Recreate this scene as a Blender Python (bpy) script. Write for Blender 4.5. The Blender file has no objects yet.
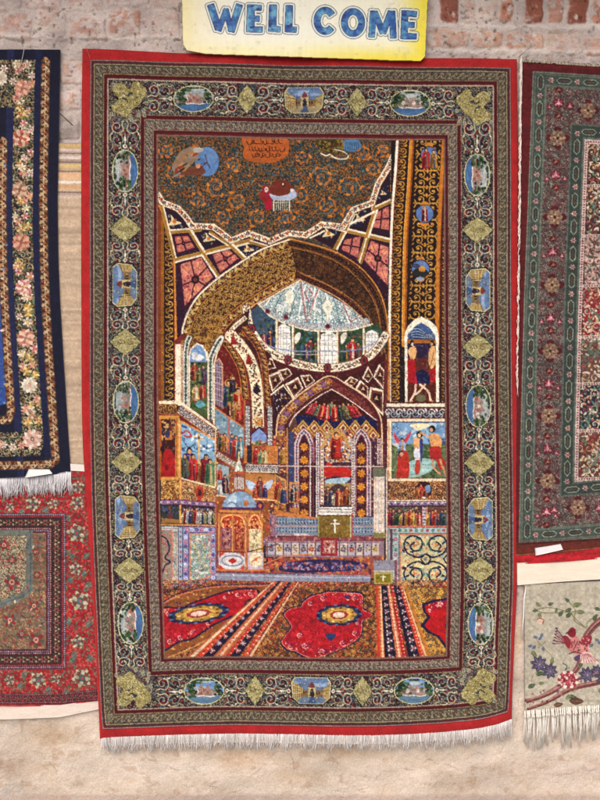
import bpy, bmesh, math, random
import numpy as np
from mathutils import Matrix, Vector
C = bpy.context.scene.collection
PI = math.pi
# ---------------------------------------------------------------- camera pose (fixed first: the wall is the plane y=0)
FPX, MMPX = 844.0, 0.0031
YAW, PITCH, ROLL = math.radians(-3.5), math.radians(-2.6), math.radians(-0.47)
DIST = FPX*MMPX
CAMH = 1.50
R3 = Matrix.Rotation(YAW, 3, 'Z') @ Matrix.Rotation(PI/2+PITCH, 3, 'X') @ Matrix.Rotation(ROLL, 3, 'Z')
fw = R3 @ Vector((0, 0, -1))
# the lens looks at the middle of the wall piece, x=0, z=CAMH
CAMP = Vector((0, 0, CAMH)) - fw*(DIST/(-(-fw.y)))*1.0 if fw.y > 0 else None
RN = np.array(R3)
CP = np.array(CAMP)
def W(px, py, h=0.0):
    """measured place (px across, py down, h metres out from the wall) -> metres on the wall"""
    px = np.asarray(px, float); py = np.asarray(py, float); h = np.asarray(h, float)
    d = np.stack([(px-300)/FPX, -(py-400)/FPX, -np.ones_like(px)], -1) @ RN.T
    # point on the wall plane first, then straight out along the wall's normal
    h0 = float(np.mean(h))           # measured on the sheet's own mean plane, then its ripples straight out along the normal
    t = (-h0-CP[1])/d[..., 1]
    p = CP + d*t[..., None]
    p[..., 1] -= h-h0
    return p
# ---------------------------------------------------------------- custom properties
def tag(o, label=None, cat=None, group=None, kind=None):
    if label: o['label'] = label
    if cat: o['category'] = cat
    if group: o['group'] = group
    if kind: o['kind'] = kind
    return o
def empty(name, loc):
    o = bpy.data.objects.new(name, None); C.objects.link(o); o.location = loc; o.empty_display_size = .1
    return o
def s2l(c):
    c = np.asarray(c, np.float32)/255.0
    return np.where(c <= .04045, c/12.92, ((np.maximum(c, 0)+.055)/1.055)**2.4)
ALB = 0.80          # photograph value -> base colour
# ---------------------------------------------------------------- noise
def vnoise(x, y, seed=0):
    xi = np.floor(x).astype(np.int64); yi = np.floor(y).astype(np.int64)
    xf = x-xi; yf = y-yi; xf = xf*xf*(3-2*xf); yf = yf*yf*(3-2*yf)
    def h(a, b):
        n = (a*374761393 + b*668265263 + seed*974634777) & 0xffffffff
        n = ((n ^ (n >> 13))*1274126177) & 0xffffffff
        return ((n ^ (n >> 16)) & 0xffff)/65535.0
    return (h(xi, yi)*(1-xf)+h(xi+1, yi)*xf)*(1-yf)+(h(xi, yi+1)*(1-xf)+h(xi+1, yi+1)*xf)*yf
def fbm(x, y, o=4, seed=0):
    s = 0; a = .5; t = 0
    for i in range(o):
        s = s+a*vnoise(x*2**i, y*2**i, seed+i*17); t += a; a *= .55
    return s/t
# ---------------------------------------------------------------- a weaver's chart: draws shapes into an array of knots
def cat(pts, n=8, closed=False):
    p = [np.array(q, float) for q in pts]
    if len(p) < 3: return [tuple(q) for q in p]
    out = []; m = len(p)
    rng = range(m) if closed else range(m-1)
    for i in rng:
        p0 = p[(i-1) % m] if (closed or i > 0) else 2*p[0]-p[1]
        p1 = p[i]; p2 = p[(i+1) % m]
        p3 = p[(i+2) % m] if (closed or i < m-2) else 2*p[-1]-p[-2]
        for k in range(n):
            t = k/n
            out.append(tuple(.5*((2*p1)+(-p0+p2)*t+(2*p0-5*p1+4*p2-p3)*t*t+(-p0+3*p1-3*p2+p3)*t**3)))
    if not closed: out.append(tuple(p[-1]))
    return out
class Cv:
    def __init__(s, x0, y0, x1, y1, r=4, bg=(0, 0, 0)):
        s.x0, s.y0, s.r = x0, y0, r
        s.w, s.h = int((x1-x0)*r), int((y1-y0)*r)
        s.im = np.zeros((s.h, s.w, 3), np.float32); s.im[:] = bg
        s.M = (1, 0, 0, 0, 1, 0); s.clip = None; s.rd = random.Random(5)
    def Z(s, ox=0, oy=0, k=1, ky=None):
        s.M = (1/k, 0, ox, 0, 1/(ky or k), oy)
    def F(s, cx, cy, ang=0, sx=1, sy=1):           # local frame at cx,cy
        c, n = math.cos(ang), math.sin(ang)
        s.M = (c*sx, -n*sy, cx, n*sx, c*sy, cy)
    def T(s, pts):
        a, b, c, d, e, f = s.M
        return [((a*x+b*y+c-s.x0)*s.r, (d*x+e*y+f-s.y0)*s.r) for x, y in pts]
    def box(s, xs, ys, pad=1):
        i0 = max(0, int(min(xs)-pad)); i1 = min(s.w, int(max(xs)+pad)+1)
        j0 = max(0, int(min(ys)-pad)); j1 = min(s.h, int(max(ys)+pad)+1)
        return i0, i1, j0, j1
    def mask(s, pts, raw=False):
        q = pts if raw else s.T(pts)
        xs = [p[0] for p in q]; ys = [p[1] for p in q]
        i0, i1, j0, j1 = s.box(xs, ys)
        if i1 <= i0 or j1 <= j0: return None
        X = np.arange(i0, i1)+.5; m = np.zeros((j1-j0, i1-i0), bool)
        Y = (np.arange(j0, j1)+.5)
        n = len(q)
        for k in range(n):
            xa, ya = q[k]; xb, yb = q[(k+1) % n]
            if ya == yb: continue
            rows = (Y > min(ya, yb)) & (Y <= max(ya, yb))
            if not rows.any(): continue
            xc = xa+(Y[rows]-ya)*(xb-xa)/(yb-ya)
            m[rows] ^= X[None, :] > xc[:, None]
        return m, i0, i1, j0, j1
    def put(s, m, i0, i1, j0, j1, col, a=1.0):
        if s.clip is not None: m = m*s.clip[j0:j1, i0:i1]
        m = (m.astype(np.float32)*a)[..., None]
        v = s.im[j0:j1, i0:i1]
        v += (np.asarray(col, np.float32)-v)*m
    def P(s, pts, col, a=1.0):
        r = s.mask(pts)
        if r: s.put(*r, col, a)
    def S(s, pts, col, a=1.0, n=8): s.P(cat(pts, n, True), col, a)
    def B(s, x0, y0, x1, y1, col, a=1.0): s.P([(x0, y0), (x1, y0), (x1, y1), (x0, y1)], col, a)
    def E(s, cx, cy, rx, ry, col, rot=0, a=1.0):
        c, n = math.cos(rot), math.sin(rot); k = 14 if rx*s.r*abs(s.M[0]+s.M[1]) < 12 else 30
        s.P([(cx+rx*math.cos(t)*c-ry*math.sin(t)*n, cy+rx*math.cos(t)*n+ry*math.sin(t)*c) for t in [2*PI*i/k for i in range(k)]], col, a)
    def L(s, pts, w, col, closed=False, a=1.0, w2=None, butt=False):
        q = s.T(pts)
        if closed: q = q+[q[0]]
        N = len(q)-1
        for k in range(N):
            (xa, ya), (xb, yb) = q[k], q[k+1]
            ww = w if w2 is None else w+(w2-w)*k/max(1, N-1)
            rr = ww*s.r/2
            i0, i1, j0, j1 = s.box((xa, xb), (ya, yb), rr+1)
            if i1 <= i0 or j1 <= j0: continue
            X = np.arange(i0, i1)+.5-xa; Y = (np.arange(j0, j1)+.5-ya)[:, None]
            dx, dy = xb-xa, yb-ya; L2 = dx*dx+dy*dy+1e-9
            tr = (X*dx+Y*dy)/L2
            t = np.clip(tr, 0, 1)
            d = (X-t*dx)**2+(Y-t*dy)**2
            mm = np.clip(rr+.5-np.sqrt(d), 0, 1)
            if butt and k == 0: mm = mm*(tr >= 0)
            if butt and k == N-1: mm = mm*(tr <= 1)
            s.put(mm, i0, i1, j0, j1, col, a)
    def K(s, pts, w, col, closed=False, n=8, a=1.0, w2=None): s.L(cat(pts, n, closed), w, col, closed, a, w2)
    def clipto(s, pts=None):
        if pts is None: s.clip = None; return
        r = s.mask(pts); s.clip = np.zeros((s.h, s.w), np.float32)
        if r:
            m, i0, i1, j0, j1 = r; s.clip[j0:j1, i0:i1] = m
    # ---- little ornaments -------------------------------------------------
    def along(s, pts, step, smooth=True, start=0):
        q = cat(pts, 10) if smooth else pts
        out = []; acc = start
        for k in range(len(q)-1):
            (xa, ya), (xb, yb) = q[k], q[k+1]
            d = math.hypot(xb-xa, yb-ya)
            if d < 1e-9: continue
            while acc <= d:
                t = acc/d; out.append((xa+(xb-xa)*t, ya+(yb-ya)*t, math.atan2(yb-ya, xb-xa))); acc += step
            acc -= d
        return out
    def curl(s, x, y, r, ang, hand, w, col, turns=1.15):
        p = []
        for i in range(11):
            t = i/10; rr = r*(1-t*.82); th = ang+hand*2*PI*turns*t
            p.append((x+rr*math.cos(th), y+rr*math.sin(th)))
        s.L(p, w, col, w2=w*.8)
    def arab(s, poly, bg, fgs, cell=5, w=.9, seed=1, leaf=.32, step=None):
        """scrolling arabesque filling a polygon: wandering stems with curls and leaves (cell in local units)"""
        s.clip2 = s.clip
        if bg is not None: s.P(poly, bg)
        old = s.clip
        r = s.mask(poly)
        if not r: return
        nc = np.zeros((s.h, s.w), np.float32); nc[r[3]:r[4], r[1]:r[2]] = r[0]
        s.clip = nc if old is None else nc*old
        rd = random.Random(seed)
        xs = [p[0] for p in poly]; ys = [p[1] for p in poly]
        y = min(ys); j = 0
        while y < max(ys)+cell:
            x = min(xs)+(cell/2 if j % 2 else 0); i = 0
            while x < max(xs)+cell:
                cx, cy = x+rd.uniform(-.12, .12)*cell, y+rd.uniform(-.12, .12)*cell
                hand = 1 if (i+j) % 2 else -1; a = rd.uniform(0, 2*PI)
                c1 = rd.choice(fgs)
                s.curl(cx, cy, cell*.56, a, hand, w, c1)
                for q in range(3):
                    th = a+hand*(q*1.9+.5); c2 = rd.choice(fgs)
                    lx, ly = cx+cell*.52*math.cos(th), cy+cell*.52*math.sin(th)
                    s.E(lx, ly, cell*leaf*.75, cell*leaf*.34, c2, th+hand*.9)
                s.E(cx, cy, cell*leaf*.38, cell*leaf*.38, rd.choice(fgs))
                x += cell*1.02; i += 1
            y += cell*.86; j += 1
        s.clip = old
    def rib(s, pts, w, bg, edge=None, kind='leaf', cols=((220, 190, 120),), step=4, sz=1.0, seed=0, smooth=True, ew=.7):
        """a ribbon along a path: edge lines, ground and a running motif; w in measured px"""
        rd = random.Random(seed)
        q = cat(pts, 8) if smooth else pts
        if edge is not None: s.L(q, w+2*ew, edge, butt=True)
        s.L(q, w, bg, butt=True)
        k = 1/math.hypot(s.M[0], s.M[3])
        for n, (x, y, a) in enumerate(s.along(pts, step*k, smooth)):
            sd = 1 if n % 2 else -1; nx, ny = -math.sin(a), math.cos(a)
            c = cols[n % len(cols)]; m = w*k
            if kind == 'leaf':
                s.E(x+nx*m*.13*sd, y+ny*m*.13*sd, m*.36*sz, m*.17*sz, c, a+sd*.75)
                s.E(x-nx*m*.26*sd, y-ny*m*.26*sd, m*.12*sz, m*.12*sz, cols[(n+1) % len(cols)])
            elif kind == 'bead':
                s.E(x, y, m*.40*sz, m*.28*sz, c, a); s.E(x, y, m*.13*sz, m*.1*sz, cols[(n+1) % len(cols)])
            elif kind == 'curl':
                s.curl(x+nx*m*.08*sd, y+ny*m*.08*sd, m*.34*sz, a, sd, max(.55, w*.12), c)
                s.E(x-nx*m*.34*sd, y-ny*m*.34*sd, m*.16*sz, m*.09*sz, cols[(n+1) % len(cols)], a+sd)
            elif kind == 'spot':
                for t in range(3):
                    s.E(x+rd.uniform(-.4, .4)*step*k+nx*m*rd.uniform(-.36, .36), y+rd.uniform(-.4, .4)*step*k+ny*m*rd.uniform(-.36, .36), m*.11*sz, m*.08*sz, rd.choice(cols), rd.uniform(0, 3))
            elif kind == 'flower':
                for t in range(5):
                    th = t*2*PI/5+n; s.E(x+math.cos(th)*m*.24*sz, y+math.sin(th)*m*.24*sz, m*.15*sz, m*.13*sz, c)
                s.E(x, y, m*.12*sz, m*.12*sz, cols[(n+1) % len(cols)])
    def speck(s, poly, cols, n, r=.6, seed=0, rot=True):
        rd = random.Random(seed); old = s.clip
        rr = s.mask(poly)
        if not rr: return
        nc = np.zeros((s.h, s.w), np.float32); nc[rr[3]:rr[4], rr[1]:rr[2]] = rr[0]
        s.clip = nc if old is None else nc*old
        xs = [p[0] for p in poly]; ys = [p[1] for p in poly]
        for i in range(n):
            s.E(rd.uniform(min(xs), max(xs)), rd.uniform(min(ys), max(ys)), r*rd.uniform(.7, 1.8), r*rd.uniform(.5, 1), rd.choice(cols), rd.uniform(0, 3))
        s.clip = old
    def flow(s, x, y, r, cols, n=8, rot=0, core=None):
        for k in range(n):
            th = rot+2*PI*k/n
            s.E(x+.62*r*math.cos(th), y+.62*r*math.sin(th), r*.40, r*.24, cols[k % len(cols)], th)
        s.E(x, y, r*.34, r*.34, core or cols[-1]); s.E(x, y, r*.16, r*.16, cols[0])
    def fig(s, x, y, h, robe, robe2=None, skin=(205, 150, 115), hair=(45, 25, 22), halo=None, lean=0):
        """woven figure standing with its feet at x,y"""
        w = h*.2; l = lean*h
        s.S([(x-w, y), (x-w*.95+l*.4, y-h*.4), (x-w*.8+l*.8, y-h*.76), (x+l*.9, y-h*.84), (x+w*.8+l*.8, y-h*.74), (x+w*.9+l*.4, y-h*.35), (x+w*1.1, y)], robe, n=4)
        v = int(abs(x*7.3+y*3.1+h*5)) % 6
        alt = ((206, 196, 176), (60, 56, 96), (176, 120, 60), (96, 40, 48), (70, 96, 84), (214, 168, 110))[v]
        d_ = tuple(np.array(robe)*.62)
        s.S([(x-w, y), (x-w*.9+l*.4, y-h*.4), (x-w*.62+l*.8, y-h*.74), (x-w*.3+l*.6, y-h*.5), (x-w*.45, y)], d_, n=4)
        if robe2 is None and h > 6: s.S([(x+w*.05, y), (x+w*.02+l*.5, y-h*.45), (x+w*.12+l*.8, y-h*.74), (x+w*.42+l*.6, y-h*.5), (x+w*.5, y)], alt, n=4)
        if robe2: s.S([(x-w*.2, y), (x+l*.6, y-h*.6), (x+w*.8+l*.8, y-h*.72), (x+w*.9, y-h*.2), (x+w*.7, y)], robe2, n=4)
        s.L([(x-w*.3, y-h*.1), (x-w*.1+l*.7, y-h*.6)], .45, tuple(np.array(robe)*.5)); s.L([(x+w*.4, y-h*.1), (x+w*.3+l*.7, y-h*.5)], .4, tuple(np.minimum(np.array(robe)*1.35+15, 255)))
        if halo: s.E(x+l, y-h*.88, h*.15, h*.15, halo)
        s.E(x+l, y-h*.90, h*.095, h*.11, hair); s.E(x+l+h*.012, y-h*.875, h*.066, h*.08, skin)
        sd = 1 if v % 2 else -1
        s.L([(x+sd*w*.7+l*.8, y-h*.68), (x+sd*w*1.05+l*.6, y-h*.5), (x+sd*w*.25+l*.6, y-h*(.44+.04*v))], .75, tuple(np.minimum(np.array(robe)*1.2+8, 255)))
        s.E(x+sd*w*.2+l*.6, y-h*(.45+.04*v), h*.045, h*.035, skin)
        s.L([(x-w*.3+l*.8, y-h*.74), (x+w*.3+l*.8, y-h*.73)], .5, alt); s.L([(x-w*.9, y-h*.015), (x+w*.95, y-h*.015)], .45, d_)
    def knots(s, amp=7, abrash=5, seed=3, mott=.5, mute=.14):
        g = np.random.default_rng(seed)
        n = g.normal(0, 1, (s.h, s.w)).astype(np.float32)
        s.im *= (1+n*amp/100)[..., None]
        rw = np.interp(np.arange(s.h), np.arange(0, s.h+9, 9), g.normal(0, 1, s.h//9+2)[:len(np.arange(0, s.h+9, 9))])
        s.im *= (1+rw*abrash/100)[:, None, None].astype(np.float32)
        if mott:      # every dye lot takes a little differently, clump by clump
            yy, xx = np.mgrid[0:s.h:2, 0:s.w:2]
            m = fbm(xx/9., yy/9., 3, seed+40)-.5; m2 = fbm(xx/5., yy/5., 2, seed+60)-.5
            m = np.repeat(np.repeat(m, 2, 0), 2, 1)[:s.h, :s.w]; m2 = np.repeat(np.repeat(m2, 2, 0), 2, 1)[:s.h, :s.w]
            s.im *= (1+m*mott)[..., None]; s.im[..., 0] += m2*mott*26; s.im[..., 2] -= m2*mott*26
        if mute:
            g = s.im.mean(-1, keepdims=True); s.im += (g*.93+9-s.im)*mute
        s.im = np.clip(s.im, 0, 255)
    def sample(s, px, py, j=0):
        """mean colour of the chart round each measured place"""
        if j:
            g = np.random.default_rng(7); px = px+g.normal(0, j, px.shape); py = py+g.normal(0, j, px.shape)
        fx = np.clip((px-s.x0)*s.r-.5, 0, s.w-2); fy = np.clip((py-s.y0)*s.r-.5, 0, s.h-2)
        i = fx.astype(int); j = fy.astype(int); a = (fx-i)[..., None]; b = (fy-j)[..., None]
        m = s.im
        return (m[j, i]*(1-a)+m[j, i+1]*a)*(1-b)+(m[j+1, i]*(1-a)+m[j+1, i+1]*a)*b
# ---------------------------------------------------------------- meshes
def grid_mesh(name, PX, PY, H, col, mat, parent=None, keep=None, thick=.008, smooth=True, alb=None):
    """a sheet of knots: PX,PY measured places, H metres off the wall, col sRGB per vertex; closed with side walls and a back"""
    ny, nx = PX.shape
    co = W(PX, PY, H).reshape(-1, 3)
    idx = np.arange(ny*nx).reshape(ny, nx)
    if keep is None: keep = np.ones((ny-1, nx-1), bool)
    q = np.stack([idx[:-1, :-1], idx[1:, :-1], idx[1:, 1:], idx[:-1, 1:]], -1)
    f = q[keep]
    # side walls: every edge of the kept cells that has no kept neighbour, drawn back by `thick`
    kp = np.pad(keep, 1)
    ed = []
    up = keep & ~kp[:-2, 1:-1]; dn = keep & ~kp[2:, 1:-1]; lf = keep & ~kp[1:-1, :-2]; rt = keep & ~kp[1:-1, 2:]
    ed.append(np.stack([idx[:-1, 1:][up], idx[:-1, :-1][up]], -1)); ed.append(np.stack([idx[1:, :-1][dn], idx[1:, 1:][dn]], -1))
    ed.append(np.stack([idx[:-1, :-1][lf], idx[1:, :-1][lf]], -1)); ed.append(np.stack([idx[1:, 1:][rt], idx[:-1, 1:][rt]], -1))
    ed = np.concatenate(ed)
    uq, inv = np.unique(ed.ravel(), return_inverse=True)
    back = co[uq].copy(); back[:, 1] += thick
    bi = inv.reshape(-1, 2)+len(co)
    sw = np.stack([ed[:, 0], bi[:, 0], bi[:, 1], ed[:, 1]], -1)[:, ::-1]
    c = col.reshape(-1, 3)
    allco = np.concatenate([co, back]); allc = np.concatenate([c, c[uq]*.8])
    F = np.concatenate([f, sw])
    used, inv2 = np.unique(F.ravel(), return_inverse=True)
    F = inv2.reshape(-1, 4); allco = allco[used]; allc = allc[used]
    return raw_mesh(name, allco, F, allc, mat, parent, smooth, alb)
def raw_mesh(name, co, F, c, mat, parent=None, smooth=True, alb=None):
    me = bpy.data.meshes.new(name)
    org = np.array(parent.location) if parent is not None else np.zeros(3)
    me.vertices.add(len(co)); me.vertices.foreach_set('co', (co-org).astype(np.float32).ravel())
    k = F.shape[1]
    me.loops.add(F.size); me.loops.foreach_set('vertex_index', F.astype(np.int32).ravel())
    me.polygons.add(len(F)); me.polygons.foreach_set('loop_start', np.arange(0, F.size, k, dtype=np.int32))
    try: me.polygons.foreach_set('loop_total', np.full(len(F), k, np.int32))
    except Exception: pass
    me.polygons.foreach_set('use_smooth', np.full(len(F), smooth, bool))
    me.update(calc_edges=True)
    if c is not None:
        a = me.color_attributes.new('yarn', 'FLOAT_COLOR', 'POINT')
        lin = s2l(c)*(alb or ALB)
        a.data.foreach_set('color', np.concatenate([lin, np.ones((len(lin), 1))], 1).astype(np.float32).ravel())
    me.materials.append(mat)
    o = bpy.data.objects.new(name, me); C.objects.link(o)
    if parent is not None: o.parent = parent
    return o
def mat_yarn(name, rough=.9, sheen=.25, grain=900, gamt=.16, bump=.25, bscale=1400, spec=.2, bdist=.0006):
    m = bpy.data.materials.new(name); m.use_nodes = True
    nt = m.node_tree; N = nt.nodes; B = N['Principled BSDF']
    at = N.new('ShaderNodeAttribute'); at.attribute_name = 'yarn'
    tc = N.new('ShaderNodeTexCoord')
    nz = N.new('ShaderNodeTexNoise'); nz.inputs['Scale'].default_value = grain; nz.inputs['Detail'].default_value = 2
    nt.links.new(tc.outputs['Object'], nz.inputs['Vector'])
    mr = N.new('ShaderNodeMapRange'); mr.inputs['From Min'].default_value = .3; mr.inputs['From Max'].default_value = .7
    mr.inputs['To Min'].default_value = 1-gamt; mr.inputs['To Max'].default_value = 1+gamt
    nt.links.new(nz.outputs['Fac'], mr.inputs['Value'])
    mx = N.new('ShaderNodeVectorMath'); mx.operation = 'SCALE'
    nt.links.new(at.outputs['Color'], mx.inputs[0]); nt.links.new(mr.outputs['Result'], mx.inputs['Scale'])
    nt.links.new(mx.outputs['Vector'], B.inputs['Base Color'])
    B.inputs['Roughness'].default_value = rough; B.inputs['Specular IOR Level'].default_value = spec
    B.inputs['Sheen Weight'].default_value = sheen; B.inputs['Sheen Roughness'].default_value = .45
    n2 = N.new('ShaderNodeTexNoise'); n2.inputs['Scale'].default_value = bscale; n2.inputs['Detail'].default_value = 3
    nt.links.new(tc.outputs['Object'], n2.inputs['Vector'])
    bp = N.new('ShaderNodeBump'); bp.inputs['Strength'].default_value = bump; bp.inputs['Distance'].default_value = bdist
    nt.links.new(n2.outputs['Fac'], bp.inputs['Height']); nt.links.new(bp.outputs['Normal'], B.inputs['Normal'])
    return m
def strands(name, pts, mat, parent, seed=0):
    """fringe: each strand a little four-sided cord following a list of (px,py,h,r_m) stations"""
    V = []; F = []; cc = []
    for st, colr in pts:
        a = np.array(st); p = W(a[:, 0], a[:, 1], a[:, 2]); b = len(V)
        for k in range(len(a)):
            r = a[k, 3]
            for dx, dy in ((-r, 0), (0, -r), (r, 0), (0, r)):
                V.append((p[k, 0]+dx, p[k, 1]+dy, p[k, 2])); cc.append(colr)
        for k in range(len(a)-1):
            for q in range(4):
                i = b+4*k+q; j = b+4*k+(q+1) % 4
                F.append((i, i+4, j+4, j))
        F.append((b, b+1, b+2, b+3)); e = b+4*(len(a)-1); F.append((e+3, e+2, e+1, e))
    return raw_mesh(name, np.array(V), np.array(F), np.array(cc, float), mat, parent, True)
SUN_E, SKY_E, EXPO = 2.0, 0.12, 0.38
SHADE_H, SHADE_D = .35, .45  # height and depth of the added, unseen shading boards
# ================================================================ MAIN CARPET: chart
T0 = [(82, 48), (180, 52), (300, 55.5), (430, 57.5), (518, 58)]          # outer edge, top
B0 = [(100, 738.5), (125, 737), (200, 735), (300, 734.5), (400, 735), (460, 731.5), (495, 726), (512, 721)]
L0 = [(82, 48), (81, 150), (81, 300), (82, 430), (86, 500), (92.5, 600), (98, 700), (100, 738.5)]
R0 = [(518, 58), (520, 200), (520.5, 300), (520, 400), (519, 560), (515.5, 640), (513, 690), (512, 721)]
T1 = [(90.5, 60), (180, 62), (300, 65), (430, 67), (511, 67.5)]          # where the red ends
B1 = [(103, 728), (125, 727.5), (200, 725), (300, 724.5), (400, 724.5), (460, 721), (490, 716.5), (508, 711)]
L1 = [(90.5, 60), (90, 150), (90, 300), (90, 400), (91.7, 500), (95.7, 600), (100.5, 700), (103, 728)]
R1 = [(511, 67.5), (511.5, 200), (511.5, 300), (512.5, 400), (514, 560), (511.5, 640), (509.5, 690), (508, 711)]
def sampler(poly):
    q = np.array(cat(poly, 12)); d = np.concatenate([[0], np.cumsum(np.hypot(*np.diff(q, axis=0).T))]); d /= d[-1]
    return lambda t: np.stack([np.interp(t, d, q[:, 0]), np.interp(t, d, q[:, 1])], -1)
def coons(T, B, L, R):
    t_, b_, l_, r_ = map(sampler, (T, B, L, R))
    P00, P10, P01, P11 = map(np.array, (T[0], T[-1], B[0], B[-1]))
    def f(u, v):
        u = np.asarray(u, float); v = np.asarray(v, float); U = u[..., None]; V = v[..., None]
        return (1-V)*t_(u)+V*b_(u)+(1-U)*l_(v)+U*r_(v)-((1-U)*(1-V)*P00+U*(1-V)*P10+(1-U)*V*P01+U*V*P11)
    return f
CM = coons(T1, B1, L1, R1)
UW, VH = 421.0, 662.0
# ring offsets: from left/right, top, bottom
RX = dict(dk=0, ln=3.6, g1=4.4, m1=13.2, l2=17.2, mb=18.4, m2=50.5, g2=54.8, m3=63.3, fd=67.4)
RT = dict(dk=0, ln=3.8, g1=4.6, m1=13.6, l2=18.2, mb=19.6, m2=53.6, g2=58.2, m3=68.3, fd=73.6)
RB = dict(dk=0, ln=3.6, g1=4.4, m1=13.8, l2=17.8, mb=18.8, m2=51.0, g2=55.6, m3=63.8, fd=67.6)
def ring(k, off=0, n=40):
    x0, x1, y0, y1 = RX[k]+off, UW-RX[k]-off, RT[k]+off, VH-RB[k]-off
    p = [(x0+(x1-x0)*i/n, y0) for i in range(n)]+[(x1, y0+(y1-y0)*i/n) for i in range(n)]
    p += [(x1-(x1-x0)*i/n, y1) for i in range(n)]+[(x0, y1-(y1-y0)*i/n) for i in range(n)]
    a = np.array(p); q = CM(a[:, 0]/UW, a[:, 1]/VH)
    return [tuple(t) for t in q]
cv = Cv(76, 42, 526, 746, 4, (165, 20, 30))
MAR = (96, 28, 38); CRM = (196, 184, 150); INK = (28, 20, 30)
cv.Z()
cv.P(ring('dk'), (62, 50, 52)); cv.L(ring('dk', .5), .8, (150, 135, 130), True); cv.L(ring('dk', 2.2), .8, (104, 40, 48), True)
cv.P(ring('ln'), (165, 150, 115)); cv.P(ring('g1'), (84, 76, 64))
cv.P(ring('m1'), (150, 136, 100)); cv.P(ring('m1', .6), MAR); cv.L(ring('m1', 2.1), .7, (60, 24, 34), True); cv.P(ring('l2'), (178, 160, 140)); cv.P(ring('mb'), INK)
# guard bands: tiny scrolling stem of grey green on dark
def guard(k0, k1, seed, cols, bg, tcols):
    rd = random.Random(seed)
    for side in range(4):
        def pt(s, t):
            o = lambda D: D[k0]+(D[k1]-D[k0])*t
            if side == 0: return (o(RX)+(UW-2*o(RX))*s, o(RT))
            if side == 1: return (UW-o(RX), o(RT)+(VH-o(RT)-o(RB))*s)
            if side == 2: return (UW-o(RX)-(UW-2*o(RX))*s, VH-o(RB))
            return (o(RX), VH-o(RB)-(VH-o(RT)-o(RB))*s)
        n = 120 if side % 2 == 0 else 190
        def q(L): a = np.array([pt(*p) for p in L]); return [tuple(t) for t in CM(a[:, 0]/UW, a[:, 1]/VH)]
        for i in range(n):
            s = (i+.5)/n; d = 1 if i % 2 else -1; e = 1/n
            c = cols[i % len(cols)]
            cv.L(q([(s-e*.5, .5+.3*d), (s-e*.2, .5+.05*d), (s+e*.1, .5-.32*d), (s+e*.45, .5-.2*d)]), .7, c)
            cv.L(q([(s-e*.1, .5+.25*d), (s+e*.25, .5+.36*d)]), .75, tcols[i % len(tcols)])
            x, y = q([(s, .5-.05*d)])[0]; cv.E(x, y, .6, .6, tcols[(i*7) % len(tcols)])
            for m in range(4):
                x, y = q([(s+rd.uniform(-.5, .5)*e, rd.uniform(.04, .96))])[0]; cv.E(x, y, .65, .45, (cols+tcols)[(i*3+m*2) % (len(cols)+len(tcols))])
guard('g1', 'm1', 1, [(146, 136, 112), (128, 122, 102), (156, 142, 116)], None, [(80, 92, 92), (120, 60, 50), (52, 40, 42), (150, 140, 110)])
cv.P(ring('m2', -.6), (165, 150, 115)); cv.P(ring('m2'), MAR); cv.L(ring('m2', 2.1), .7, (60, 24, 34), True)
cv.P(ring('g2', -.5), (165, 150, 125)); cv.P(ring('g2'), (96, 84, 76))
guard('g2', 'm3', 2, [(165, 152, 125), (150, 142, 122), (140, 128, 118)], None, [(90, 100, 112), (112, 60, 58), (52, 40, 46), (170, 150, 130)])
cv.P(ring('m3', -.4), (170, 150, 125)); cv.P(ring('m3'), (100, 34, 40)); cv.L(ring('m3', 1.8), .8, (58, 26, 36), True); cv.L(ring('fd', -.5), .8, (140, 110, 95), True)
cv.P(ring('fd'), (50, 44, 50))
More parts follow.
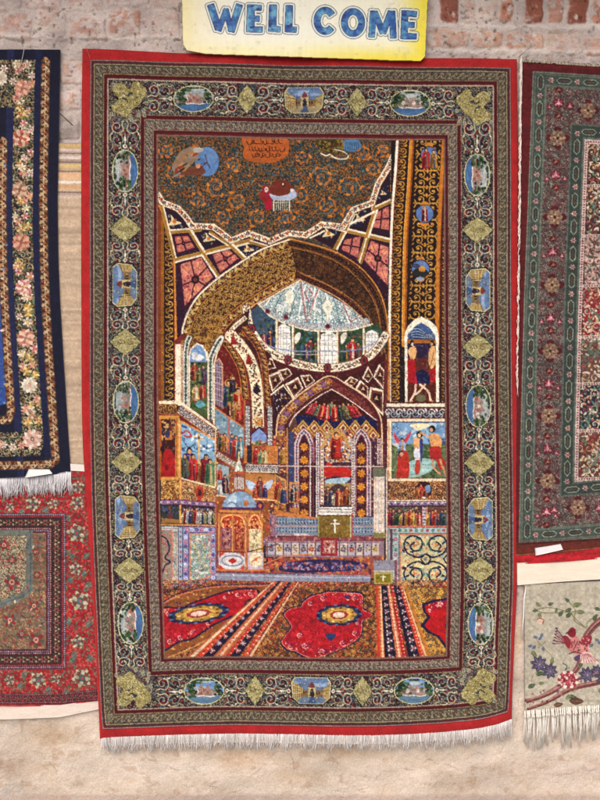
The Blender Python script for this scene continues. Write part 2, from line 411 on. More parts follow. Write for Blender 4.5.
# ---- main border ornaments
def landscape(cx, cy, rx, ry, ang, seed, style):
    rd = random.Random(seed)
    cv.F(cx, cy, ang)
    cv.E(0, 0, rx+1.5, ry+1.5, (30, 22, 28)); cv.E(0, 0, rx+.9, ry+.9, (206, 198, 150))
    for i in range(26):
        t = 2*PI*i/26; cv.E((rx+1.5)*math.cos(t), (ry+1.5)*math.sin(t), .6, .6, (190, 180, 135) if i % 2 else (90, 40, 50))
    el = [(rx*math.cos(2*PI*i/40), ry*math.sin(2*PI*i/40)) for i in range(40)]
    cv.clipto(el)
    sky = (150, 158, 160) if style == 0 else (112, 150, 196)
    water = (72, 106, 150) if style == 0 else (98, 128, 150)
    cv.B(-rx, -ry, rx, ry, sky)
    for i in range(6): cv.E(rd.uniform(-rx, rx), rd.uniform(-ry, -.2*ry), rx*.35, ry*.14, (188, 190, 185), 0, .7)
    m = [(-rx, .15*ry)]
    for i in range(9): m.append((-rx*.75+i*rx*.19, -(.1+.38*(i % 2)+rd.uniform(0, .15))*ry+abs(i-4)*.07*ry))
    m += [(rx, .15*ry), (rx, .45*ry), (-rx, .45*ry)]
    cv.P(m, (165, 130, 118)); 
    for i in range(9):
        cv.E(-rx*.7+i*rx*.18, rd.uniform(-.15, .25)*ry, rx*.08, ry*.15, rd.choice([(215, 205, 195), (150, 95, 85), (120, 125, 120)]), rd.uniform(-.6, .6))
    cv.P([(-rx, .35*ry), (-.5*rx, .30*ry), (0, .42*ry), (.5*rx, .32*ry), (rx, .45*ry), (rx, ry), (-rx, ry)], water)
    cv.L([(-.6*rx, .32*ry), (-.3*rx, .40*ry), (0, .36*ry), (.3*rx, .44*ry), (.6*rx, .36*ry)], 1.0, (222, 216, 205))
    for i in range(10): cv.L([(rd.uniform(-.6, .4)*rx, rd.uniform(.5, .95)*ry)]*1+[(rd.uniform(-.3, .7)*rx, rd.uniform(.5, .95)*ry)], .4, (110, 145, 185) if i % 2 else (70, 100, 140), a=.6)
    G = [(44, 66, 42), (66, 88, 52), (34, 50, 40), (84, 102, 66)]
    for i in range(46):
        x = -rx*.72+rd.gauss(0, .18)*rx; y = rd.uniform(-.85, .45)*ry; cv.E(x, y, rx*.10, ry*.10, rd.choice(G))
    for i in range(26):
        x = rx*.75+rd.gauss(0, .14)*rx; y = rd.uniform(-.7, .35)*ry; cv.E(x, y, rx*.08, ry*.10, rd.choice(G))
    for i in range(8): cv.E(rd.uniform(-.6, .6)*rx, -.85*ry, rx*.12, ry*.08, rd.choice(G))
    for i in range(120): cv.E(rd.uniform(-1, 1)*rx, rd.uniform(-1, .5)*ry, .5, .4, rd.choice([(220, 214, 200), (60, 70, 60), (140, 120, 110), (96, 116, 120), (40, 50, 44)]), rd.uniform(0, 3), .7)
    cv.clipto()
def building(cx, cy, rx, ry, ang, seed):
    rd = random.Random(seed)
    cv.F(cx, cy, ang)
    sh = [(-rx*.82, -ry), (rx*.82, -ry), (rx, -.6*ry), (rx*.93, .5*ry), (rx*.6, ry*.92), (-rx*.6, ry*.92), (-rx*.93, .5*ry), (-rx, -.6*ry)]
    cv.P([(x*1.1, y*1.1) for x, y in sh], (30, 22, 28)); cv.P([(x*1.05, y*1.05) for x, y in sh], (196, 188, 145))
    cv.clipto(sh)
    cv.B(-rx, -ry, rx, ry, (98, 122, 158))
    for i in range(5): cv.E(rd.uniform(-rx, rx), rd.uniform(-.8, -.4)*ry, rx*.3, ry*.12, (150, 172, 200), 0, .7)
    Y1, Y2, Y3 = (172, 148, 96), (134, 106, 64), (196, 176, 126)
    rx_ = 1+rd.uniform(-.1, .1)
    cv.P([(-rx, -.75*ry), (-.45*rx, -.25*ry), (-.45*rx, .55*ry), (-rx, .9*ry)], Y1)
    cv.P([(rx, -.6*ry), (.6*rx, -.15*ry), (.6*rx, .5*ry), (rx, .8*ry)], Y1)
    cv.B(-.45*rx, -.1*ry, .62*rx, .45*ry, Y2); cv.B(-.16*rx, -.42*ry, .24*rx, .45*ry, Y3)
    cv.S([(-.12*rx, -.3*ry), (.04*rx, -.72*ry), (.2*rx, -.3*ry)], (120, 60, 60), n=4)
    cv.S([(-.07*rx, .45*ry), (-.06*rx, 0), (.04*rx, -.2*ry), (.14*rx, 0), (.15*rx, .45*ry)], (52, 42, 50), n=4)
    for i in range(6):
        x = -.92*rx+i*.1*rx; cv.L([(x, -.55*ry+i*.06*ry), (x, .6*ry-i*.02*ry)], .5, (110, 80, 50)); 
    for i in range(4):
        for sx in (-.38+.11*i if i < 2 else .30+.12*(i-2),):
            cv.E(sx*rx, .12*ry, .035*rx, .14*ry, (58, 44, 48))
    for k in (-.45, -.1, .2): cv.L([(-rx, k*ry), (-.45*rx, k*ry*.5)], .5, (226, 205, 140)); cv.L([(rx, k*ry), (.6*rx, k*ry*.5)], .5, (110, 82, 52))
    cv.P([(-rx, ry), (-.45*rx, .42*ry), (.62*rx, .42*ry), (rx, ry)], (104, 124, 150) if seed % 2 else (160, 142, 108))
    cv.P([(-.2*rx, ry), (-.05*rx, .42*ry), (.14*rx, .42*ry), (.3*rx, ry)], (66, 88, 126))
    cv.speck([(-rx, -ry), (rx, -ry), (rx, ry), (-rx, ry)], [(120, 96, 60), (206, 186, 140), (70, 60, 60), (130, 150, 180), (150, 70, 60)], 130, .5, seed); cv.L([(rx*rd.uniform(-.6, -.3), -.5*ry), (rx*rd.uniform(-.6, -.3), .6*ry)], .5, (80, 60, 50))
    cv.clipto()
def diamond(cx, cy, rx, ry, seed):
    cv.F(cx, cy); sh = []
    for q in range(4):
        for i in range(6):
            t = (q+i/6)*PI/2; c, s_ = math.cos(t), math.sin(t); k = 1/(abs(c)**1.15+abs(s_)**1.15)**(1/1.15)*(1+.045*math.cos(12*t))
            sh.append((rx*c*k, ry*s_*k))
    cv.P([(x*1.09, y*1.09) for x, y in sh], (40, 32, 34)); cv.P([(x*1.03, y*1.03) for x, y in sh], (186, 176, 130)); cv.P(sh, (158, 148, 102))
    cv.speck(sh, [(182, 172, 124), (128, 116, 70), (166, 150, 98), (192, 184, 140), (86, 80, 50), (212, 204, 160)], 420, .55, seed)
    cv.F(cx, cy)
    cv.K([(-rx*.5, 0), (-rx*.2, ry*.12), (rx*.2, -ry*.12), (rx*.5, 0)], .6, (120, 100, 60)); 
    for sg in (-1, 1): cv.curl(sg*rx*.3, 0, ry*.26, 0, sg, .55, (108, 92, 58)); cv.curl(0, sg*ry*.42, ry*.2, 1, sg, .5, (190, 180, 130))
def scroll(cx, cy, ang, seed, hl=13.5, hw=15.5, sy=1):
    """symmetric scroll ornament; local x runs along the border from oval (-) to diamond (+), mirrored across"""
    rd = random.Random(seed)
    cv.F(cx, cy, ang, hl/14, hw/16)
    c1 = (196, 188, 150); c2 = (150, 150, 132); bl = (86, 108, 124); mr = (122, 38, 52); gr = (60, 76, 66); wh = (224, 216, 198)
    for m in (-1, 1):
        cv.E(7, 8*m, 5.4, 4.9, (72, 34, 46)); cv.E(-5, 7.5*m, 5.0, 4.3, (54, 38, 44)); cv.E(8, 12*m, 3, 2, mr)
        cv.K([(14, 1.5*m), (10.5, 3*m), (5, 2*m), (2, 6*m), (3.5, 11.5*m), (8.5, 13*m), (12, 9.5*m), (10, 5.6*m), (6.8, 6*m), (6.2, 8.8*m), (8.3, 9.8*m)], 1.0, c1, w2=.65)
        cv.K([(2, 6*m), (-1, 3.2*m), (-6, 2.2*m), (-9.8, 5.4*m), (-8.8, 10*m), (-4.4, 11.6*m), (-2, 8.6*m), (-4, 6.2*m), (-6.2, 7.6*m)], .9, c2, w2=.6)
        cv.K([(3.5, 12*m), (0, 14.6*m), (-5, 14.4*m), (-10, 12*m), (-14, 13.8*m)], .8, c1, w2=.55)
        cv.E(7, 7.7*m, 1.1, 1.5, bl); cv.E(11.6, 6.2*m, 1.7, .9, bl, .8*m); cv.E(4.2, 4.6*m, 2.1, 1.0, bl, -.6*m); cv.E(-.4, 8.6*m, 2.0, 1.0, bl, 1.0*m)
        cv.E(-5, 8.6*m, 1.3, 1.0, mr); cv.E(9.5, 14.2*m, 1.8, .8, bl, .3*m); cv.E(-9.6, 2.6*m, 2.2, .9, gr, .4*m); cv.E(-12, 9*m, 1.8, 1.1, (140, 50, 62), -.5*m)
        cv.E(13, 12.6*m, 1.4, 1.0, mr); cv.E(-7.4, 13.4*m, 1.4, .7, bl); cv.E(1, 13.4*m, .9, .7, wh); cv.E(-2.4, 11.6*m, 1.2, .6, (160, 110, 60), .4)
        cv.E(-12.6, 5.6*m, 1.6, .7, c1, -.8*m); cv.E(1.2, 3.2*m, 1.6, .6, (176, 70, 60), .7*m); cv.E(-7.8, 5.2*m, .8, .8, wh)
        for i in range(7): cv.E(rd.uniform(-13, 13), rd.uniform(1, 15)*m, .6, .5, rd.choice([c1, wh, mr, bl, (165, 80, 80)]))
    cv.K([(-14, 0), (-8, 0), (2, 0)], 1.3, c1, w2=.8); cv.E(-4, 0, 2.6, 1.0, wh); cv.E(-11, 0, 1.9, 2.2, wh); cv.E(4, 0, 2.0, .9, mr); cv.E(-11, 0, .9, 1.1, mr); cv.E(9, 0, 1.6, 1.0, bl)
cv.clipto(ring('m2', -1)); _in = cv.clip.copy(); cv.clipto(ring('mb')); cv.clip = cv.clip*(1-_in)
allclip = cv.clip.copy()
# a fine filler of stems under everything in the border band
for (x0, y0, x1, y1, sd) in ((108, 78, 496, 122, 3), (108, 110, 152, 700, 4), (458, 110, 501, 700, 5), (112, 668, 500, 712, 6)):
    cv.Z(); cv.clip = allclip; cv.arab([(x0, y0), (x1, y0), (x1, y1), (x0, y1)], None, [(130, 124, 108), (96, 44, 56), (84, 96, 104), (160, 150, 120)], 4.6, .65, sd)
def guarded(f, *a):
    cv.clip = None; f(*a)
LX = lambda y: float(np.interp(y, [100, 300, 400, 500, 600, 690], [125.2, 125.3, 125.8, 127.5, 130, 132.5]))
RXX = lambda y: float(np.interp(y, [100, 300, 400, 500, 600, 690], [477, 477.5, 478.5, 480, 480.5, 482]))
ly = [('o', 171), ('d', 229), ('b', 285), ('d', 342), ('o', 402), ('d', 462), ('b', 517), ('d', 570), ('o', 623)]
ry_ = [('o', 175), ('d', 230), ('b', 290), ('d', 347), ('o', 406), ('d', 463), ('b', 519), ('d', 570), ('o', 624)]
for col_, X, sg in ((ly, LX, 1), (ry_, RXX, -1)):
    seq = [('c', 112)]+col_+[('c', 676)]
    for i in range(len(seq)-1):
        (ka, ya), (kb, yb) = seq[i], seq[i+1]
        ra = dict(o=21.5, b=22.5, d=12.5, c=9)[ka]; rb = dict(o=21.5, b=22.5, d=12.5, c=9)[kb]
        a, b = ya+ra, yb-rb; cyy = (a+b)/2; hl = max(8, (b-a)/2)
        dia_after = kb in 'dc' and ka in 'ob'
        guarded(scroll, X(cyy), cyy, PI/2 if dia_after else -PI/2, i, hl, 15.8)
    for i, (k, y) in enumerate(col_):
        if k == 'o': guarded(landscape, X(y), y, 20.5, 12.3, -PI/2 if sg > 0 else PI/2, i*3+sg, 0)
        elif k == 'b': guarded(building, X(y), y, 21, 12.3, -PI/2 if sg > 0 else PI/2, i+3)
        else: diamond(X(y), y, 14.6, 12.3, i)
TY = lambda x: float(np.interp(x, [125, 250, 350, 477], [98, 99, 102, 104.5]))
BY = lambda x: float(np.interp(x, [130, 250, 350, 420, 480], [692, 690.5, 690, 690.5, 689]))
for row, YF, cxs in (([('o', 193.5), ('d', 247), ('b', 304), ('d', 357), ('o', 410)], TY, (139, 463)), ([('o', 204), ('d', 255), ('b', 311), ('d', 362), ('o', 414)], BY, (148, 466))):
    seq = [('c', cxs[0])]+row+[('c', cxs[1])]
    for i in range(len(seq)-1):
        (ka, xa), (kb, xb) = seq[i], seq[i+1]
        rr = dict(o=20.5, b=19.5, d=9.5, c=9)
        a, b = xa+rr[ka], xb-rr[kb]; cxx = (a+b)/2; hl = max(7, (b-a)/2)
        guarded(scroll, cxx, YF(cxx), 0 if (kb in 'dc') else PI, 30+i, hl, 15.8)
    for i, (k, x) in enumerate(row):
        if k == 'o': guarded(landscape, x, YF(x), 19.5, 12.6, 0, i+50, 0 if YF is TY else 1)
        elif k == 'b': guarded(building, x, YF(x), 19, 13, 0, i+4 if YF is TY else i+3)
        else: diamond(x, YF(x), 9.2, 13.8, i+9)
def corner(cx, cy, sx, sy, seed):
    cv.F(cx, cy, 0, sx*.93, sy*.93)
    sh = [(-16, -14.5), (-10, -16.5), (-4, -14), (-.5, -10), (2.5, -12), (4, -17), (9, -18.5), (13, -14.5), (18, -11), (18.5, -5), (14, 1), (10.5, 6.5), (4, 11), (0, 17.5), (-5, 19.5), (-10, 16), (-16.5, 13.5), (-18, 8), (-14, 4), (-10.5, .5), (-13, -3.5), (-17, -8)]
    big = [(x*1.04, y*1.04) for x, y in sh]
    cv.S(big, (28, 22, 28), n=4); cv.S([(x*1.02, y*1.02) for x, y in sh], (172, 160, 110), n=4); cv.S(sh, (150, 138, 86), n=4)
    cv.speck(cat(sh, 4, True), [(182, 170, 118), (124, 110, 62), (166, 148, 92), (196, 186, 140), (84, 76, 46), (214, 204, 160)], 1150, .55, seed)
    cv.K([(-6, -6), (-1, -3), (1, -7), (4, -5)], .9, (36, 32, 44)); cv.K([(-7, 0), (-3, 1), (-1, 4)], .9, (36, 32, 44)); cv.E(1, -5, 1.6, 1.3, (60, 70, 86)); cv.E(-5, 0, 1.5, 1.2, (60, 70, 86))
    for a, b in ((16, 12), (11, 17), (19, 4), (3, 22), (-16, -15), (17, 17), (-18, 16)):
        cv.E(a, b, 1.6, 1.0, (90, 108, 120), .5); cv.curl(a, b, 2.6, 1, 1, .8, (180, 172, 140))
cv.clip = None
corner(129, 99, 1, 1, 1); corner(474, 107, -1, 1, 2); corner(133.5, 690, 1, -1, 3); corner(479, 687, -1, -1, 4)
# ================================================================ MAIN CARPET: the woven church interior
FD = ring('fd'); cv.Z(); cv.clipto(FD); FDM = cv.clip.copy()
OR = (186, 108, 44); OR2 = (150, 84, 38); SL = (46, 58, 66); SLB = (70, 92, 104)
TAN = (192, 138, 58); TAN2 = (150, 96, 36); CR = (238, 218, 190); DK = (44, 28, 32); NV = (34, 34, 66); PK = (196, 112, 100); PK2 = (158, 72, 78); MA = (92, 26, 36); GOLD = (206, 156, 72)
# --- painted vault: big scrolls over slate
cv.Z(); cv.B(150, 130, 450, 260, (54, 56, 58))
cv.arab([(150, 130), (400, 130), (400, 260), (150, 260)], (54, 54, 50), [OR2, (96, 92, 76), (66, 80, 86), (122, 98, 66), (160, 106, 56)], 5.6, .7, 11, leaf=.34)
rd = random.Random(4)
for (x, y, r, hd, a0) in ((178, 172, 12, 1, 2), (196, 200, 9, -1, .5), (216, 186, 11, 1, 1), (238, 200, 10, -1, 4), (258, 218, 10, 1, 2.2), (232, 164, 8, -1, 1), (322, 178, 12, 1, 3.4), (348, 188, 13, -1, 0), (326, 206, 11, -1, 1.2),
                          (372, 168, 10, 1, 4.4), (362, 152, 8, -1, 2), (300, 196, 9, 1, 5), (302, 156, 8, 1, 0), (166, 150, 8, -1, 3), (350, 214, 8, 1, 3), (285, 218, 9, -1, 0), (384, 188, 8, -1, 2), (222, 216, 9, 1, 5.5), (384, 150, 7, 1, 1), (196, 150, 7, 1, 1)):
    cv.E(x, y, r*.8, r*.8, (48, 62, 72), a=.35); cv.curl(x, y, r, a0, hd, .9, (172, 116, 60), 1.5)
    cv.curl(x+.8, y+.8, r*.7, a0+1, hd, .8, (134, 120, 96), 1.2)
    for i in range(9):
        th = a0+hd*i*.78; rr = r*(1-i*.085)
        cv.E(x+rr*math.cos(th), y+rr*math.sin(th), 2.7-.12*i, 1.25, OR if i % 3 else (206, 126, 52), th+hd*1.0)
        if i % 2: cv.E(x+rr*.75*math.cos(th+.3), y+rr*.75*math.sin(th+.3), 2.0, 1.1, SLB if i % 4 == 1 else (58, 80, 96), th)
for i in range(620):
    x, y = rd.uniform(158, 392), rd.uniform(136, 246); cv.E(x, y, rd.uniform(.8, 2.2), rd.uniform(.5, 1.0), rd.choice([OR, OR2, (44, 64, 80), (60, 84, 98), (40, 44, 50), (104, 116, 116)]), rd.uniform(0, 3))
# creation roundels
cv.Z(150, 130, 5)
cv.E(285, 158, 60, 72, (92, 128, 178)); cv.E(300, 130, 35, 40, (112, 146, 190), 0, .6)
cv.S([(110, 190), (150, 110), (210, 85), (250, 95), (235, 140), (190, 190), (160, 225)], (150, 122, 98)); cv.S([(120, 215), (190, 190), (250, 175), (275, 215), (200, 228)], (112, 66, 50))
for i in range(22):
    a = rd.uniform(0, 1); x = 120+a*130; y = 210-a*100+rd.uniform(-35, 35); cv.E(x, y, rd.uniform(9, 22), rd.uniform(3, 7), rd.choice([(206, 196, 180), (150, 60, 40), (64, 50, 44), (186, 150, 110), (122, 128, 130), (170, 120, 70)]), -.6)
cv.E(240, 100, 28, 13, (170, 168, 160)); cv.L([(245, 195), (285, 160), (300, 190)], 1.0, (84, 44, 60)); cv.L([(275, 120), (285, 160), (245, 175)], .9, (92, 52, 70)); cv.E(240, 180, 12, 12, (196, 140, 100))
# inscription cartouche
cv.Z(250, 130, 5)
cv.S([(-40, 40), (10, 36), (150, 38), (190, 48), (196, 90), (180, 130), (130, 158), (70, 164), (0, 156), (-35, 130), (-30, 90)], (184, 96, 46)); 
for ln, y0 in ((0, 62), (1, 98), (2, 126)):
    x = -18+ln*14; r2 = random.Random(ln+2)
    while x < 165-ln*14:
        w_ = r2.uniform(14, 30); k = r2.choice((0, 1, 2))
        if k == 0: cv.K([(x, y0-8), (x+w_*.3, y0+8), (x+w_*.8, y0+8), (x+w_, y0-10)], .7, (40, 24, 26))
        elif k == 1: cv.K([(x, y0+4), (x+w_*.5, y0+6), (x+w_*.8, y0-2), (x+w_*.6, y0-8)], .7, (40, 24, 26)); cv.L([(x+w_*.4, y0-18), (x+w_*.4, y0-2)], .6, (40, 24, 26))
        else: cv.K([(x, y0-16), (x+3, y0+2), (x+w_*.7, y0+4)], .65, (40, 24, 26)); cv.E(x+w_*.6, y0-12, 2.2, 2.2, (40, 24, 26))
        x += w_*.85
# bearded figures over a table, middle
cv.S([(62, 290), (70, 275), (95, 285), (110, 320), (100, 360), (80, 392), (70, 360), (50, 340)], (150, 40, 50)); cv.S([(75, 395), (90, 345), (108, 330), (106, 392)], (176, 24, 60))
cv.S([(105, 320), (100, 285), (125, 255), (160, 245), (200, 265), (225, 300), (232, 335), (190, 345), (150, 350), (120, 350)], (118, 52, 40)); cv.S([(98, 318), (140, 330), (190, 320), (212, 295), (224, 300), (234, 330), (205, 348), (150, 352), (112, 345)], (178, 186, 206))
cv.E(82, 297, 10, 13, (222, 212, 205)); cv.E(82, 296, 5, 6, (190, 120, 90)); cv.E(168, 272, 9, 12, (60, 30, 28)); cv.E(166, 270, 5, 7, (220, 190, 170)); cv.E(210, 300, 9, 8, (222, 214, 210))
cv.B(118, 352, 198, 396, (52, 48, 44)); cv.B(132, 366, 190, 392, (70, 72, 50))
for i in range(8): cv.L([(122+i*10.5, 348), (120+i*10.8, 400)], .6, (214, 206, 190))
cv.L([(118, 362), (198, 362)], .7, (206, 198, 180)); cv.L([(118, 350), (118, 402)], .8, (226, 220, 206)); cv.L([(198, 350), (198, 402)], .8, (226, 220, 206))
# tree group, top right
cv.S([(340, 50), (470, 48), (478, 90), (455, 110), (400, 118), (345, 90)], (74, 66, 34)); cv.E(505, 75, 50, 35, (84, 122, 160)); cv.speck([(340, 48), (470, 48), (470, 115), (340, 105)], [(96, 40, 36), (120, 112, 52), (46, 48, 34), (150, 120, 60)], 90, 6, 3)
cv.K([(355, 118), (380, 128), (400, 122)], 1.3, (226, 220, 196)); cv.K([(408, 130), (440, 145), (480, 144), (492, 130)], 1.5, (220, 210, 180)); cv.K([(420, 98), (460, 106), (485, 122)], 1.0, (206, 200, 170))
for i in range(7): cv.L([(480+i*10, 62), (478+i*11, 100)], .5, (52, 62, 80))
# --- left jamb column
cv.Z(); cv.B(157, 205, 178, 342, DK)
cv.P([(157, 190), (159.5, 195), (159.5, 430), (157, 430)], (120, 56, 34))
cv.B(157, 205, 161, 430, (134, 66, 36)); cv.B(161, 205, 164, 402, TAN2)
cv.rib([(168.5, 226), (169, 260), (169.2, 300), (169.3, 402)], 8, DK, None, 'curl', ((206, 160, 82), (170, 120, 56)), 6.5, 1.25, smooth=False)
cv.rib([(168.5, 226), (169, 260), (169.2, 300), (169.3, 402)], .1, DK, None, 'leaf', ((196, 150, 76), (150, 106, 50)), 6.5, 20, smooth=False)
cv.K([(160, 206), (168, 226), (173.5, 250), (175.6, 290), (176, 345), (176, 402)], 3.2, (216, 140, 58)); cv.K([(158, 206), (166, 226), (171.5, 250), (173.6, 290), (174.2, 345), (174.3, 402)], .9, (120, 40, 30))
# --- star vault, left spandrel
cv.Z(150, 130, 5)
cv.P([(48, 350), (100, 490), (125, 600), (135, 1060), (330, 900), (620, 600), (640, 540), (520, 520), (400, 540), (250, 480), (200, 480), (130, 390)], (54, 30, 52))
def panel(pts, col, col2, seed, star=False):
    cx = sum(p[0] for p in pts)/len(pts); cy = sum(p[1] for p in pts)/len(pts)
    cv.P(pts, DK if star else (66, 24, 52)); inn = [(cx+(x-cx)*.86, cy+(y-cy)*.86) for x, y in pts]
    cv.P(inn, col)
    k = math.hypot(pts[0][0]-cx, pts[0][1]-cy)
    if star:
        cv.speck(inn, [(90, 96, 120), (150, 140, 130), (190, 130, 60), (40, 36, 60)], 26, k*.08, seed)
        n = 4
        cv.S([(cx-k*.45, cy+k*.25), (cx-k*.2, cy-k*.05), (cx-k*.25, cy-k*.45), (cx+k*.05, cy-k*.1), (cx+k*.45, cy+k*.1), (cx+k*.1, cy+k*.2)], (226, 206, 160), n=3)
        cv.E(cx, cy, k*.14, k*.14, (196, 120, 50))
    else:
        cv.speck(inn, [col2, (222, 150, 128), (170, 84, 84), (206, 128, 96), (134, 56, 76)], 90, k*.05, seed)
        for q in range(5):
            x, y = pts[q % len(pts)]; mx, my = (x+pts[(q+1) % len(pts)][0])/2, (y+pts[(q+1) % len(pts)][1])/2
            cv.L([(cx, cy), (mx, my)], 1.5, (62, 20, 44)); cv.E(cx+(x-cx)*.55, cy+(y-cy)*.55, k*.12, k*.12, (228, 150, 110)); cv.L([(cx+(x-cx)*.35, cy+(y-cy)*.35), (cx+(x-cx)*.8, cy+(y-cy)*.8)], .5, (140, 50, 60))
        cv.E(cx, cy, k*.17, k*.17, (48, 22, 40)); cv.E(cx, cy, k*.08, k*.08, (120, 60, 60))
panel([(70, 400), (130, 440), (182, 492), (108, 498)], (40, 38, 60), 0, 1, True)
panel([(238, 508), (300, 508), (352, 560), (285, 590)], (40, 38, 60), 0, 2, True)
panel([(432, 582), (500, 562), (556, 584), (485, 645)], (40, 38, 60), 0, 3, True)
panel([(118, 528), (190, 522), (232, 590), (132, 622)], PK, PK2, 4)
panel([(302, 618), (398, 590), (452, 640), (348, 722)], PK, PK2, 5)
panel([(140, 660), (262, 620), (328, 730), (235, 830), (165, 900)], (206, 124, 108), PK2, 6)
TC = (176, 134, 66)
def bar(a, b, wt=3.4, wc=1.5, side=1):
    dx, dy = b[0]-a[0], b[1]-a[1]; l = math.hypot(dx, dy); nx, ny = -dy/l*5*(wt*.5+wc*.4)*side, dx/l*5*(wt*.5+wc*.4)*side
    cv.L([a, b], wt, TC); cv.L([(a[0]-nx*.1, a[1]-ny*.1), (b[0]-nx*.1, b[1]-ny*.1)], .5, (130, 84, 36))
    cv.L([(a[0]+nx, a[1]+ny), (b[0]+nx, b[1]+ny)], wc, (244, 226, 200))
bar((125, 648), (510, 548), 3.6, 1.7, 1); bar((100, 512), (250, 500), 3.2, 1.5, -1); bar((392, 566), (480, 655), 3.2, 1.9, -1); bar((268, 618), (350, 740), 3.0, 1.8, 1); bar((196, 505), (262, 612), 2.6, 2.2, -1)
bar((395, 570), (300, 510), 2.4, 1.2, -1); bar((52, 362), (120, 640), 3.2, 1.2, -1); bar((500, 560), (600, 590), 2.6, 1.2, -1)
# --- right spandrel
cv.Z(250, 130, 5)
cv.P([(290, 530), (370, 460), (470, 480), (520, 390), (620, 350), (650, 240), (700, 150), (705, 900), (560, 690), (430, 600)], (54, 28, 46))
panel([(322, 520), (385, 482), (450, 500), (415, 562)], (40, 38, 60), 0, 7, True)
panel([(490, 480), (545, 400), (590, 395), (560, 500)], (40, 38, 60), 0, 8, True)
panel([(632, 330), (690, 250), (704, 330), (640, 352)], (40, 38, 60), 0, 9, True)
panel([(468, 545), (560, 525), (545, 650), (450, 600)], PK, PK2, 10)
panel([(622, 412), (700, 372), (700, 510), (600, 490)], PK, PK2, 11)
panel([(600, 540), (700, 578), (696, 800), (560, 650)], (204, 122, 108), PK2, 12)
bar((460, 500), (710, 560), 3.2, 1.7, -1); bar((560, 500), (500, 640), 0, 0, 1) if 0 else None
bar((475, 495), (425, 590), 3.2, 1.8, -1); bar((625, 395), (545, 650), 3.2, 1.8, -1); bar((615, 400), (705, 358), 3.0, 1.5, -1); bar((590, 545), (555, 665), 2.6, 1.2, 1)
bar((645, 260), (615, 400), 2.4, .8, 1); bar((480, 500), (345, 470), 2.6, 1.2, -1); bar((520, 420), (480, 500), 2.0, .8, -1)
cv.L([(648, 262), (690, 180)], 3.0, (244, 226, 200)); cv.L([(500, 470), (620, 410)], 2.2, (244, 226, 200)); cv.L([(300, 540), (372, 505)], 1.6, (240, 220, 190))
# --- cream zigzag ribbon between vault and spandrels
zz = [(157, 193), (162, 202), (178, 208.5), (186, 217), (192, 226), (213, 226.5), (222, 233), (231, 240.5), (249, 233), (262, 238), (270, 241), (288, 233), (306, 235), (322, 224.5), (343, 227), (353, 210), (372, 203), (378, 184), (388, 168), (395, 152), (394.5, 138)]
cv.Z(); cv.rib(zz, 6.0, (236, 220, 190), (120, 84, 60), 'spot', ((150, 50, 40), (80, 90, 110), (60, 40, 40), (190, 120, 50), (160, 70, 60)), 1.9, 1.25, 3, smooth=False, ew=.5)
for n, (x, y, a) in enumerate(cv.along(zz, 6.2, False)): cv.flow(x, y, 2.1, [(170, 60, 44), (90, 50, 50)] if n % 2 else [(70, 84, 110), (40, 40, 50)], 5, n, (214, 150, 70))
# --- right pilasters
cv.Z(); cv.B(391, 138, 446, 405, DK)
cv.P([(395, 138), (393, 170), (391, 200), (391, 240), (400, 240), (400, 138)], DK)
cv.rib([(403, 140), (400.5, 180), (397.3, 240), (395.4, 300), (395, 404)], 9, DK, None, 'curl', ((196, 140, 58), (150, 100, 42)), 5.5, 1.25)
cv.rib([(403, 140), (400.5, 180), (397.3, 240), (395.4, 300), (395, 404)], .1, DK, None, 'flower', ((206, 150, 64), (120, 50, 30)), 11, 30)
cv.K([(397.5, 138), (395.5, 170), (391.8, 220), (389.8, 300), (389.6, 404)], 2.6, (246, 230, 205)); cv.K([(399.5, 138), (397.5, 170), (393.4, 220), (391.4, 300), (391.2, 404)], .7, (120, 40, 34))
cv.K([(412, 138), (409, 190), (405.5, 240), (404.4, 300), (404, 345)], 4.6, (206, 132, 46)); cv.K([(413.5, 138), (410.5, 190), (407, 240), (405.8, 300), (405.4, 345)], 1.2, (146, 72, 30)); cv.K([(410, 138), (407, 190), (403.6, 240), (402.5, 300), (402.2, 345)], .7, (236, 176, 90))
cv.K([(444, 138), (441, 190), (438, 260), (437, 345)], 4.0, (196, 120, 44)); cv.K([(446, 138), (443, 190), (440.2, 260), (439.4, 345)], .9, (120, 50, 32))
cv.rib([(446.5, 138), (445.4, 190), (443, 260), (442.4, 405)], 3.6, (54, 40, 34), None, 'leaf', ((176, 136, 66), (110, 50, 40)), 3, 1.2)
def xq(a, t): return a[0]+(a[1]-a[0])*t
y = 142; n = 0
while y < 322:
    t = (y-138)/180; xl, xr = 415.5-8*t, 441.5-5*t; xm = (xl+xr)/2; hw = (xr-xl)/2
    cv.clip = FDM
    for m in (-1, 1):
        cv.curl(xm+m*hw*.46, y, hw*.42, 0 if m > 0 else PI, m*(1 if n % 2 else -1), 1.0, (200, 148, 66)); cv.E(xm+m*hw*.46, y, 1.1, 1.1, (216, 160, 76))
        cv.E(xm+m*hw*.88, y+3.5, 1.6, .9, (168, 116, 50), m*.8); cv.E(xm+m*hw*.2, y+4, 1.7, .8, (186, 132, 58), -m*.7)
    cv.E(xm, y+4.4, 1.2, 2.2, (206, 140, 56)); y += 8.2; n += 1
for (x, yy, r) in ((429, 155, 8), (424.5, 214, 8.6), (420.5, 269, 8.6)):
    cv.E(x, yy+9.5, 4.2, 3.4, (206, 132, 48)); cv.E(x, yy-9.5, 4.0, 3.0, (206, 132, 48)); cv.E(x, yy, r+.8, r+.8, (44, 30, 34)); cv.E(x, yy, r, r, (96, 124, 176))
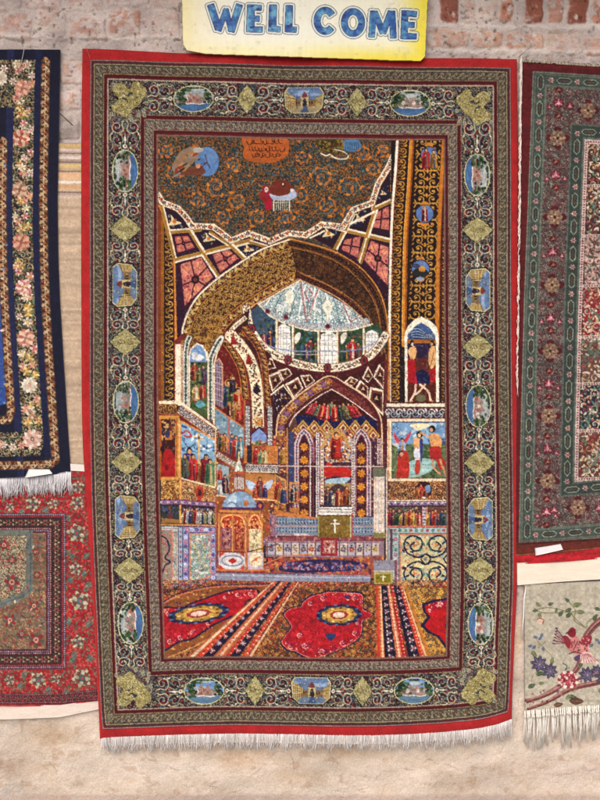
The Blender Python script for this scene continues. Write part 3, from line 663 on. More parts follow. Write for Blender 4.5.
cv.fig(426, 168, 20, (176, 40, 46)); cv.fig(433.5, 168, 18, (170, 130, 60)); cv.fig(424.5, 221, 15, (126, 34, 40), halo=(180, 150, 90)); cv.E(420, 273, 8, 5, (44, 44, 48)); cv.E(422, 269, 3.4, 3, (200, 140, 60)); cv.E(416, 266, 4, 2.4, (60, 70, 96)); cv.E(420, 279, 4, 2, (150, 160, 176))
# niche with two bearers
cv.Z(340, 230, 5)
cv.P([(325, 900), (322, 520), (340, 480), (370, 450), (406, 432), (450, 455), (480, 480), (492, 520), (496, 900)], (246, 232, 208))
cv.P([(338, 900), (336, 560), (340, 520), (370, 486), (406, 462), (450, 490), (478, 530), (480, 900)], (46, 34, 60))
cv.clipto([(338, 870), (336, 560), (340, 520), (370, 486), (406, 462), (450, 490), (478, 530), (480, 870)])
cv.B(330, 450, 490, 545, (66, 92, 138)); 
for i in range(9): cv.K([(340+i*3, 500+i*5), (390, 486+i*7), (440, 520+i*3), (480, 505+i*5)], .7, (150, 168, 190) if i % 2 else (40, 46, 80))
cv.B(330, 548, 490, 566, (176, 108, 50)); cv.L([(330, 556), (490, 552)], .6, (110, 60, 34)); cv.B(330, 566, 490, 680, (50, 36, 66)); cv.B(330, 640, 490, 760, (96, 44, 40)); cv.B(330, 740, 490, 880, (92, 40, 30))
cv.Z(340, 340, 5); SK = (226, 172, 112)
cv.S([(335, 110), (350, 85), (372, 100), (378, 160), (372, 210), (335, 205), (325, 160)], (170, 26, 38)); cv.S([(340, 50), (372, 30), (382, 60), (372, 95), (352, 92)], SK, n=5); cv.E(358, 18, 10, 18, (40, 26, 24)); cv.E(362, 22, 7, 10, (235, 215, 195))
cv.S([(446, 45), (470, 30), (478, 70), (476, 120), (455, 145), (442, 110)], SK, n=5); cv.S([(446, 160), (480, 140), (484, 205), (450, 205)], (170, 30, 36)); cv.E(460, 15, 10, 16, (40, 26, 24)); cv.E(458, 20, 6, 9, SK); cv.K([(470, 50), (462, 90), (445, 150)], .7, (120, 70, 50))
cv.S([(375, 165), (410, 150), (440, 165), (450, 200), (436, 225), (405, 212), (380, 225), (368, 205)], (28, 32, 74)); cv.S([(368, 205), (376, 165), (384, 200), (385, 235), (370, 225)], (180, 40, 56))
cv.K([(378, 225), (374, 262), (352, 305)], 2.0, (236, 206, 176)); cv.K([(425, 222), (392, 262), (378, 270)], 1.6, (236, 206, 176)); cv.K([(400, 222), (440, 258), (452, 300)], 2.0, (236, 206, 176)); cv.E(404, 290, 26, 18, (112, 108, 80)); cv.L([(345, 306), (362, 306)], 1.0, SK); cv.L([(446, 304), (464, 306)], 1.0, SK)
cv.clip = FDM
# --- big pointed arch
cv.Z()
out = [(180, 400), (180.5, 345), (184, 320), (196, 297), (217, 277.5), (240, 261.5), (262, 248), (289, 238.5), (318, 245), (343, 255), (366, 273), (382, 298), (389, 335), (390, 400)]
cv.P(cat(out, 8)+[(390, 420), (180, 420)], (84, 40, 38))
def off(pts, d):
    q = np.array(cat(pts, 8)); t = np.gradient(q, axis=0); t /= np.linalg.norm(t, axis=1)[:, None]+1e-9
    return [tuple(p) for p in q+np.stack([-t[:, 1], t[:, 0]], 1)*d]
LO = [(180, 420), (180.5, 345), (184, 320), (196, 297), (217, 277.5), (240, 261.5), (262, 248), (289, 238.5)]
RO = [(289, 238.5), (318, 246), (343, 256), (366, 273), (382, 298), (388.5, 335), (389, 400)]
LI = [(209, 420), (210, 345), (219, 324), (236, 306), (262, 289), (298, 271)]
cv.arab([(186, 420), (187, 345), (192, 320), (204, 300), (224, 284), (245, 268), (290, 245), (298, 272)]+LI[::-1], (58, 38, 28), [(110, 76, 42), (66, 42, 30), (46, 30, 26)], 3.4, .5, 33)
cv.clipto([(186, 420), (187, 345), (192, 320), (204, 300), (224, 284), (245, 268), (290, 245), (298, 272)]+LI[::-1]); cv.clip *= FDM
for d_, ph in ((12.0, 0), (16.4, 2.2), (20.8, 0), (25.2, 2.2), (29.6, 0), (34, 2.2)):
    pp = off(LO, d_)[4::4]; cv.K(pp, .5, (150, 104, 54))
    for n_, (x, y, a) in enumerate(cv.along(pp, 5.0, start=ph)): sg_ = 1 if n_ % 2 else -1; cv.curl(x-sg_*.5*math.sin(a), y+sg_*.5*math.cos(a), 2.3, a+1.2*sg_, sg_, .6, (204, 156, 82), 1.25); cv.E(x+2.4*math.cos(a)-sg_*1.2*math.sin(a), y+2.4*math.sin(a)+sg_*1.2*math.cos(a), 1.0, .45, (212, 166, 92), a+.9*sg_); cv.E(x+2.4*math.cos(a)+sg_*1.5*math.sin(a), y+2.4*math.sin(a)-sg_*1.5*math.cos(a), .7, .4, (120, 56, 40), a)
cv.clip = FDM
cv.rib(off(LO, 5.3)[::4], 7, (46, 28, 28), (206, 138, 60), 'leaf', ((190, 150, 80), (130, 80, 50), (196, 170, 110)), 3.4, 1.15, ew=.8)
cv.K(off(LO, 1.0)[::4], 2.0, (246, 226, 196)); cv.K(LO, .6, (120, 60, 40))
cv.rib([(213, 420), (214, 345), (223, 326), (240, 310), (264, 294), (297, 275.5)], 6.2, (70, 36, 34), (206, 138, 60), 'leaf', ((190, 150, 80), (140, 90, 50), (206, 170, 110)), 3.4, 1.15, ew=.9)
# right (shadowed side woven in dark yarns)
cv.arab([(289, 240), (318, 247), (343, 257), (366, 274), (382, 299), (388, 335), (388, 420), (384, 420), (383, 360), (372, 335), (355, 310), (330, 292), (299, 277)], (58, 34, 26), [(96, 62, 36), (34, 22, 22), (120, 82, 46), (80, 50, 34)], 3.4, .7, 34)
cv.rib([(289, 243), (318, 250), (341, 260), (362, 277), (378, 301), (384.5, 335), (385.5, 400)], 4.6, (50, 28, 26), (150, 96, 50), 'spot', ((120, 84, 46), (90, 56, 40)), 3, 1.1, ew=.5)
cv.rib([(298, 275.5), (330, 290), (355, 308), (372, 331), (382, 356), (385, 400)], 4.8, (64, 28, 32), (160, 104, 58), 'spot', ((130, 90, 50), (96, 60, 40)), 3, 1.1, ew=.5)
cv.K(RO, 1.3, (206, 138, 62)); cv.L([(291, 243), (297, 273)], .8, (50, 26, 24))
cv.K([(298, 271.5), (330, 286), (357, 304), (375, 328), (386, 356), (388, 400)], .7, (190, 130, 66)); cv.K([(290, 247), (318, 254), (340, 264), (360, 281), (375, 304), (381, 335), (382, 380)], .8, (176, 116, 56)); cv.K([(226, 331), (243, 314.5), (262, 300.5), (299, 280)], 1.0, (236, 200, 150)); cv.K([(299, 280), (333, 295.5), (356, 312.5), (371, 332)], .8, (206, 160, 110))
# --- dome interior seen through the arch
inner = [(217, 440), (217.5, 350), (226, 330), (243, 314), (262, 300), (299, 279.5), (333, 295), (356, 312), (370, 331), (381, 356), (384, 440)]
cv.P(inner, (84, 34, 38))
dome = [(262, 300), (299, 279.5), (333, 295), (356, 312), (372, 334), (374, 326)]
cv.Z(240, 230, 5)
cvd = [(100, 362), (300, 245), (440, 320), (560, 395), (660, 480), (640, 482), (560, 500), (440, 505), (330, 495), (220, 460), (150, 415)]
cv.arab(cvd, (214, 222, 214), [(112, 142, 146), (84, 112, 120), (146, 172, 168), (236, 236, 226), (104, 132, 140)], 20, .75, 5)
cv.clipto(cvd); cv.clip *= FDM
for q_ in range(13):
    xr_ = 110+q_*44; yr_ = 372+112*math.sin(PI*min(1, (xr_-90)/640)*.98)**.7
    cv.K([(372, 180), ((372+xr_)/2+(xr_-372)*.14, (180+yr_)/2-12), (xr_, yr_+10)], .9 if q_ % 2 else 1.5, (96, 122, 134) if q_ % 2 else (238, 238, 228)); cv.E(xr_, yr_-24, 9, 12, (84, 116, 132)); cv.E(xr_, yr_-24, 5, 7, (236, 236, 226))
cv.clip = FDM
for a, b in (((303, 252), (331, 455)), ((392, 292), (335, 455)), ((346, 288), (362, 322)), ((362, 322), (343, 356)), ((343, 356), (326, 318)), ((326, 318), (346, 288)), ((508, 352), (552, 460)), ((600, 425), (556, 460)), ((168, 322), (128, 360))): cv.L([a, b], .9, (176, 70, 76)); cv.L([(a[0]+7, a[1]+2), (b[0]+4, b[1]-12)], .6, (236, 216, 206)); cv.L([(a[0]-7, a[1]+4), (b[0]-5, b[1]-12)], .5, (120, 130, 140))
for x, y in ((248, 335), (438, 385)):
    cv.E(x, y, 22, 33, (240, 232, 206)); cv.P([(x-6, y+25), (x+6, y+25), (x+5, y+70), (x-10, y+78), (x-5, y+60)], (238, 230, 206)); cv.L([(x, y-30), (x+2, y-52)], 1.0, (236, 228, 206)); cv.E(x, y, 9, 14, (150, 166, 160), a=.4)
cv.rib([(100, 365), (150, 418), (225, 455), (330, 482), (440, 490), (560, 482), (640, 455)], 5.4, (206, 208, 200), (150, 160, 160), 'curl', ((104, 128, 146), (140, 110, 120)), 3.4, 1.2)
cv.K([(92, 370), (145, 428), (225, 468), (330, 500), (440, 508), (560, 500), (660, 470)], 1.6, (240, 226, 190))
for x, y in ((230, 435), (438, 482), (138, 405)): cv.E(x, y, 13, 13, (130, 44, 56)); cv.E(x, y, 7, 7, (60, 40, 60))
cv.K([(92, 372), (298, 250)], 1.1, (236, 206, 160)); cv.K([(298, 250), (465, 325), (580, 410), (655, 510)], .9, (206, 160, 110))
# windows ring
cv.P([(92, 375), (145, 432), (225, 472), (330, 504), (440, 512), (560, 504), (690, 468), (740, 560), (725, 590), (640, 640), (560, 665), (440, 680), (290, 670), (150, 620), (60, 540), (40, 460), (60, 400)], (52, 78, 60))
cv.P([(92, 378), (60, 400), (40, 460), (60, 540), (130, 610), (180, 640), (182, 455), (145, 432)], (64, 84, 104))
R_ = random.Random(8)
for (x0, x1, y0) in ((186, 262, 470), (268, 392, 502), (488, 620, 512), (100, 178, 440)):
    for i in range(60): cv.E(R_.uniform(x0, x1), R_.uniform(y0, 660), R_.uniform(5, 13), R_.uniform(4, 9), R_.choice([(50, 84, 52), (40, 60, 60), (92, 104, 62), (70, 110, 130), (36, 40, 44), (120, 90, 60)]), R_.uniform(0, 3))
for x, y, h, c in ((350, 640, 95, (150, 30, 40)), (330, 645, 80, (44, 60, 100)), (375, 645, 85, (40, 70, 50)), (560, 645, 105, (196, 34, 44)), (530, 650, 80, (50, 80, 60)), (590, 650, 90, (120, 60, 50)), (150, 590, 90, (60, 40, 80)), (120, 575, 60, (150, 44, 60))): cv.fig(x, y, h, c)
def lattice(x0, x1, y0, y1, col=(244, 240, 228)):
    xm = (x0+x1)/2
    cv.S([(x0, y1), (x0, y0+25), (x0+4, y0+15), (xm, y0), (x1-4, y0+15), (x1, y0+25), (x1, y1)], col, n=3)
    for i in range(1, 4): cv.L([(x0+(x1-x0)*i/4, y0+12), (x0+(x1-x0)*i/4, y1)], .45, (130, 130, 140))
    for i in range(6): cv.L([(x0, y0+20+i*(y1-y0-10)/6), (x1, y0+20+i*(y1-y0-10)/6)], .45, (150, 146, 140))
lattice(186, 250, 470, 640); lattice(404, 480, 508, 665); lattice(628, 690, 500, 620)
for x, ya, yb in ((183, 450, 640), (264, 476, 668), (392, 504, 678), (486, 508, 676), (618, 494, 650)): cv.L([(x, ya), (x, yb)], 2.0, (238, 222, 186)); cv.L([(x+8, ya), (x+8, yb)], .7, (150, 60, 50))
for x in (290, 520): cv.S([(x-18, 540), (x-10, 520), (x+10, 512), (x+14, 530), (x, 560), (x-14, 570)], (236, 226, 206), n=3)
cv.K([(60, 500), (120, 560), (180, 592), (290, 606), (400, 606), (520, 606), (620, 590), (700, 545)], 1.0, (130, 150, 196)); cv.K([(70, 520), (130, 580), (190, 610), (290, 622), (400, 624)], .5, (230, 226, 220))
for i in range(22): x, y, _ = cv.along([(60, 500), (120, 560), (180, 592), (290, 606), (400, 606), (520, 606), (620, 590), (700, 545)], 31)[i] if i < 21 else (60, 500, 0); cv.L([(x, y), (x, y+22)], .5, (130, 120, 150))
# cornice of cream with spots
cv.Z(); cor = [(246, 306), (249.5, 325), (259, 342), (272, 353.5), (290, 361.5), (310, 366.5), (332, 368), (352, 364.5), (368, 357), (379, 346), (386, 334)]
cv.rib(cor, 7.6, (244, 228, 196), (120, 60, 50), 'spot', ((110, 60, 50), (90, 84, 80), (70, 50, 50), (150, 100, 70)), 1.7, 1.1, 7, ew=.6)
for x, y in ((288, 360), (327.5, 368), (364, 360.5), (252, 329)): cv.E(x, y, 4.0, 5.0, (60, 26, 32)); cv.E(x, y, 3, 4, (150, 44, 48)); cv.E(x, y, 1.6, 2.4, (50, 50, 70))
# --- pendentives below the cornice
cv.Z(240, 340, 5)
cv.P([(80, 60), (130, 110), (200, 150), (330, 178), (440, 190), (560, 178), (660, 130), (725, 60), (725, 620), (150, 620), (110, 300), (90, 150)], (74, 30, 34))
def brk(pts, c=(120, 60, 50), star=True):
    cv.P(pts, (246, 226, 196)); cx = sum(p[0] for p in pts)/len(pts); cy = sum(p[1] for p in pts)/len(pts)
    cv.P([(cx+(x-cx)*.8+2, cy+(y-cy)*.8+2) for x, y in pts], c); cv.P([(cx+(x-cx)*.55+3, cy+(y-cy)*.55+3) for x, y in pts], (54, 30, 36))
    if star: cv.S([(cx-10, cy+6), (cx-3, cy-2), (cx+2, cy-14), (cx+6, cy), (cx+12, cy+8), (cx, cy+6)], (216, 180, 130), n=2)
for p in ([(108, 88), (160, 92), (180, 140), (140, 150)], [(190, 152), (240, 140), (262, 170), (215, 205)], [(140, 178), (190, 158), (212, 205), (160, 260)], [(225, 222), (290, 185), (316, 240), (268, 292)], [(300, 178), (350, 172), (375, 205), (328, 240)]): brk(p)
for p in ([(520, 210), (552, 182), (590, 200), (560, 232)], [(575, 245), (600, 200), (640, 235), (640, 290)], [(610, 190), (640, 130), (665, 180), (640, 215)], [(665, 185), (695, 120), (720, 150), (716, 245)], [(640, 300), (650, 235), (716, 250), (716, 380)]): brk(p)
cv.P([(160, 270), (215, 228), (268, 295), (220, 345), (180, 400)], (54, 26, 44)); cv.speck([(165, 275), (215, 235), (255, 295), (190, 370)], [(190, 190, 200), (150, 110, 60), (40, 40, 70), (206, 150, 80)], 60, 4, 2); cv.L([(155, 275), (216, 226)], 1.5, (246, 230, 205)); cv.L([(216, 226), (268, 295)], 1.2, (240, 215, 170))
# second arch
cv.P(cat([(180, 640), (182, 430), (200, 360), (270, 290), (360, 225), (448, 178), (540, 225), (640, 295), (695, 360), (715, 430), (718, 640)], 6), (88, 36, 42))
cv.K([(182, 620), (184, 430), (205, 360), (275, 290), (362, 226), (448, 180), (540, 226), (638, 292), (690, 360), (708, 430), (710, 620)], 1.3, (240, 200, 160))
cv.rib([(203, 620), (206, 440), (232, 372), (300, 300), (380, 245), (450, 208)], 7.2, (84, 34, 44), (206, 150, 84), 'flower', ((206, 160, 90), (120, 90, 140), (180, 110, 60)), 5.2, 1.25, ew=.5)
cv.arab([(460, 200), (620, 300), (690, 400), (690, 420), (590, 325), (462, 245)], (84, 30, 36), [(130, 60, 50), (110, 40, 60), (150, 90, 60)], 14, .6, 9)
cv.P([(236, 640), (240, 440), (275, 380), (350, 315), (400, 280), (458, 246), (520, 282), (590, 330), (680, 402), (690, 640)], (96, 58, 50))
cv.P([(275, 380), (350, 315), (400, 280), (458, 246), (520, 282), (590, 330), (684, 405), (640, 450), (330, 450)], (66, 24, 28))
cv.K([(240, 440), (275, 378), (350, 313), (400, 278), (458, 246)], 1.0, (240, 216, 200)); cv.L([(458, 246), (520, 282), (590, 330), (684, 404)], 1.0, (240, 216, 200))
cv.P([(275, 384), (330, 370), (440, 380), (600, 370), (688, 405), (680, 470), (300, 470)], (32, 34, 76))
for i, (x, y, h, c, ln) in enumerate(((345, 372, 70, (206, 40, 44), .5), (372, 380, 62, (100, 130, 96), .4), (400, 392, 80, (196, 44, 50), .25), (428, 400, 80, (210, 36, 40), .12), (458, 376, 70, (110, 140, 110), 0), (476, 402, 84, (206, 40, 40), -.05), (505, 396, 74, (36, 56, 60), -.1), (540, 392, 80, (130, 120, 70), -.3), (575, 384, 70, (206, 44, 50), -.5), (598, 376, 60, (180, 40, 44), -.6), (328, 366, 50, (160, 40, 50), .6))): cv.fig(x, y, h, c, lean=ln)
cv.L([(320, 366), (440, 398), (600, 368)], .9, (60, 20, 30))
# muqarnas lozenges
for j, (yy, xs) in enumerate(((440, (315, 372, 432, 515, 575, 630)), (478, (275, 340, 400, 545, 605, 665)), (515, (262, 310, 630)))):
    for x in xs:
        for q, c in ((1, (214, 160, 76)), (.78, (130, 72, 50)), (.55, (226, 196, 140)), (.3, (130, 44, 50))): cv.P([(x, yy-42*q), (x+34*q, yy), (x, yy+42*q), (x-34*q, yy)], c)
# niches
cv.Z(240, 450, 5)
def blk(x0, y0, x1, y1, c): cv.B(x0, y0, x1, y1, c)
cv.P([(235, 420), (235, -60), (690, -60), (690, 420)], (74, 44, 60))
cv.speck([(235, -70), (690, -70), (690, 380), (235, 380)], [(150, 100, 90), (100, 60, 90), (190, 160, 130), (60, 50, 90), (140, 60, 60), (206, 190, 170)], 700, 4, 5)
cv.B(225, -130, 245, 300, (70, 34, 44)); cv.B(245, -90, 270, 180, (60, 70, 110)); cv.B(232, -110, 240, 270, (196, 130, 80))
for x0 in (275, 560):
    cv.P([(x0-4, 340), (x0-4, -40), (x0+20, -90), (x0+45, -118), (x0+70, -90), (x0+95, -40), (x0+95, 340)], (66, 36, 60))
    cv.rib([(x0+8, 330), (x0+8, -30), (x0+25, -75), (x0+45, -96), (x0+66, -75), (x0+84, -30), (x0+84, 330)], 4.2, (206, 198, 190), (150, 60, 70), 'bead', ((80, 90, 140), (150, 60, 70)), 3, .9, smooth=False)
    cv.P([(x0+22, 340), (x0+22, -25), (x0+45, -65), (x0+70, -25), (x0+70, 340)], (70, 32, 40)); cv.speck([(x0+22, 330), (x0+22, -20), (x0+70, -20), (x0+70, 330)], [(130, 60, 60), (90, 70, 110), (110, 50, 50)], 120, 4, 6)
    for k in range(6): y_ = -15+k*66; cv.flow(x0+46, y_, 21, [(222, 150, 50), (206, 130, 44)], 8, .2, (190, 100, 40))
cv.B(355, 60, 378, 340, (46, 30, 40)); cv.L([(366, -80), (366, 340)], .9, (150, 60, 60)); cv.rib([(388, -90), (388, 335)], 3.2, (226, 214, 200), (80, 50, 90), 'bead', ((150, 60, 80), (90, 100, 160)), 2.6, .9, smooth=False)
cv.rib([(565, -60), (565, 335)], 3.0, (226, 214, 200), (80, 50, 90), 'bead', ((70, 60, 80), (150, 60, 60)), 2.6, .9, smooth=False); cv.rib([(410, -60), (410, 270)], 3.0, (230, 216, 190), (150, 60, 60), 'bead', ((150, 60, 60), (70, 90, 90)), 3.6, .9, smooth=False)
# centre painting
cv.B(425, -60, 555, 60, (206, 196, 176)); cv.speck([(425, -100), (555, -100), (555, 60), (425, 60)], [(206, 150, 60), (150, 60, 70), (110, 130, 160), (90, 40, 60), (230, 214, 190), (180, 90, 50)], 260, 6, 9)
cv.P([(400, -10), (440, -90), (480, -112), (520, -90), (555, -10), (540, -10), (510, -74), (480, -92), (450, -74), (418, -10)], (196, 150, 90))
cv.E(480, -40, 30, 46, (190, 120, 60)); cv.fig(480, 40, 130, (150, 34, 40), (176, 50, 40), halo=(214, 150, 70)); cv.S([(440, 60), (480, 85), (530, 80), (555, 110), (545, 140), (480, 130), (430, 138), (420, 100)], (196, 44, 40)); cv.S([(425, 150), (480, 140), (550, 138), (520, 165), (440, 168)], (170, 200, 216))
cv.B(424, 165, 552, 275, (170, 140, 90)); cv.S([(440, 275), (445, 200), (490, 168), (535, 200), (545, 275)], (72, 56, 60), n=5)
for x, h, c in ((438, 90, (80, 60, 70)), (455, 75, (60, 80, 110)), (472, 60, (210, 190, 160)), (492, 85, (170, 50, 50)), (512, 66, (190, 110, 60)), (532, 92, (150, 60, 40)), (546, 60, (90, 70, 60))): cv.fig(x, 272, h, c)
# side chapel beside the cupola
cv.P([(140, 60), (232, 60), (232, 330), (140, 330)], (112, 58, 50)); cv.B(165, -70, 232, 70, (150, 90, 60)); cv.speck([(140, -70), (235, -70), (235, 330), (140, 330)], [(206, 140, 70), (70, 40, 50), (150, 50, 50), (226, 180, 120), (60, 60, 90)], 260, 4.5, 14)
cv.P([(172, 120), (230, 150), (230, 282), (172, 255)], (222, 160, 90)); cv.P([(178, 132), (224, 156), (224, 270), (178, 248)], (150, 110, 80)); cv.fig(190, 246, 90, (176, 50, 44)); cv.fig(206, 256, 84, (206, 150, 70)); cv.fig(218, 264, 80, (60, 70, 110)); cv.fig(198, 190, 40, (190, 60, 50))
cv.P([(172, 262), (232, 288), (232, 330), (172, 318)], (206, 140, 70)); cv.speck([(172, 266), (232, 290), (232, 328), (172, 314)], [(80, 44, 40), (150, 80, 50), (60, 50, 90)], 46, 5, 4)
cv.P([(248, 160), (296, 160), (296, 270), (248, 262)], (206, 140, 80)); cv.P([(254, 170), (292, 170), (292, 262), (254, 256)], (150, 130, 130)); cv.fig(268, 256, 86, (50, 60, 80)); cv.fig(284, 258, 60, (150, 60, 50)); cv.P([(248, 290), (296, 290), (296, 318), (248, 308)], (190, 120, 60)); cv.fig(160, -4, 60, (206, 60, 50)); cv.fig(196, 66, 90, (60, 60, 120)); cv.fig(214, 66, 84, (176, 130, 60))
for k_ in range(9): cv.L([(150+k_*10, 332), (150+k_*10, 300)], .5, (90, 50, 50))
# white thread line across
cv.L([(0, 79), (715, 83)], .9, (226, 206, 190))
# blue skirting panels, steps, altar
cv.B(180, 335, 700, 425, (120, 134, 152))
cv.P([(100, 300), (185, 330), (185, 440), (130, 470), (90, 520), (90, 380)], (146, 104, 116)); cv.speck([(100, 300), (185, 330), (185, 440), (130, 470), (90, 510)], [(90, 90, 140), (206, 140, 90), (120, 50, 60), (196, 190, 200)], 90, 4.5, 15); cv.fig(120, 376, 56, (190, 60, 50)); cv.fig(146, 378, 50, (60, 70, 120))
for y0 in (345, 388):
    for k in range(34): x = 186+k*15.2; cv.E(x, y0+12, 5, 13, (66, 84, 110)); cv.E(x+7, y0+14, 2, 10, (176, 186, 196)); cv.E(x, y0+12, 2, 4, (190, 196, 200))
cv.L([(180, 380), (700, 383)], .8, (190, 150, 140)); cv.P([(180, 330), (390, 345), (390, 338), (180, 300)], (196, 120, 60)); cv.L([(180, 426), (700, 430)], 1.0, (196, 130, 110))
cv.P([(140, 440), (400, 425), (720, 432), (720, 470), (130, 470)], (140, 76, 80)); cv.speck([(140, 430), (720, 430), (720, 470), (140, 470)], [(96, 60, 90), (190, 120, 110), (120, 50, 60)], 120, 6, 4); cv.B(265, 418, 345, 426, (214, 200, 190))
cv.B(388, 322, 560, 438, (124, 98, 44)); cv.B(395, 285, 560, 325, (236, 230, 216)); cv.L([(395, 293), (560, 296)], .8, (90, 80, 90)); cv.L([(395, 308), (560, 310)], .7, (140, 130, 140)); cv.L([(395, 326), (556, 326)], 1.0, (60, 44, 50))
cv.speck([(395, 330), (552, 330), (552, 436), (395, 436)], [(146, 120, 60), (104, 80, 36)], 60, 5, 3); cv.L([(474, 348), (474, 412)], 1.4, (240, 236, 220)); cv.L([(454, 368), (496, 368)], 1.4, (240, 236, 220)); cv.L([(466, 350), (484, 350)], .7, (240, 236, 220))
cv.L([(558, 320), (558, 436)], 1.4, (196, 44, 50)); cv.L([(392, 335), (392, 436)], 1.2, (150, 150, 110)); cv.B(549, 330, 556, 436, (176, 176, 130))
cv.B(130, 455, 720, 535, (150, 124, 134)); 
for k, c in enumerate(((90, 90, 130), (176, 146, 70), (80, 80, 130), (206, 190, 170), (80, 80, 120), (196, 70, 60), (90, 90, 130), (170, 70, 60), (170, 70, 60), (90, 90, 130), (196, 60, 60), (80, 80, 120), (206, 190, 170), (176, 146, 70))):
    x = 140+k*40; cv.B(x, 465, x+34, 525, (176, 170, 180) if k % 2 == 0 else (206, 190, 176)); cv.flow(x+17, 495, 15, [c, tuple(np.array(c)*.6)], 7, k, (214, 160, 80)); cv.L([(x-3, 462), (x-3, 528)], 1.0, (120, 60, 70)); cv.E(x+17, 476, 6, 4, (60, 60, 100))
cv.B(402, 438, 486, 528, (150, 40, 50)); cv.B(416, 450, 476, 515, (190, 120, 110)); cv.speck([(418, 452), (474, 452), (474, 512), (418, 512)], [(230, 200, 180), (120, 30, 40), (90, 60, 60)], 50, 4, 3)
cv.P([(90, 600), (200, 540), (720, 530), (720, 640), (60, 640)], (150, 84, 70)); cv.speck([(100, 540), (720, 530), (720, 620), (60, 620)], [(196, 80, 60), (206, 140, 80), (90, 50, 60), (170, 60, 70)], 240, 7, 4)
cv.S([(190, 595), (240, 562), (400, 545), (560, 552), (640, 575), (560, 600), (380, 612), (250, 612)], (48, 44, 84)); cv.speck([(210, 560), (620, 560), (620, 600), (210, 600)], [(150, 130, 160), (120, 60, 90), (90, 90, 150), (190, 110, 90)], 130, 6, 2)
cv.L([(60, 600), (220, 530), (360, 520)], 1.2, (220, 130, 80)); cv.L([(40, 620), (200, 545)], .8, (150, 50, 50))
# --- spandrel between the great arch and the drum of windows
cv.Z(); cv.P([(216, 350), (222, 336), (243, 314), (250, 308), (248, 325), (258, 344), (272, 356), (262, 366), (236, 350)], (70, 36, 40)); cv.rib([(226, 338), (234, 327), (246, 317)], 4.2, (240, 224, 190), (120, 60, 50), 'spot', ((110, 60, 50), (90, 84, 80)), 1.7, 1.1, 7, ew=.4); cv.rib([(228, 345), (238, 336), (247, 334)], 3.6, (50, 30, 32), (190, 120, 66), 'leaf', ((190, 140, 76),), 2.6, 1.2, ew=.4)
# --- left aisle: small arches
cv.Z(150, 340, 5)
cv.P([(125, 0), (160, -30), (200, -40), (330, -70), (450, 0), (520, 110), (560, 300), (590, 420), (590, 640), (45, 640), (45, 320), (125, 310)], (120, 48, 44))
cv.arab([(150, 60), (158, 10), (195, -45), (260, -80), (345, -120), (366, -20), (325, 60), (300, 90), (262, 20), (235, 10), (205, 36), (194, 80)], (120, 84, 44), [(200, 150, 74), (70, 44, 30), (178, 128, 60), (60, 36, 28)], 18, .7, 35); cv.B(126, 20, 162, 330, (244, 224, 196)); cv.L([(157, 20), (157, 330)], 1.0, (190, 110, 60))
cv.rib([(178, 330), (178, 60), (186, 10), (200, -20)], 5.0, (220, 220, 206), (120, 70, 60), 'bead', ((96, 120, 100), (60, 60, 70)), 3.6, .95, smooth=False)
cv.P([(196, 340), (196, 80), (205, 45), (235, 18), (262, 30), (280, 60), (284, 100), (286, 395), (250, 375)], (76, 96, 56))
cv.P([(196, 110), (196, 80), (205, 45), (235, 18), (262, 30), (280, 60), (284, 110)], (120, 156, 200)); cv.E(240, 88, 30, 16, (226, 228, 226)); cv.E(222, 70, 16, 10, (206, 214, 222))
cv.speck([(200, 110), (284, 110), (284, 350), (200, 330)], [(60, 96, 50), (96, 110, 60), (40, 50, 44), (150, 60, 60), (110, 130, 80)], 130, 7, 3)
for x, y, h, c in ((222, 200, 90, (150, 50, 50)), (265, 215, 90, (60, 60, 90)), (228, 300, 80, (216, 170, 120)), (262, 290, 70, (176, 50, 50)), (245, 205, 70, (80, 110, 70))): cv.fig(x, y, h, c)
cv.E(252, 322, 24, 18, (96, 160, 170)); cv.L([(196, 340), (196, 80), (205, 45), (235, 18), (262, 30), (280, 60), (285, 100)], 1.6, (244, 226, 196))
cv.rib([(302, 400), (302, 120), (312, 70), (335, 20), (360, -15)], 5.2, (220, 220, 206), (120, 70, 60), 'bead', ((96, 120, 100), (60, 60, 70)), 3.6, .95); cv.L([(320, 420), (320, 130), (335, 60), (362, 5)], 1.5, (244, 222, 190)); cv.L([(286, 60), (290, 110), (290, 390)], 1.2, (240, 216, 180))
cv.P([(325, 330), (325, 120), (345, 50), (370, 10), (420, 80), (460, 180), (470, 430)], (110, 34, 34))
cv.speck([(325, 330), (325, 120), (370, 30), (460, 180), (470, 430)], [(150, 60, 44), (80, 26, 34), (130, 80, 50)], 90, 6, 8)
cv.P([(325, 320), (325, 110), (345, 95), (360, 120), (366, 345)], (150, 130, 150)); 
for i in range(3): cv.L([(330+i*11, 110), (332+i*11, 325)], .6, (90, 50, 60))
for i in range(7): cv.L([(326, 130+i*28), (364, 136+i*29)], .5, (220, 210, 210))
cv.L([(325, 110), (345, 93), (362, 120), (366, 340)], .9, (226, 160, 110))
for x, y, h, c in ((392, 330, 130, (60, 84, 110)), (415, 350, 140, (80, 100, 60)), (440, 370, 130, (176, 44, 40)), (425, 400, 90, (196, 140, 70)), (398, 380, 70, (90, 44, 60)), (445, 400, 70, (200, 60, 50)), (412, 260, 80, (54, 40, 50))): cv.fig(x, y, h, c, halo=(206, 150, 80))
cv.P([(325, 340), (470, 440), (470, 590), (325, 545)], (120, 150, 166)); cv.speck([(325, 345), (470, 440), (470, 500), (325, 440)], [(170, 186, 190), (90, 120, 140)], 40, 8, 3)
for x, y, h, c in ((340, 540, 90, (190, 60, 44)), (358, 550, 80, (60, 80, 60)), (374, 556, 90, (206, 130, 60)), (410, 570, 100, (60, 90, 120)), (430, 578, 100, (190, 60, 50)), (452, 586, 100, (80, 130, 150))): cv.fig(x, y, h, c)
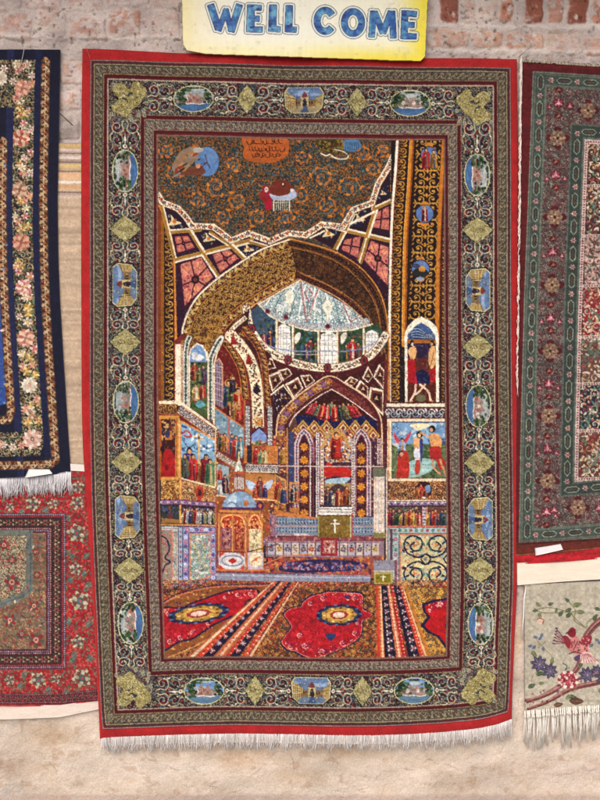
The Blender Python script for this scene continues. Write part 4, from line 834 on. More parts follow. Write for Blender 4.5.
cv.L([(395, 390), (395, 570)], 1.4, (206, 90, 70)); cv.L([(325, 338), (470, 440)], 1.3, (216, 130, 70)); cv.L([(470, 180), (478, 600)], 2.0, (190, 110, 60))
cv.rib([(378, 10), (430, 90), (462, 170), (478, 300)], 5.5, (60, 32, 30), (206, 130, 60), 'leaf', ((196, 150, 80), (130, 80, 50)), 3.2, 1.2)
cv.rib([(395, -30), (460, 40), (510, 130), (534, 250), (542, 440)], 11.5, (244, 226, 188), (120, 50, 40), 'spot', ((96, 50, 44), (110, 100, 70), (150, 60, 44), (60, 50, 50)), 2.0, .85, 5, ew=1.0)
for x, y, c in ((496, 96, (150, 30, 30)), (535, 240, (50, 34, 50)), (420, -2, (160, 40, 40))): cv.S([(x-17, y+22), (x-12, y-5), (x-3, y-30), (x+6, y-5), (x+20, y+18), (x, y+26)], c, n=4)
cv.B(520, 385, 565, 430, (206, 150, 80)); cv.speck([(520, 385), (565, 385), (565, 430), (520, 430)], [(150, 80, 50), (240, 214, 170)], 20, 5, 3)
cv.rib([(470, -60), (540, 30), (570, 120), (582, 240), (588, 330)], 5.6, (64, 34, 30), (196, 110, 60), 'leaf', ((190, 140, 76), (120, 70, 50)), 3.2, 1.2)
for x in (488, 600): cv.rib([(x, 330), (x, 620)], 4.4, (206, 202, 196), (70, 40, 44), 'curl', ((60, 60, 80), (90, 80, 80)), 3.6, 1.1, smooth=False)
cv.P([(508, 620), (508, 470), (545, 440), (582, 470), (582, 620)], (126, 150, 200)); cv.P([(508, 620), (508, 520), (545, 500), (582, 515), (582, 620)], (110, 116, 70)); cv.speck([(508, 505), (582, 505), (582, 620), (508, 620)], [(190, 110, 60), (90, 100, 60), (206, 170, 120), (190, 60, 60)], 40, 7, 4); cv.L([(506, 472), (545, 436), (584, 472)], 1.6, (60, 26, 60)); cv.fig(560, 625, 70, (206, 90, 80))
# cornice running back + left wall pictures
cv.P([(45, 305), (150, 302), (335, 440), (335, 452), (145, 318), (45, 322)], (246, 224, 190)); cv.rib([(52, 345), (140, 348)], 9, (70, 44, 40), (180, 110, 60), 'curl', ((190, 140, 70), (150, 100, 60)), 5, 1.2, smooth=False)
cv.rib([(145, 345), (190, 378), (330, 480)], 7.5, (206, 196, 190), (190, 110, 60), 'curl', ((50, 40, 44), (90, 60, 60)), 3.8, 1.15, smooth=False)
cv.B(45, 378, 148, 395, (216, 150, 74)); cv.B(45, 395, 60, 700, (170, 90, 44))
cv.P([(58, 395), (126, 395), (126, 690), (58, 690)], (70, 34, 36)); cv.speck([(58, 395), (126, 395), (126, 500), (58, 500)], [(120, 60, 50), (180, 130, 80), (60, 50, 60), (206, 160, 100)], 60, 7, 3); cv.S([(70, 560), (95, 545), (126, 590), (126, 680), (66, 685), (60, 620)], (176, 34, 36)); cv.E(88, 470, 24, 10, (40, 50, 100)); cv.B(75, 455, 110, 500, (196, 120, 60)); cv.E(88, 470, 12, 20, (60, 60, 90)); cv.E(62, 545, 12, 14, (50, 30, 40)); cv.E(82, 640, 10, 16, (120, 24, 34))
cv.B(126, 385, 148, 700, (210, 140, 64)); cv.L([(133, 395), (133, 700)], .8, (150, 80, 40)); cv.L([(146, 395), (146, 700)], 1.0, (240, 196, 130))
cv.P([(155, 410), (325, 500), (325, 740), (155, 690)], (136, 176, 204)); cv.speck([(155, 420), (325, 500), (325, 560), (155, 560)], [(220, 226, 230), (90, 130, 170), (60, 90, 130)], 60, 8, 4); cv.K([(160, 470), (185, 455), (205, 480), (190, 485), (170, 478)], 1.6, (190, 60, 60))
cv.P([(155, 600), (325, 610), (325, 740), (155, 690)], (130, 140, 80)); cv.L([(243, 470), (246, 640)], 2.2, (220, 180, 120)); cv.K([(215, 482), (244, 490), (272, 500)], 1.3, (226, 190, 140)); cv.E(244, 488, 7, 8, (120, 70, 50)); cv.K([(175, 520), (195, 540), (215, 530), (225, 545)], .8, (50, 60, 90)); cv.K([(262, 530), (285, 545), (310, 535)], .8, (50, 60, 90))
for x, y, h, c in ((196, 690, 150, (60, 50, 120)), (215, 700, 130, (206, 60, 60)), (245, 700, 80, (200, 50, 40)), (262, 706, 110, (190, 130, 80)), (280, 712, 140, (150, 30, 40)), (300, 716, 120, (80, 130, 100)), (172, 680, 110, (90, 100, 70))): cv.fig(x, y, h, c)
cv.L([(152, 405), (152, 700)], 1.3, (226, 150, 80)); cv.L([(153, 405), (327, 500)], 1.6, (226, 150, 70)); cv.L([(327, 440), (327, 740)], 1.5, (226, 190, 140))
# lower-left
cv.Z(150, 450, 5)
cv.L([(153, 142), (328, 190)], 1.6, (240, 214, 170)); cv.B(55, 135, 150, 150, (226, 160, 80)); cv.arab([(55, 150), (146, 148), (146, 248), (55, 248)], (200, 140, 70), [(70, 40, 34), (110, 60, 40), (226, 180, 100)], 20, .8, 3)
cv.arab([(156, 148), (328, 196), (328, 262), (156, 250)], (222, 186, 130), [(90, 50, 40), (150, 84, 50), (176, 110, 60)], 18, .8, 4); cv.S([(248, 175), (268, 215), (248, 260), (226, 215)], (176, 60, 44)); cv.E(248, 215, 10, 18, (90, 40, 40)); cv.B(146, 120, 156, 370, (226, 160, 90))
cv.rib([(55, 262), (150, 262), (330, 275)], 3.8, (150, 110, 150), (90, 40, 60), 'bead', ((226, 206, 200), (90, 60, 120)), 3.6, .9, smooth=False)
cv.B(58, 278, 146, 368, (56, 62, 60)); cv.P([(98, 290), (112, 330), (116, 365), (80, 365), (90, 330)], (110, 50, 50)); cv.P([(58, 340), (146, 350), (146, 368), (58, 368)], (150, 110, 60)); cv.E(98, 290, 7, 9, (140, 80, 60)); cv.speck([(58, 280), (146, 280), (146, 320), (58, 320)], [(70, 80, 110), (40, 40, 50)], 30, 6, 4)
cv.P([(160, 282), (328, 296), (328, 372), (160, 370)], (60, 44, 60)); cv.speck([(160, 285), (326, 296), (326, 315), (160, 310)], [(120, 150, 176), (196, 190, 170), (120, 60, 60)], 40, 6, 4)
for i in range(13): x = 170+i*12.3; cv.fig(x, 368, R_.uniform(58, 82), R_.choice([(190, 40, 50), (60, 70, 120), (226, 220, 214), (206, 120, 50), (60, 90, 70), (150, 40, 60), (206, 190, 140)]))
cv.L([(55, 374), (330, 380)], 1.6, (214, 140, 80)); cv.L([(328, 190), (330, 700)], 1.3, (190, 110, 90))
def tilewall(pts, frame, seed, cell=14):
    cx = sum(p[0] for p in pts)/len(pts); cy = sum(p[1] for p in pts)/len(pts)
    for q, c in ((1, (170, 184, 176)), (.9, (150, 100, 110)), (.86, frame), (.70, (90, 80, 120)), (.67, (196, 130, 90)), (.62, (168, 190, 184))): cv.P([(cx+(x-cx)*q, cy+(y-cy)*(1-(1-q)*.55)) for x, y in pts], c)
    inn = [(cx+(x-cx)*.6, cy+(y-cy)*.78) for x, y in pts]
    cv.arab(inn, None, [(110, 130, 150), (214, 170, 110), (90, 120, 120), (210, 220, 210), (150, 90, 100), (200, 190, 120)], cell, .6, seed)
tilewall([(58, 382), (145, 385), (145, 680), (58, 700)], (176, 190, 186), 3)
cv.P([(58, 400), (110, 402), (110, 690), (58, 700)], (166, 120, 112)); cv.arab([(58, 410), (104, 412), (104, 680), (58, 690)], (156, 150, 130), [(176, 130, 110), (120, 140, 130), (180, 90, 90), (140, 120, 100)], 14, .5, 5); cv.K([(58, 430), (85, 450), (96, 500), (75, 540), (100, 560), (75, 580), (60, 620)], 1.5, (40, 44, 70)); cv.L([(110, 402), (110, 690)], 1.2, (206, 120, 110))
cv.rib([(152, 385), (152, 690)], 3.4, (150, 176, 186), (90, 60, 90), 'bead', ((60, 70, 120), (180, 90, 100)), 5, 1, smooth=False)
cv.P([(163, 384), (328, 384), (330, 650), (163, 700)], (120, 126, 170)); cv.rib([(178, 690), (178, 400), (314, 400), (316, 660)], 5, (140, 150, 190), (90, 60, 110), 'flower', ((60, 60, 120), (190, 90, 110), (206, 206, 220)), 4.6, 1, smooth=False)
cv.P([(196, 418), (302, 418), (304, 640), (196, 665)], (214, 130, 90)); cv.arab([(202, 424), (298, 424), (300, 632), (202, 655)], (166, 194, 186), [(110, 140, 150), (220, 196, 120), (90, 130, 110), (220, 226, 214), (170, 110, 120)], 15, .7, 8)
# ciborium with cupola
cv.P([(330, 60), (600, 110), (600, 420), (335, 640), (330, 300)], (150, 84, 50)); cv.speck([(330, 40), (600, 100), (600, 420), (335, 420)], [(196, 140, 80), (120, 60, 50), (214, 170, 110), (90, 60, 60), (176, 60, 50)], 300, 6, 12)
cv.P([(335, 70), (395, 85), (392, 240), (335, 225)], (150, 170, 176)); cv.fig(350, 150, 60, (196, 50, 50)); cv.fig(375, 215, 90, (60, 50, 80)); cv.fig(350, 225, 60, (206, 206, 206)); cv.L([(333, 228), (395, 238)], 1.0, (240, 200, 150)); cv.rib([(332, 20), (400, 62), (430, 78)], 5, (206, 196, 180), (190, 100, 60), 'curl', ((60, 40, 44), (110, 80, 60)), 3.6, 1.1, smooth=False)
cv.rib([(478, 92), (640, 96)], 6.4, (196, 190, 184), (240, 214, 180), 'curl', ((60, 60, 70), (110, 96, 96)), 3.6, 1.1, smooth=False); cv.B(470, -20, 640, 68, (196, 120, 60)); cv.B(485, -20, 510, 66, (52, 44, 60)); cv.B(516, -20, 580, 66, (176, 90, 60)); cv.fig(530, 66, 80, (206, 50, 50)); cv.fig(555, 66, 70, (130, 170, 120)); cv.fig(575, 66, 70, (206, 170, 110))
cv.P([(476, 118), (620, 122), (620, 245), (476, 240)], (196, 130, 70)); cv.S([(480, 150), (520, 165), (548, 190), (580, 165), (615, 150), (600, 190), (560, 215), (520, 212), (490, 190)], (176, 196, 220), n=4); cv.fig(549, 235, 100, (150, 44, 50)); cv.fig(525, 238, 60, (206, 80, 50)); cv.fig(575, 238, 60, (60, 60, 110)); cv.L([(476, 245), (620, 252)], 1.2, (240, 196, 140))
cv.P([(420, 110), (444, 30), (466, 110)], (186, 196, 176)); cv.L([(444, 10), (444, 60)], 1.0, (240, 220, 150)); cv.P([(424, 108), (442, 45), (447, 108)], (226, 226, 206)); cv.B(414, 108, 474, 122, (190, 90, 60)); cv.B(418, 122, 470, 208, (150, 90, 80))
for x in (428, 446, 462): cv.B(x-6, 138, x+6, 196, (220, 214, 200)); cv.L([(x, 138), (x, 196)], .5, (90, 70, 80))
cv.S([(366, 285), (372, 255), (400, 222), (445, 208), (495, 222), (522, 255), (530, 285), (445, 296)], (136, 164, 192), n=5); cv.S([(385, 280), (400, 235), (430, 216), (425, 285)], (186, 206, 216), n=4); cv.K([(380, 280), (410, 262), (440, 285)], 1.0, (90, 110, 160))
cv.L([(362, 292), (532, 296)], 2.4, (90, 50, 90)); cv.L([(350, 308), (545, 312)], 2.6, (222, 150, 80)); cv.L([(350, 316), (545, 320)], .8, (120, 50, 40)); cv.E(480, 268, 14, 16, (196, 120, 70)); cv.E(550, 280, 20, 22, (90, 44, 80)); cv.E(550, 280, 9, 10, (196, 110, 80)); cv.B(340, 320, 560, 505, (190, 110, 70))
for x0, x1 in ((352, 472), (492, 556)): cv.P([(x0, 400), (x0, 360), (x0+12, 335), ((x0+x1)/2, 322), (x1-12, 335), (x1, 360), (x1, 400)], (176, 60, 44)); cv.speck([(x0, 395), (x0, 345), (x1, 345), (x1, 395)], [(240, 170, 100), (130, 40, 40), (206, 120, 70)], 40, 6, 3); cv.K([(x0, 375), (x0+12, 340), ((x0+x1)/2, 326), (x1-12, 340), (x1, 375)], 1.2, (240, 180, 100))
cv.B(356, 392, 408, 500, (130, 70, 90)); cv.arab([(362, 396), (402, 396), (402, 496), (362, 496)], (110, 50, 70), [(190, 150, 150), (206, 120, 90), (80, 40, 70)], 14, .7, 2); cv.B(424, 392, 470, 500, (150, 50, 50)); cv.arab([(430, 396), (466, 396), (466, 496), (430, 496)], (160, 50, 44), [(226, 150, 90), (110, 30, 40)], 14, .7, 2); cv.B(496, 396, 556, 510, (226, 206, 160)); cv.speck([(500, 400), (552, 400), (552, 505), (500, 505)], [(190, 170, 110), (150, 130, 100), (240, 226, 190)], 90, 4, 3)
for x in (346, 414, 480, 562): cv.L([(x, 325), (x, 512)], 2.0, (214, 150, 90)); cv.L([(x+4, 325), (x+4, 512)], .6, (110, 50, 50)); cv.E(x, 352, 9, 12, (190, 120, 60))
cv.P([(340, 512), (476, 512), (476, 600), (345, 600)], (214, 206, 206)); cv.S([(355, 555), (380, 530), (440, 530), (468, 555), (440, 582), (380, 582)], (130, 140, 160), n=4); cv.S([(362, 555), (385, 537), (436, 537), (460, 555), (436, 575), (385, 575)], (220, 214, 210), n=4); cv.P([(390, 556), (412, 540), (434, 556), (412, 572)], (190, 50, 44)); cv.P([(345, 515), (376, 515), (345, 540)], (196, 60, 44)); cv.P([(472, 515), (444, 515), (472, 540)], (196, 60, 44)); cv.P([(345, 598), (376, 598), (345, 574)], (196, 60, 44)); cv.P([(472, 598), (444, 598), (472, 574)], (196, 60, 44))
cv.B(488, 512, 568, 600, (196, 176, 180)); cv.E(530, 548, 33, 36, (244, 222, 180)); cv.K([(510, 560), (530, 545), (552, 535)], 1.0, (190, 80, 50)); cv.E(530, 548, 8, 8, (206, 100, 60)); cv.L([(335, 510), (476, 514), (570, 492), (640, 470)], 1.3, (110, 60, 50)); cv.L([(482, 512), (482, 600)], 1.6, (206, 120, 70))
for y, c in ((602, (206, 120, 70)), (612, (150, 50, 44)), (622, (120, 110, 140)), (634, (170, 170, 190))): cv.L([(335, y), (480, y+4), (570, y-2)], 1.8, c)
# --- right wall: cornice, baptism, friezes, tile panel
cv.Z(340, 340, 5)
cv.B(215, 310, 540, 620, (80, 34, 40)); cv.B(222, 100, 238, 330, (110, 44, 44)); cv.B(232, 318, 524, 334, (246, 228, 200)); cv.rib([(240, 366), (520, 366)], 9.5, (44, 40, 50), (150, 90, 70), 'curl', ((214, 210, 206), (150, 150, 160)), 5.4, 1.2, smooth=False); cv.rib([(252, 366), (520, 366)], .1, (44, 40, 50), None, 'leaf', ((200, 196, 190), (120, 130, 150)), 5.4, 26, smooth=False)
cv.B(236, 394, 524, 408, (244, 224, 190)); cv.B(236, 408, 258, 700, (240, 218, 180)); cv.L([(244, 408), (244, 700)], .8, (206, 130, 70))
cv.clipto([(260, 412), (535, 412), (535, 690), (260, 690)]); cv.clip *= FDM
cv.B(258, 410, 540, 520, (120, 160, 200)); cv.speck([(260, 415), (530, 415), (530, 500), (260, 500)], [(150, 186, 210), (96, 136, 180), (190, 206, 214)], 60, 10, 6)
cv.B(258, 520, 540, 700, (100, 116, 80)); cv.S([(262, 520), (300, 508), (330, 525), (300, 540)], (206, 206, 200)); cv.S([(440, 500), (500, 490), (530, 520), (470, 530)], (60, 80, 120)); cv.speck([(260, 520), (530, 520), (530, 690), (260, 690)], [(60, 86, 60), (130, 140, 90), (86, 96, 60)], 110, 9, 6)
cv.S([(350, 425), (390, 418), (445, 422), (430, 440), (395, 450), (365, 440)], (246, 226, 180)); cv.S([(330, 620), (370, 600), (420, 590), (480, 610), (460, 650), (400, 680), (340, 690), (300, 670)], (160, 196, 190)); 
for i in range(9): cv.K([(330+i*8, 650-i*4), (380+i*5, 640-i*2), (430+i*4, 625)], .6, (226, 236, 230) if i % 2 else (80, 120, 120))
cv.S([(268, 460), (290, 490), (310, 520), (290, 520), (272, 495)], (206, 70, 80)); cv.S([(356, 455), (345, 490), (325, 520), (320, 500)], (206, 60, 70)); cv.fig(310, 590, 100, (150, 176, 214)); cv.S([(285, 640), (295, 560), (330, 555), (345, 600), (340, 690), (285, 690)], (190, 54, 44)); cv.E(303, 568, 14, 16, (50, 30, 30)); cv.E(307, 572, 9, 11, (214, 160, 120))
cv.S([(372, 490), (400, 482), (415, 500), (410, 545), (408, 600), (380, 600), (372, 545), (366, 515)], (226, 168, 116)); cv.E(398, 472, 16, 18, (40, 24, 24)); cv.E(396, 476, 8, 10, (226, 176, 130)); cv.S([(370, 548), (395, 545), (405, 600), (376, 605)], (222, 222, 230), n=4); cv.S([(398, 500), (414, 505), (410, 600), (402, 600)], (52, 66, 130), n=4); cv.S([(378, 605), (400, 605), (398, 660), (376, 670)], (190, 70, 50), n=4)
cv.S([(445, 475), (480, 468), (505, 490), (508, 530), (490, 545), (462, 540), (450, 510)], (222, 160, 100)); cv.E(460, 445, 17, 19, (36, 22, 22)); cv.E(456, 450, 9, 11, (220, 160, 120)); cv.K([(455, 485), (430, 478), (402, 462)], 1.6, (222, 164, 110)); cv.S([(452, 535), (500, 535), (508, 580), (530, 620), (500, 650), (480, 600), (455, 600), (448, 560)], (176, 46, 44)); cv.K([(500, 600), (520, 650), (530, 680)], 2.2, (200, 140, 100)); cv.K([(462, 600), (470, 640), (500, 670)], 1.8, (214, 150, 110)); cv.K([(500, 490), (530, 500)], .9, (90, 60, 50))
cv.clip = FDM
cv.Z(340, 450, 5)
cv.B(240, 142, 532, 156, (244, 218, 180)); cv.arab([(244, 156), (530, 156), (530, 252), (244, 252)], (226, 178, 116), [(96, 52, 40), (150, 84, 50), (60, 40, 40)], 17, .9, 4); cv.E(418, 200, 42, 44, (60, 34, 40)); cv.fig(405, 236, 66, (196, 60, 44)); cv.fig(428, 236, 60, (150, 60, 50)); cv.fig(388, 232, 50, (206, 120, 60)); cv.E(440, 195, 14, 20, (110, 140, 170)); cv.E(418, 238, 12, 5, (230, 210, 190)); cv.B(240, 250, 532, 256, (246, 224, 190))
cv.rib([(240, 267), (535, 267)], 3.6, (150, 130, 160), (90, 40, 60), 'leaf', ((226, 214, 206), (70, 50, 100)), 3.4, 1.1, smooth=False)
cv.B(236, 284, 406, 378, (96, 60, 60)); cv.speck([(240, 286), (400, 286), (400, 310), (240, 310)], [(90, 110, 90), (190, 150, 100), (60, 60, 80)], 40, 6, 4)
for i in range(11): cv.fig(252+i*14.4, 374, R_.uniform(60, 84), R_.choice([(190, 40, 44), (60, 80, 60), (206, 150, 60), (90, 50, 80), (206, 190, 150), (170, 60, 50)]))
cv.rib([(420, 284), (420, 376)], 3, (200, 200, 206), (190, 90, 80), 'curl', ((50, 44, 70), (120, 60, 80)), 3.2, 1.1, smooth=False); cv.B(434, 284, 540, 376, (110, 70, 60)); cv.L([(434, 284), (434, 376)], .9, (226, 180, 140))
for i in range(6): cv.fig(446+i*16, 374, R_.uniform(56, 82), R_.choice([(190, 60, 44), (60, 80, 90), (206, 150, 60), (90, 60, 90), (190, 190, 150)]))
cv.L([(236, 382), (540, 382)], 1.3, (206, 120, 100))
cv.B(236, 388, 545, 720, (150, 168, 166)); cv.rib([(245, 402), (545, 402)], 5.4, (166, 186, 180), (90, 60, 70), 'flower', ((96, 140, 120), (176, 70, 90), (60, 90, 110)), 5.5, .9, smooth=False); cv.rib([(278, 420), (278, 710)], 6, (160, 184, 184), (90, 60, 80), 'flower', ((90, 150, 130), (176, 60, 90), (206, 190, 190)), 5.2, .9, smooth=False); cv.B(250, 395, 262, 715, (96, 60, 80))
cv.L([(300, 424), (545, 424)], 1.2, (214, 120, 70)); cv.L([(300, 424), (300, 690)], 1.2, (214, 120, 70)); cv.B(306, 430, 545, 680, (206, 190, 140)); cv.speck([(306, 430), (545, 430), (545, 680), (306, 680)], [(150, 176, 160), (230, 206, 150), (190, 130, 90), (140, 150, 150)], 160, 7, 3)
NV2 = (26, 32, 66)
for cy_, fl in ((475, 1), (620, -1)):
    for cx_, m in ((368, 1), (488, -1)):
        cv.K([(cx_+m*50, cy_+fl*50), (cx_+m*20, cy_+fl*62), (cx_-m*30, cy_+fl*40), (cx_-m*48, cy_), (cx_-m*30, cy_-fl*38), (cx_+m*8, cy_-fl*44), (cx_+m*40, cy_-fl*22), (cx_+m*36, cy_+fl*18), (cx_+m*4, cy_+fl*30), (cx_-m*16, cy_+fl*6), (cx_+m*4, cy_-fl*14)], 1.7, NV2)
        for a_, b_, t_ in ((-30, -10, .6), (20, -30, 0), (34, 20, 1.4), (-10, 34, .3), (0, 0, 1), (50, -5, 1.2), (-50, 30, 1)): cv.E(cx_+m*a_, cy_+fl*b_, 11, 5, (60, 110, 100) if a_ > 0 else NV2, t_*m*fl); 
        cv.flow(cx_+m*6, cy_+fl*2, 12, [(206, 80, 60), (230, 180, 110)], 6, 0, (214, 150, 60)); cv.E(cx_+m*26, cy_-fl*4, 4, 4, (190, 60, 70)); cv.E(cx_-m*34, cy_+fl*20, 5, 4, (190, 60, 70))
for x in (428, 542): cv.K([(x-24, 545), (x, 520), (x+24, 545), (x, 572), (x-24, 545)], 1.3, NV2); cv.flow(x, 546, 10, [(96, 150, 140), (60, 90, 130)], 6, 0, (190, 80, 60))
cv.B(300, 676, 545, 684, (206, 120, 80)); cv.rib([(245, 698), (545, 698)], 5, (166, 186, 180), (90, 60, 70), 'flower', ((96, 140, 120), (176, 70, 90), (60, 90, 110)), 5.5, .9, smooth=False)
# white curtain + dark pilaster
cv.B(228, 100, 240, 720, (130, 90, 90)); cv.L([(233, 90), (233, 700)], 1.2, (226, 200, 180)); cv.B(165, 90, 225, 140, (110, 112, 90)); cv.B(167, 134, 224, 412, (228, 220, 214))
for i in range(8): cv.L([(170+i*7.5, 138), (170+i*7.5, 410)], .6, (150, 140, 140) if i % 2 else (214, 160, 90))
cv.B(167, 412, 226, 440, (130, 120, 70)); cv.L([(216, 0), (216, 78)], 1.0, (226, 200, 190)); cv.L([(216, -60), (216, 80)], .8, (90, 40, 60)); cv.rib([(195, -60), (195, 74)], 3, (220, 210, 206), (130, 60, 70), 'bead', ((60, 60, 80), (150, 60, 60)), 2.6, 1, smooth=False)
cv.rib([(224, -60), (226, 92)], 2.6, (90, 40, 50), None, 'spot', ((150, 90, 60),), 3, 1, smooth=False)
# --- floor rugs
cv.Z(150, 560, 4)
cv.P([(40, 145), (260, 82), (600, 85), (900, 95), (1250, 112), (1250, 420), (40, 420)], (124, 68, 44))
cv.arab([(40, 80), (1250, 80), (1250, 410), (40, 410)], None, [(190, 130, 66), (84, 44, 40), (206, 156, 90), (166, 52, 46), (64, 52, 66)], 13, .7, 12); cv.speck([(40, 80), (1250, 80), (1250, 410), (40, 410)], [(190, 136, 66), (84, 44, 40), (150, 60, 46), (176, 46, 44), (56, 46, 66)], 3800, 2.4, 6)
cv.P([(265, 50), (600, 56), (880, 60), (880, 86), (265, 84)], (138, 140, 158)); cv.L([(262, 62), (880, 70)], 1.2, (176, 176, 190)); cv.L([(265, 52), (600, 56)], 1.0, (90, 70, 90)); cv.speck([(270, 84), (960, 88), (960, 108), (250, 110)], [(176, 60, 50), (206, 120, 90), (110, 50, 60)], 160, 4, 4)
RED = (180, 22, 36)
# left rug
cv.P([(45, 180), (130, 140), (260, 112), (440, 108), (500, 96), (420, 190), (330, 240), (200, 330), (60, 390)], (140, 84, 48))
cv.K([(45, 178), (130, 138), (260, 110), (440, 104), (520, 90)], 1.2, (206, 120, 90)); cv.K([(45, 170), (130, 130), (260, 104), (440, 98), (520, 84)], .8, (56, 40, 66)); cv.K([(60, 396), (200, 336), (330, 246), (420, 196), (510, 100)], 1.0, (206, 150, 90)); cv.speck([(45, 150), (300, 112), (440, 120), (440, 200), (60, 385)], [(60, 50, 80), (206, 160, 80), (170, 50, 50)], 300, 4, 5)
cv.S([(40, 200), (120, 190), (165, 172), (240, 145), (300, 125), (350, 115), (400, 112), (436, 122), (445, 140), (420, 158), (385, 170), (392, 195), (370, 210), (350, 225), (320, 235), (250, 268), (170, 320), (120, 330), (40, 362)], NV, n=5)
cv.S([(40, 206), (122, 196), (168, 178), (240, 152), (300, 132), (350, 122), (398, 118), (425, 126), (432, 140), (410, 153), (378, 168), (380, 192), (364, 205), (340, 218), (316, 228), (246, 262), (168, 312), (118, 324), (40, 354)], RED, n=5)
cv.speck([(300, 130), (430, 118), (430, 150), (330, 160)], [(226, 150, 130), (150, 30, 60), (206, 100, 90)], 90, 3.4, 4); cv.speck([(40, 300), (150, 290), (240, 255), (240, 270), (150, 315), (40, 352)], [(226, 140, 130), (130, 30, 70), (60, 50, 110), (206, 90, 60)], 140, 3.6, 4); cv.speck([(40, 200), (140, 185), (150, 200), (40, 220)], [(226, 150, 130), (130, 30, 70)], 40, 3, 4)
def medal(cx, cy, rx, ry, rot):
    for k, c in ((1.12, NV), (1.0, (46, 60, 90)), (.86, (176, 136, 60)), (.62, (206, 160, 80)), (.46, (150, 60, 50)), (.3, (226, 190, 170))):
        n = 18; cv.P([(cx+k*(rx*math.cos(t)*(1+.05*math.cos(9*t)))*math.cos(rot)-k*ry*math.sin(t)*(1+.05*math.cos(9*t))*math.sin(rot), cy+k*rx*math.cos(t)*math.sin(rot)+k*ry*math.sin(t)*(1+.05*math.cos(9*t))*math.cos(rot)) for t in [i*2*PI/54 for i in range(54)]], c)
    for i in range(22):
        t = i*2*PI/22; x = rx*math.cos(t)*1.08; y = ry*math.sin(t)*1.08; cv.E(cx+x*math.cos(rot)-y*math.sin(rot), cy+x*math.sin(rot)+y*math.cos(rot), rx*.07, ry*.11, NV if i % 2 else (90, 110, 150), rot)
        if i % 2: x *= .68; y *= .68; cv.E(cx+x*math.cos(rot)-y*math.sin(rot), cy+x*math.sin(rot)+y*math.cos(rot), rx*.07, ry*.1, (120, 60, 40) if i % 4 == 1 else (240, 206, 130), rot)
cv.arab([(44, 215), (168, 186), (240, 160), (348, 130), (420, 130), (370, 190), (310, 222), (240, 256), (160, 304), (44, 345)], None, [(146, 16, 36), (206, 44, 56), (150, 20, 50)], 13, .6, 56)
for (cx_, cy_, r_, a_) in ((400, 135, 11, 0), (350, 140, 9, 1), (120, 310, 12, 0), (80, 325, 13, 1), (170, 290, 10, 2), (230, 255, 9, 0), (70, 215, 9, 1), (300, 150, 8, 1)):
    cv.curl(cx_, cy_, r_, a_, 1, .8, (236, 160, 140)); cv.curl(cx_+6, cy_-3, r_*.7, a_+2, -1, .7, (96, 24, 70)); cv.flow(cx_, cy_, r_*.45, [(226, 150, 150), (120, 30, 60)], 6, a_, (70, 60, 110))
medal(194, 216, 108, 34, -.13)
# diagonal stripes (left)
def stripe(p, q, w0, w1, fn):
    n = 40
    for i in range(n): pass
def taper(a, b, wa, wb, col):
    (x0, y0), (x1, y1) = a, b; cv.P([(x0-wa/2, y0), (x0+wa/2, y0), (x1+wb/2, y1), (x1-wb/2, y1)], col)
vp = None
for (xb, xt, wb, wt, c) in ((215, 520, 175, 62, (170, 96, 60)), (150, 495, 18, 5, (226, 190, 150)), (178, 500, 26, 7, (206, 70, 50)), (215, 517, 44, 11, (40, 30, 56)), (262, 530, 26, 9, (214, 120, 90)), (262, 530, 10, 4, (226, 190, 150)), (296, 548, 14, 5, (206, 50, 44)), (325, 560, 40, 12, (40, 30, 56)), (366, 580, 22, 7, (206, 80, 60)), (390, 592, 12, 4, (226, 180, 140))):
    taper((xb, 405), (xt, 88), wb, wt, c)
for xb, xt in ((215, 517), (325, 560)):
    for i in range(13):
        t = 1-(1-i/13)**1.0; t = (i/13)**.85; x = xb+(xt-xb)*t; y = 405-317*t; k = 1-.72*t
        cv.flow(x, y-6, 13*k, [(190, 150, 150), (150, 60, 70)] if i % 2 else [(150, 160, 190), (190, 120, 90)], 6, 0, (220, 190, 160))
for xb, xt in ((178, 500), (262, 530), (296, 548), (366, 580)):
    for i in range(40): t = (i/40)**.9; x = xb+(xt-xb)*t; y = 405-317*t; k = 1-.7*t; cv.E(x+(4 if i % 2 else -4)*k, y, 2.6*k+.8, 2*k+.6, (240, 206, 170) if i % 2 else (130, 30, 40))
# centre rug
cv.P([(395, 405), (560, 250), (600, 110), (900, 96), (930, 405)], (126, 84, 46)); cv.speck([(400, 400), (560, 200), (640, 100), (900, 100), (925, 400)], [(206, 160, 70), (110, 70, 44), (90, 90, 70), (190, 80, 50), (140, 90, 40), (60, 56, 70)], 900, 3.0, 7); cv.arab([(395, 405), (560, 250), (600, 110), (900, 96), (930, 405)], None, [(190, 144, 72), (70, 44, 38), (62, 54, 62), (170, 70, 46)], 13, .8, 13)
cr = [(720, 120), (780, 122), (850, 130), (855, 165), (858, 195), (895, 212), (880, 228), (855, 240), (852, 280), (838, 312), (790, 345), (740, 368), (690, 388), (650, 398), (605, 385), (580, 370), (545, 362), (520, 335), (530, 310), (560, 270), (548, 245), (530, 215), (560, 190), (600, 182), (608, 165), (640, 140), (680, 128)]
cv.S(cr, NV, n=5); cx0, cy0 = 710, 255; cv.S([(cx0+(x-cx0)*.965, cy0+(y-cy0)*.955) for x, y in cr], (214, 120, 110), n=5); cv.S([(cx0+(x-cx0)*.945, cy0+(y-cy0)*.935) for x, y in cr], RED, n=5)
cv.speck([(540, 330), (600, 330), (700, 352), (840, 290), (838, 312), (740, 362), (650, 388), (560, 360)], [(236, 170, 160), (130, 30, 70), (220, 110, 100), (60, 50, 110)], 240, 3.4, 4); cv.speck([(620, 165), (690, 132), (800, 130), (845, 140), (845, 190), (800, 150), (680, 150)], [(236, 170, 160), (130, 30, 60), (220, 110, 100)], 150, 3.2, 4)
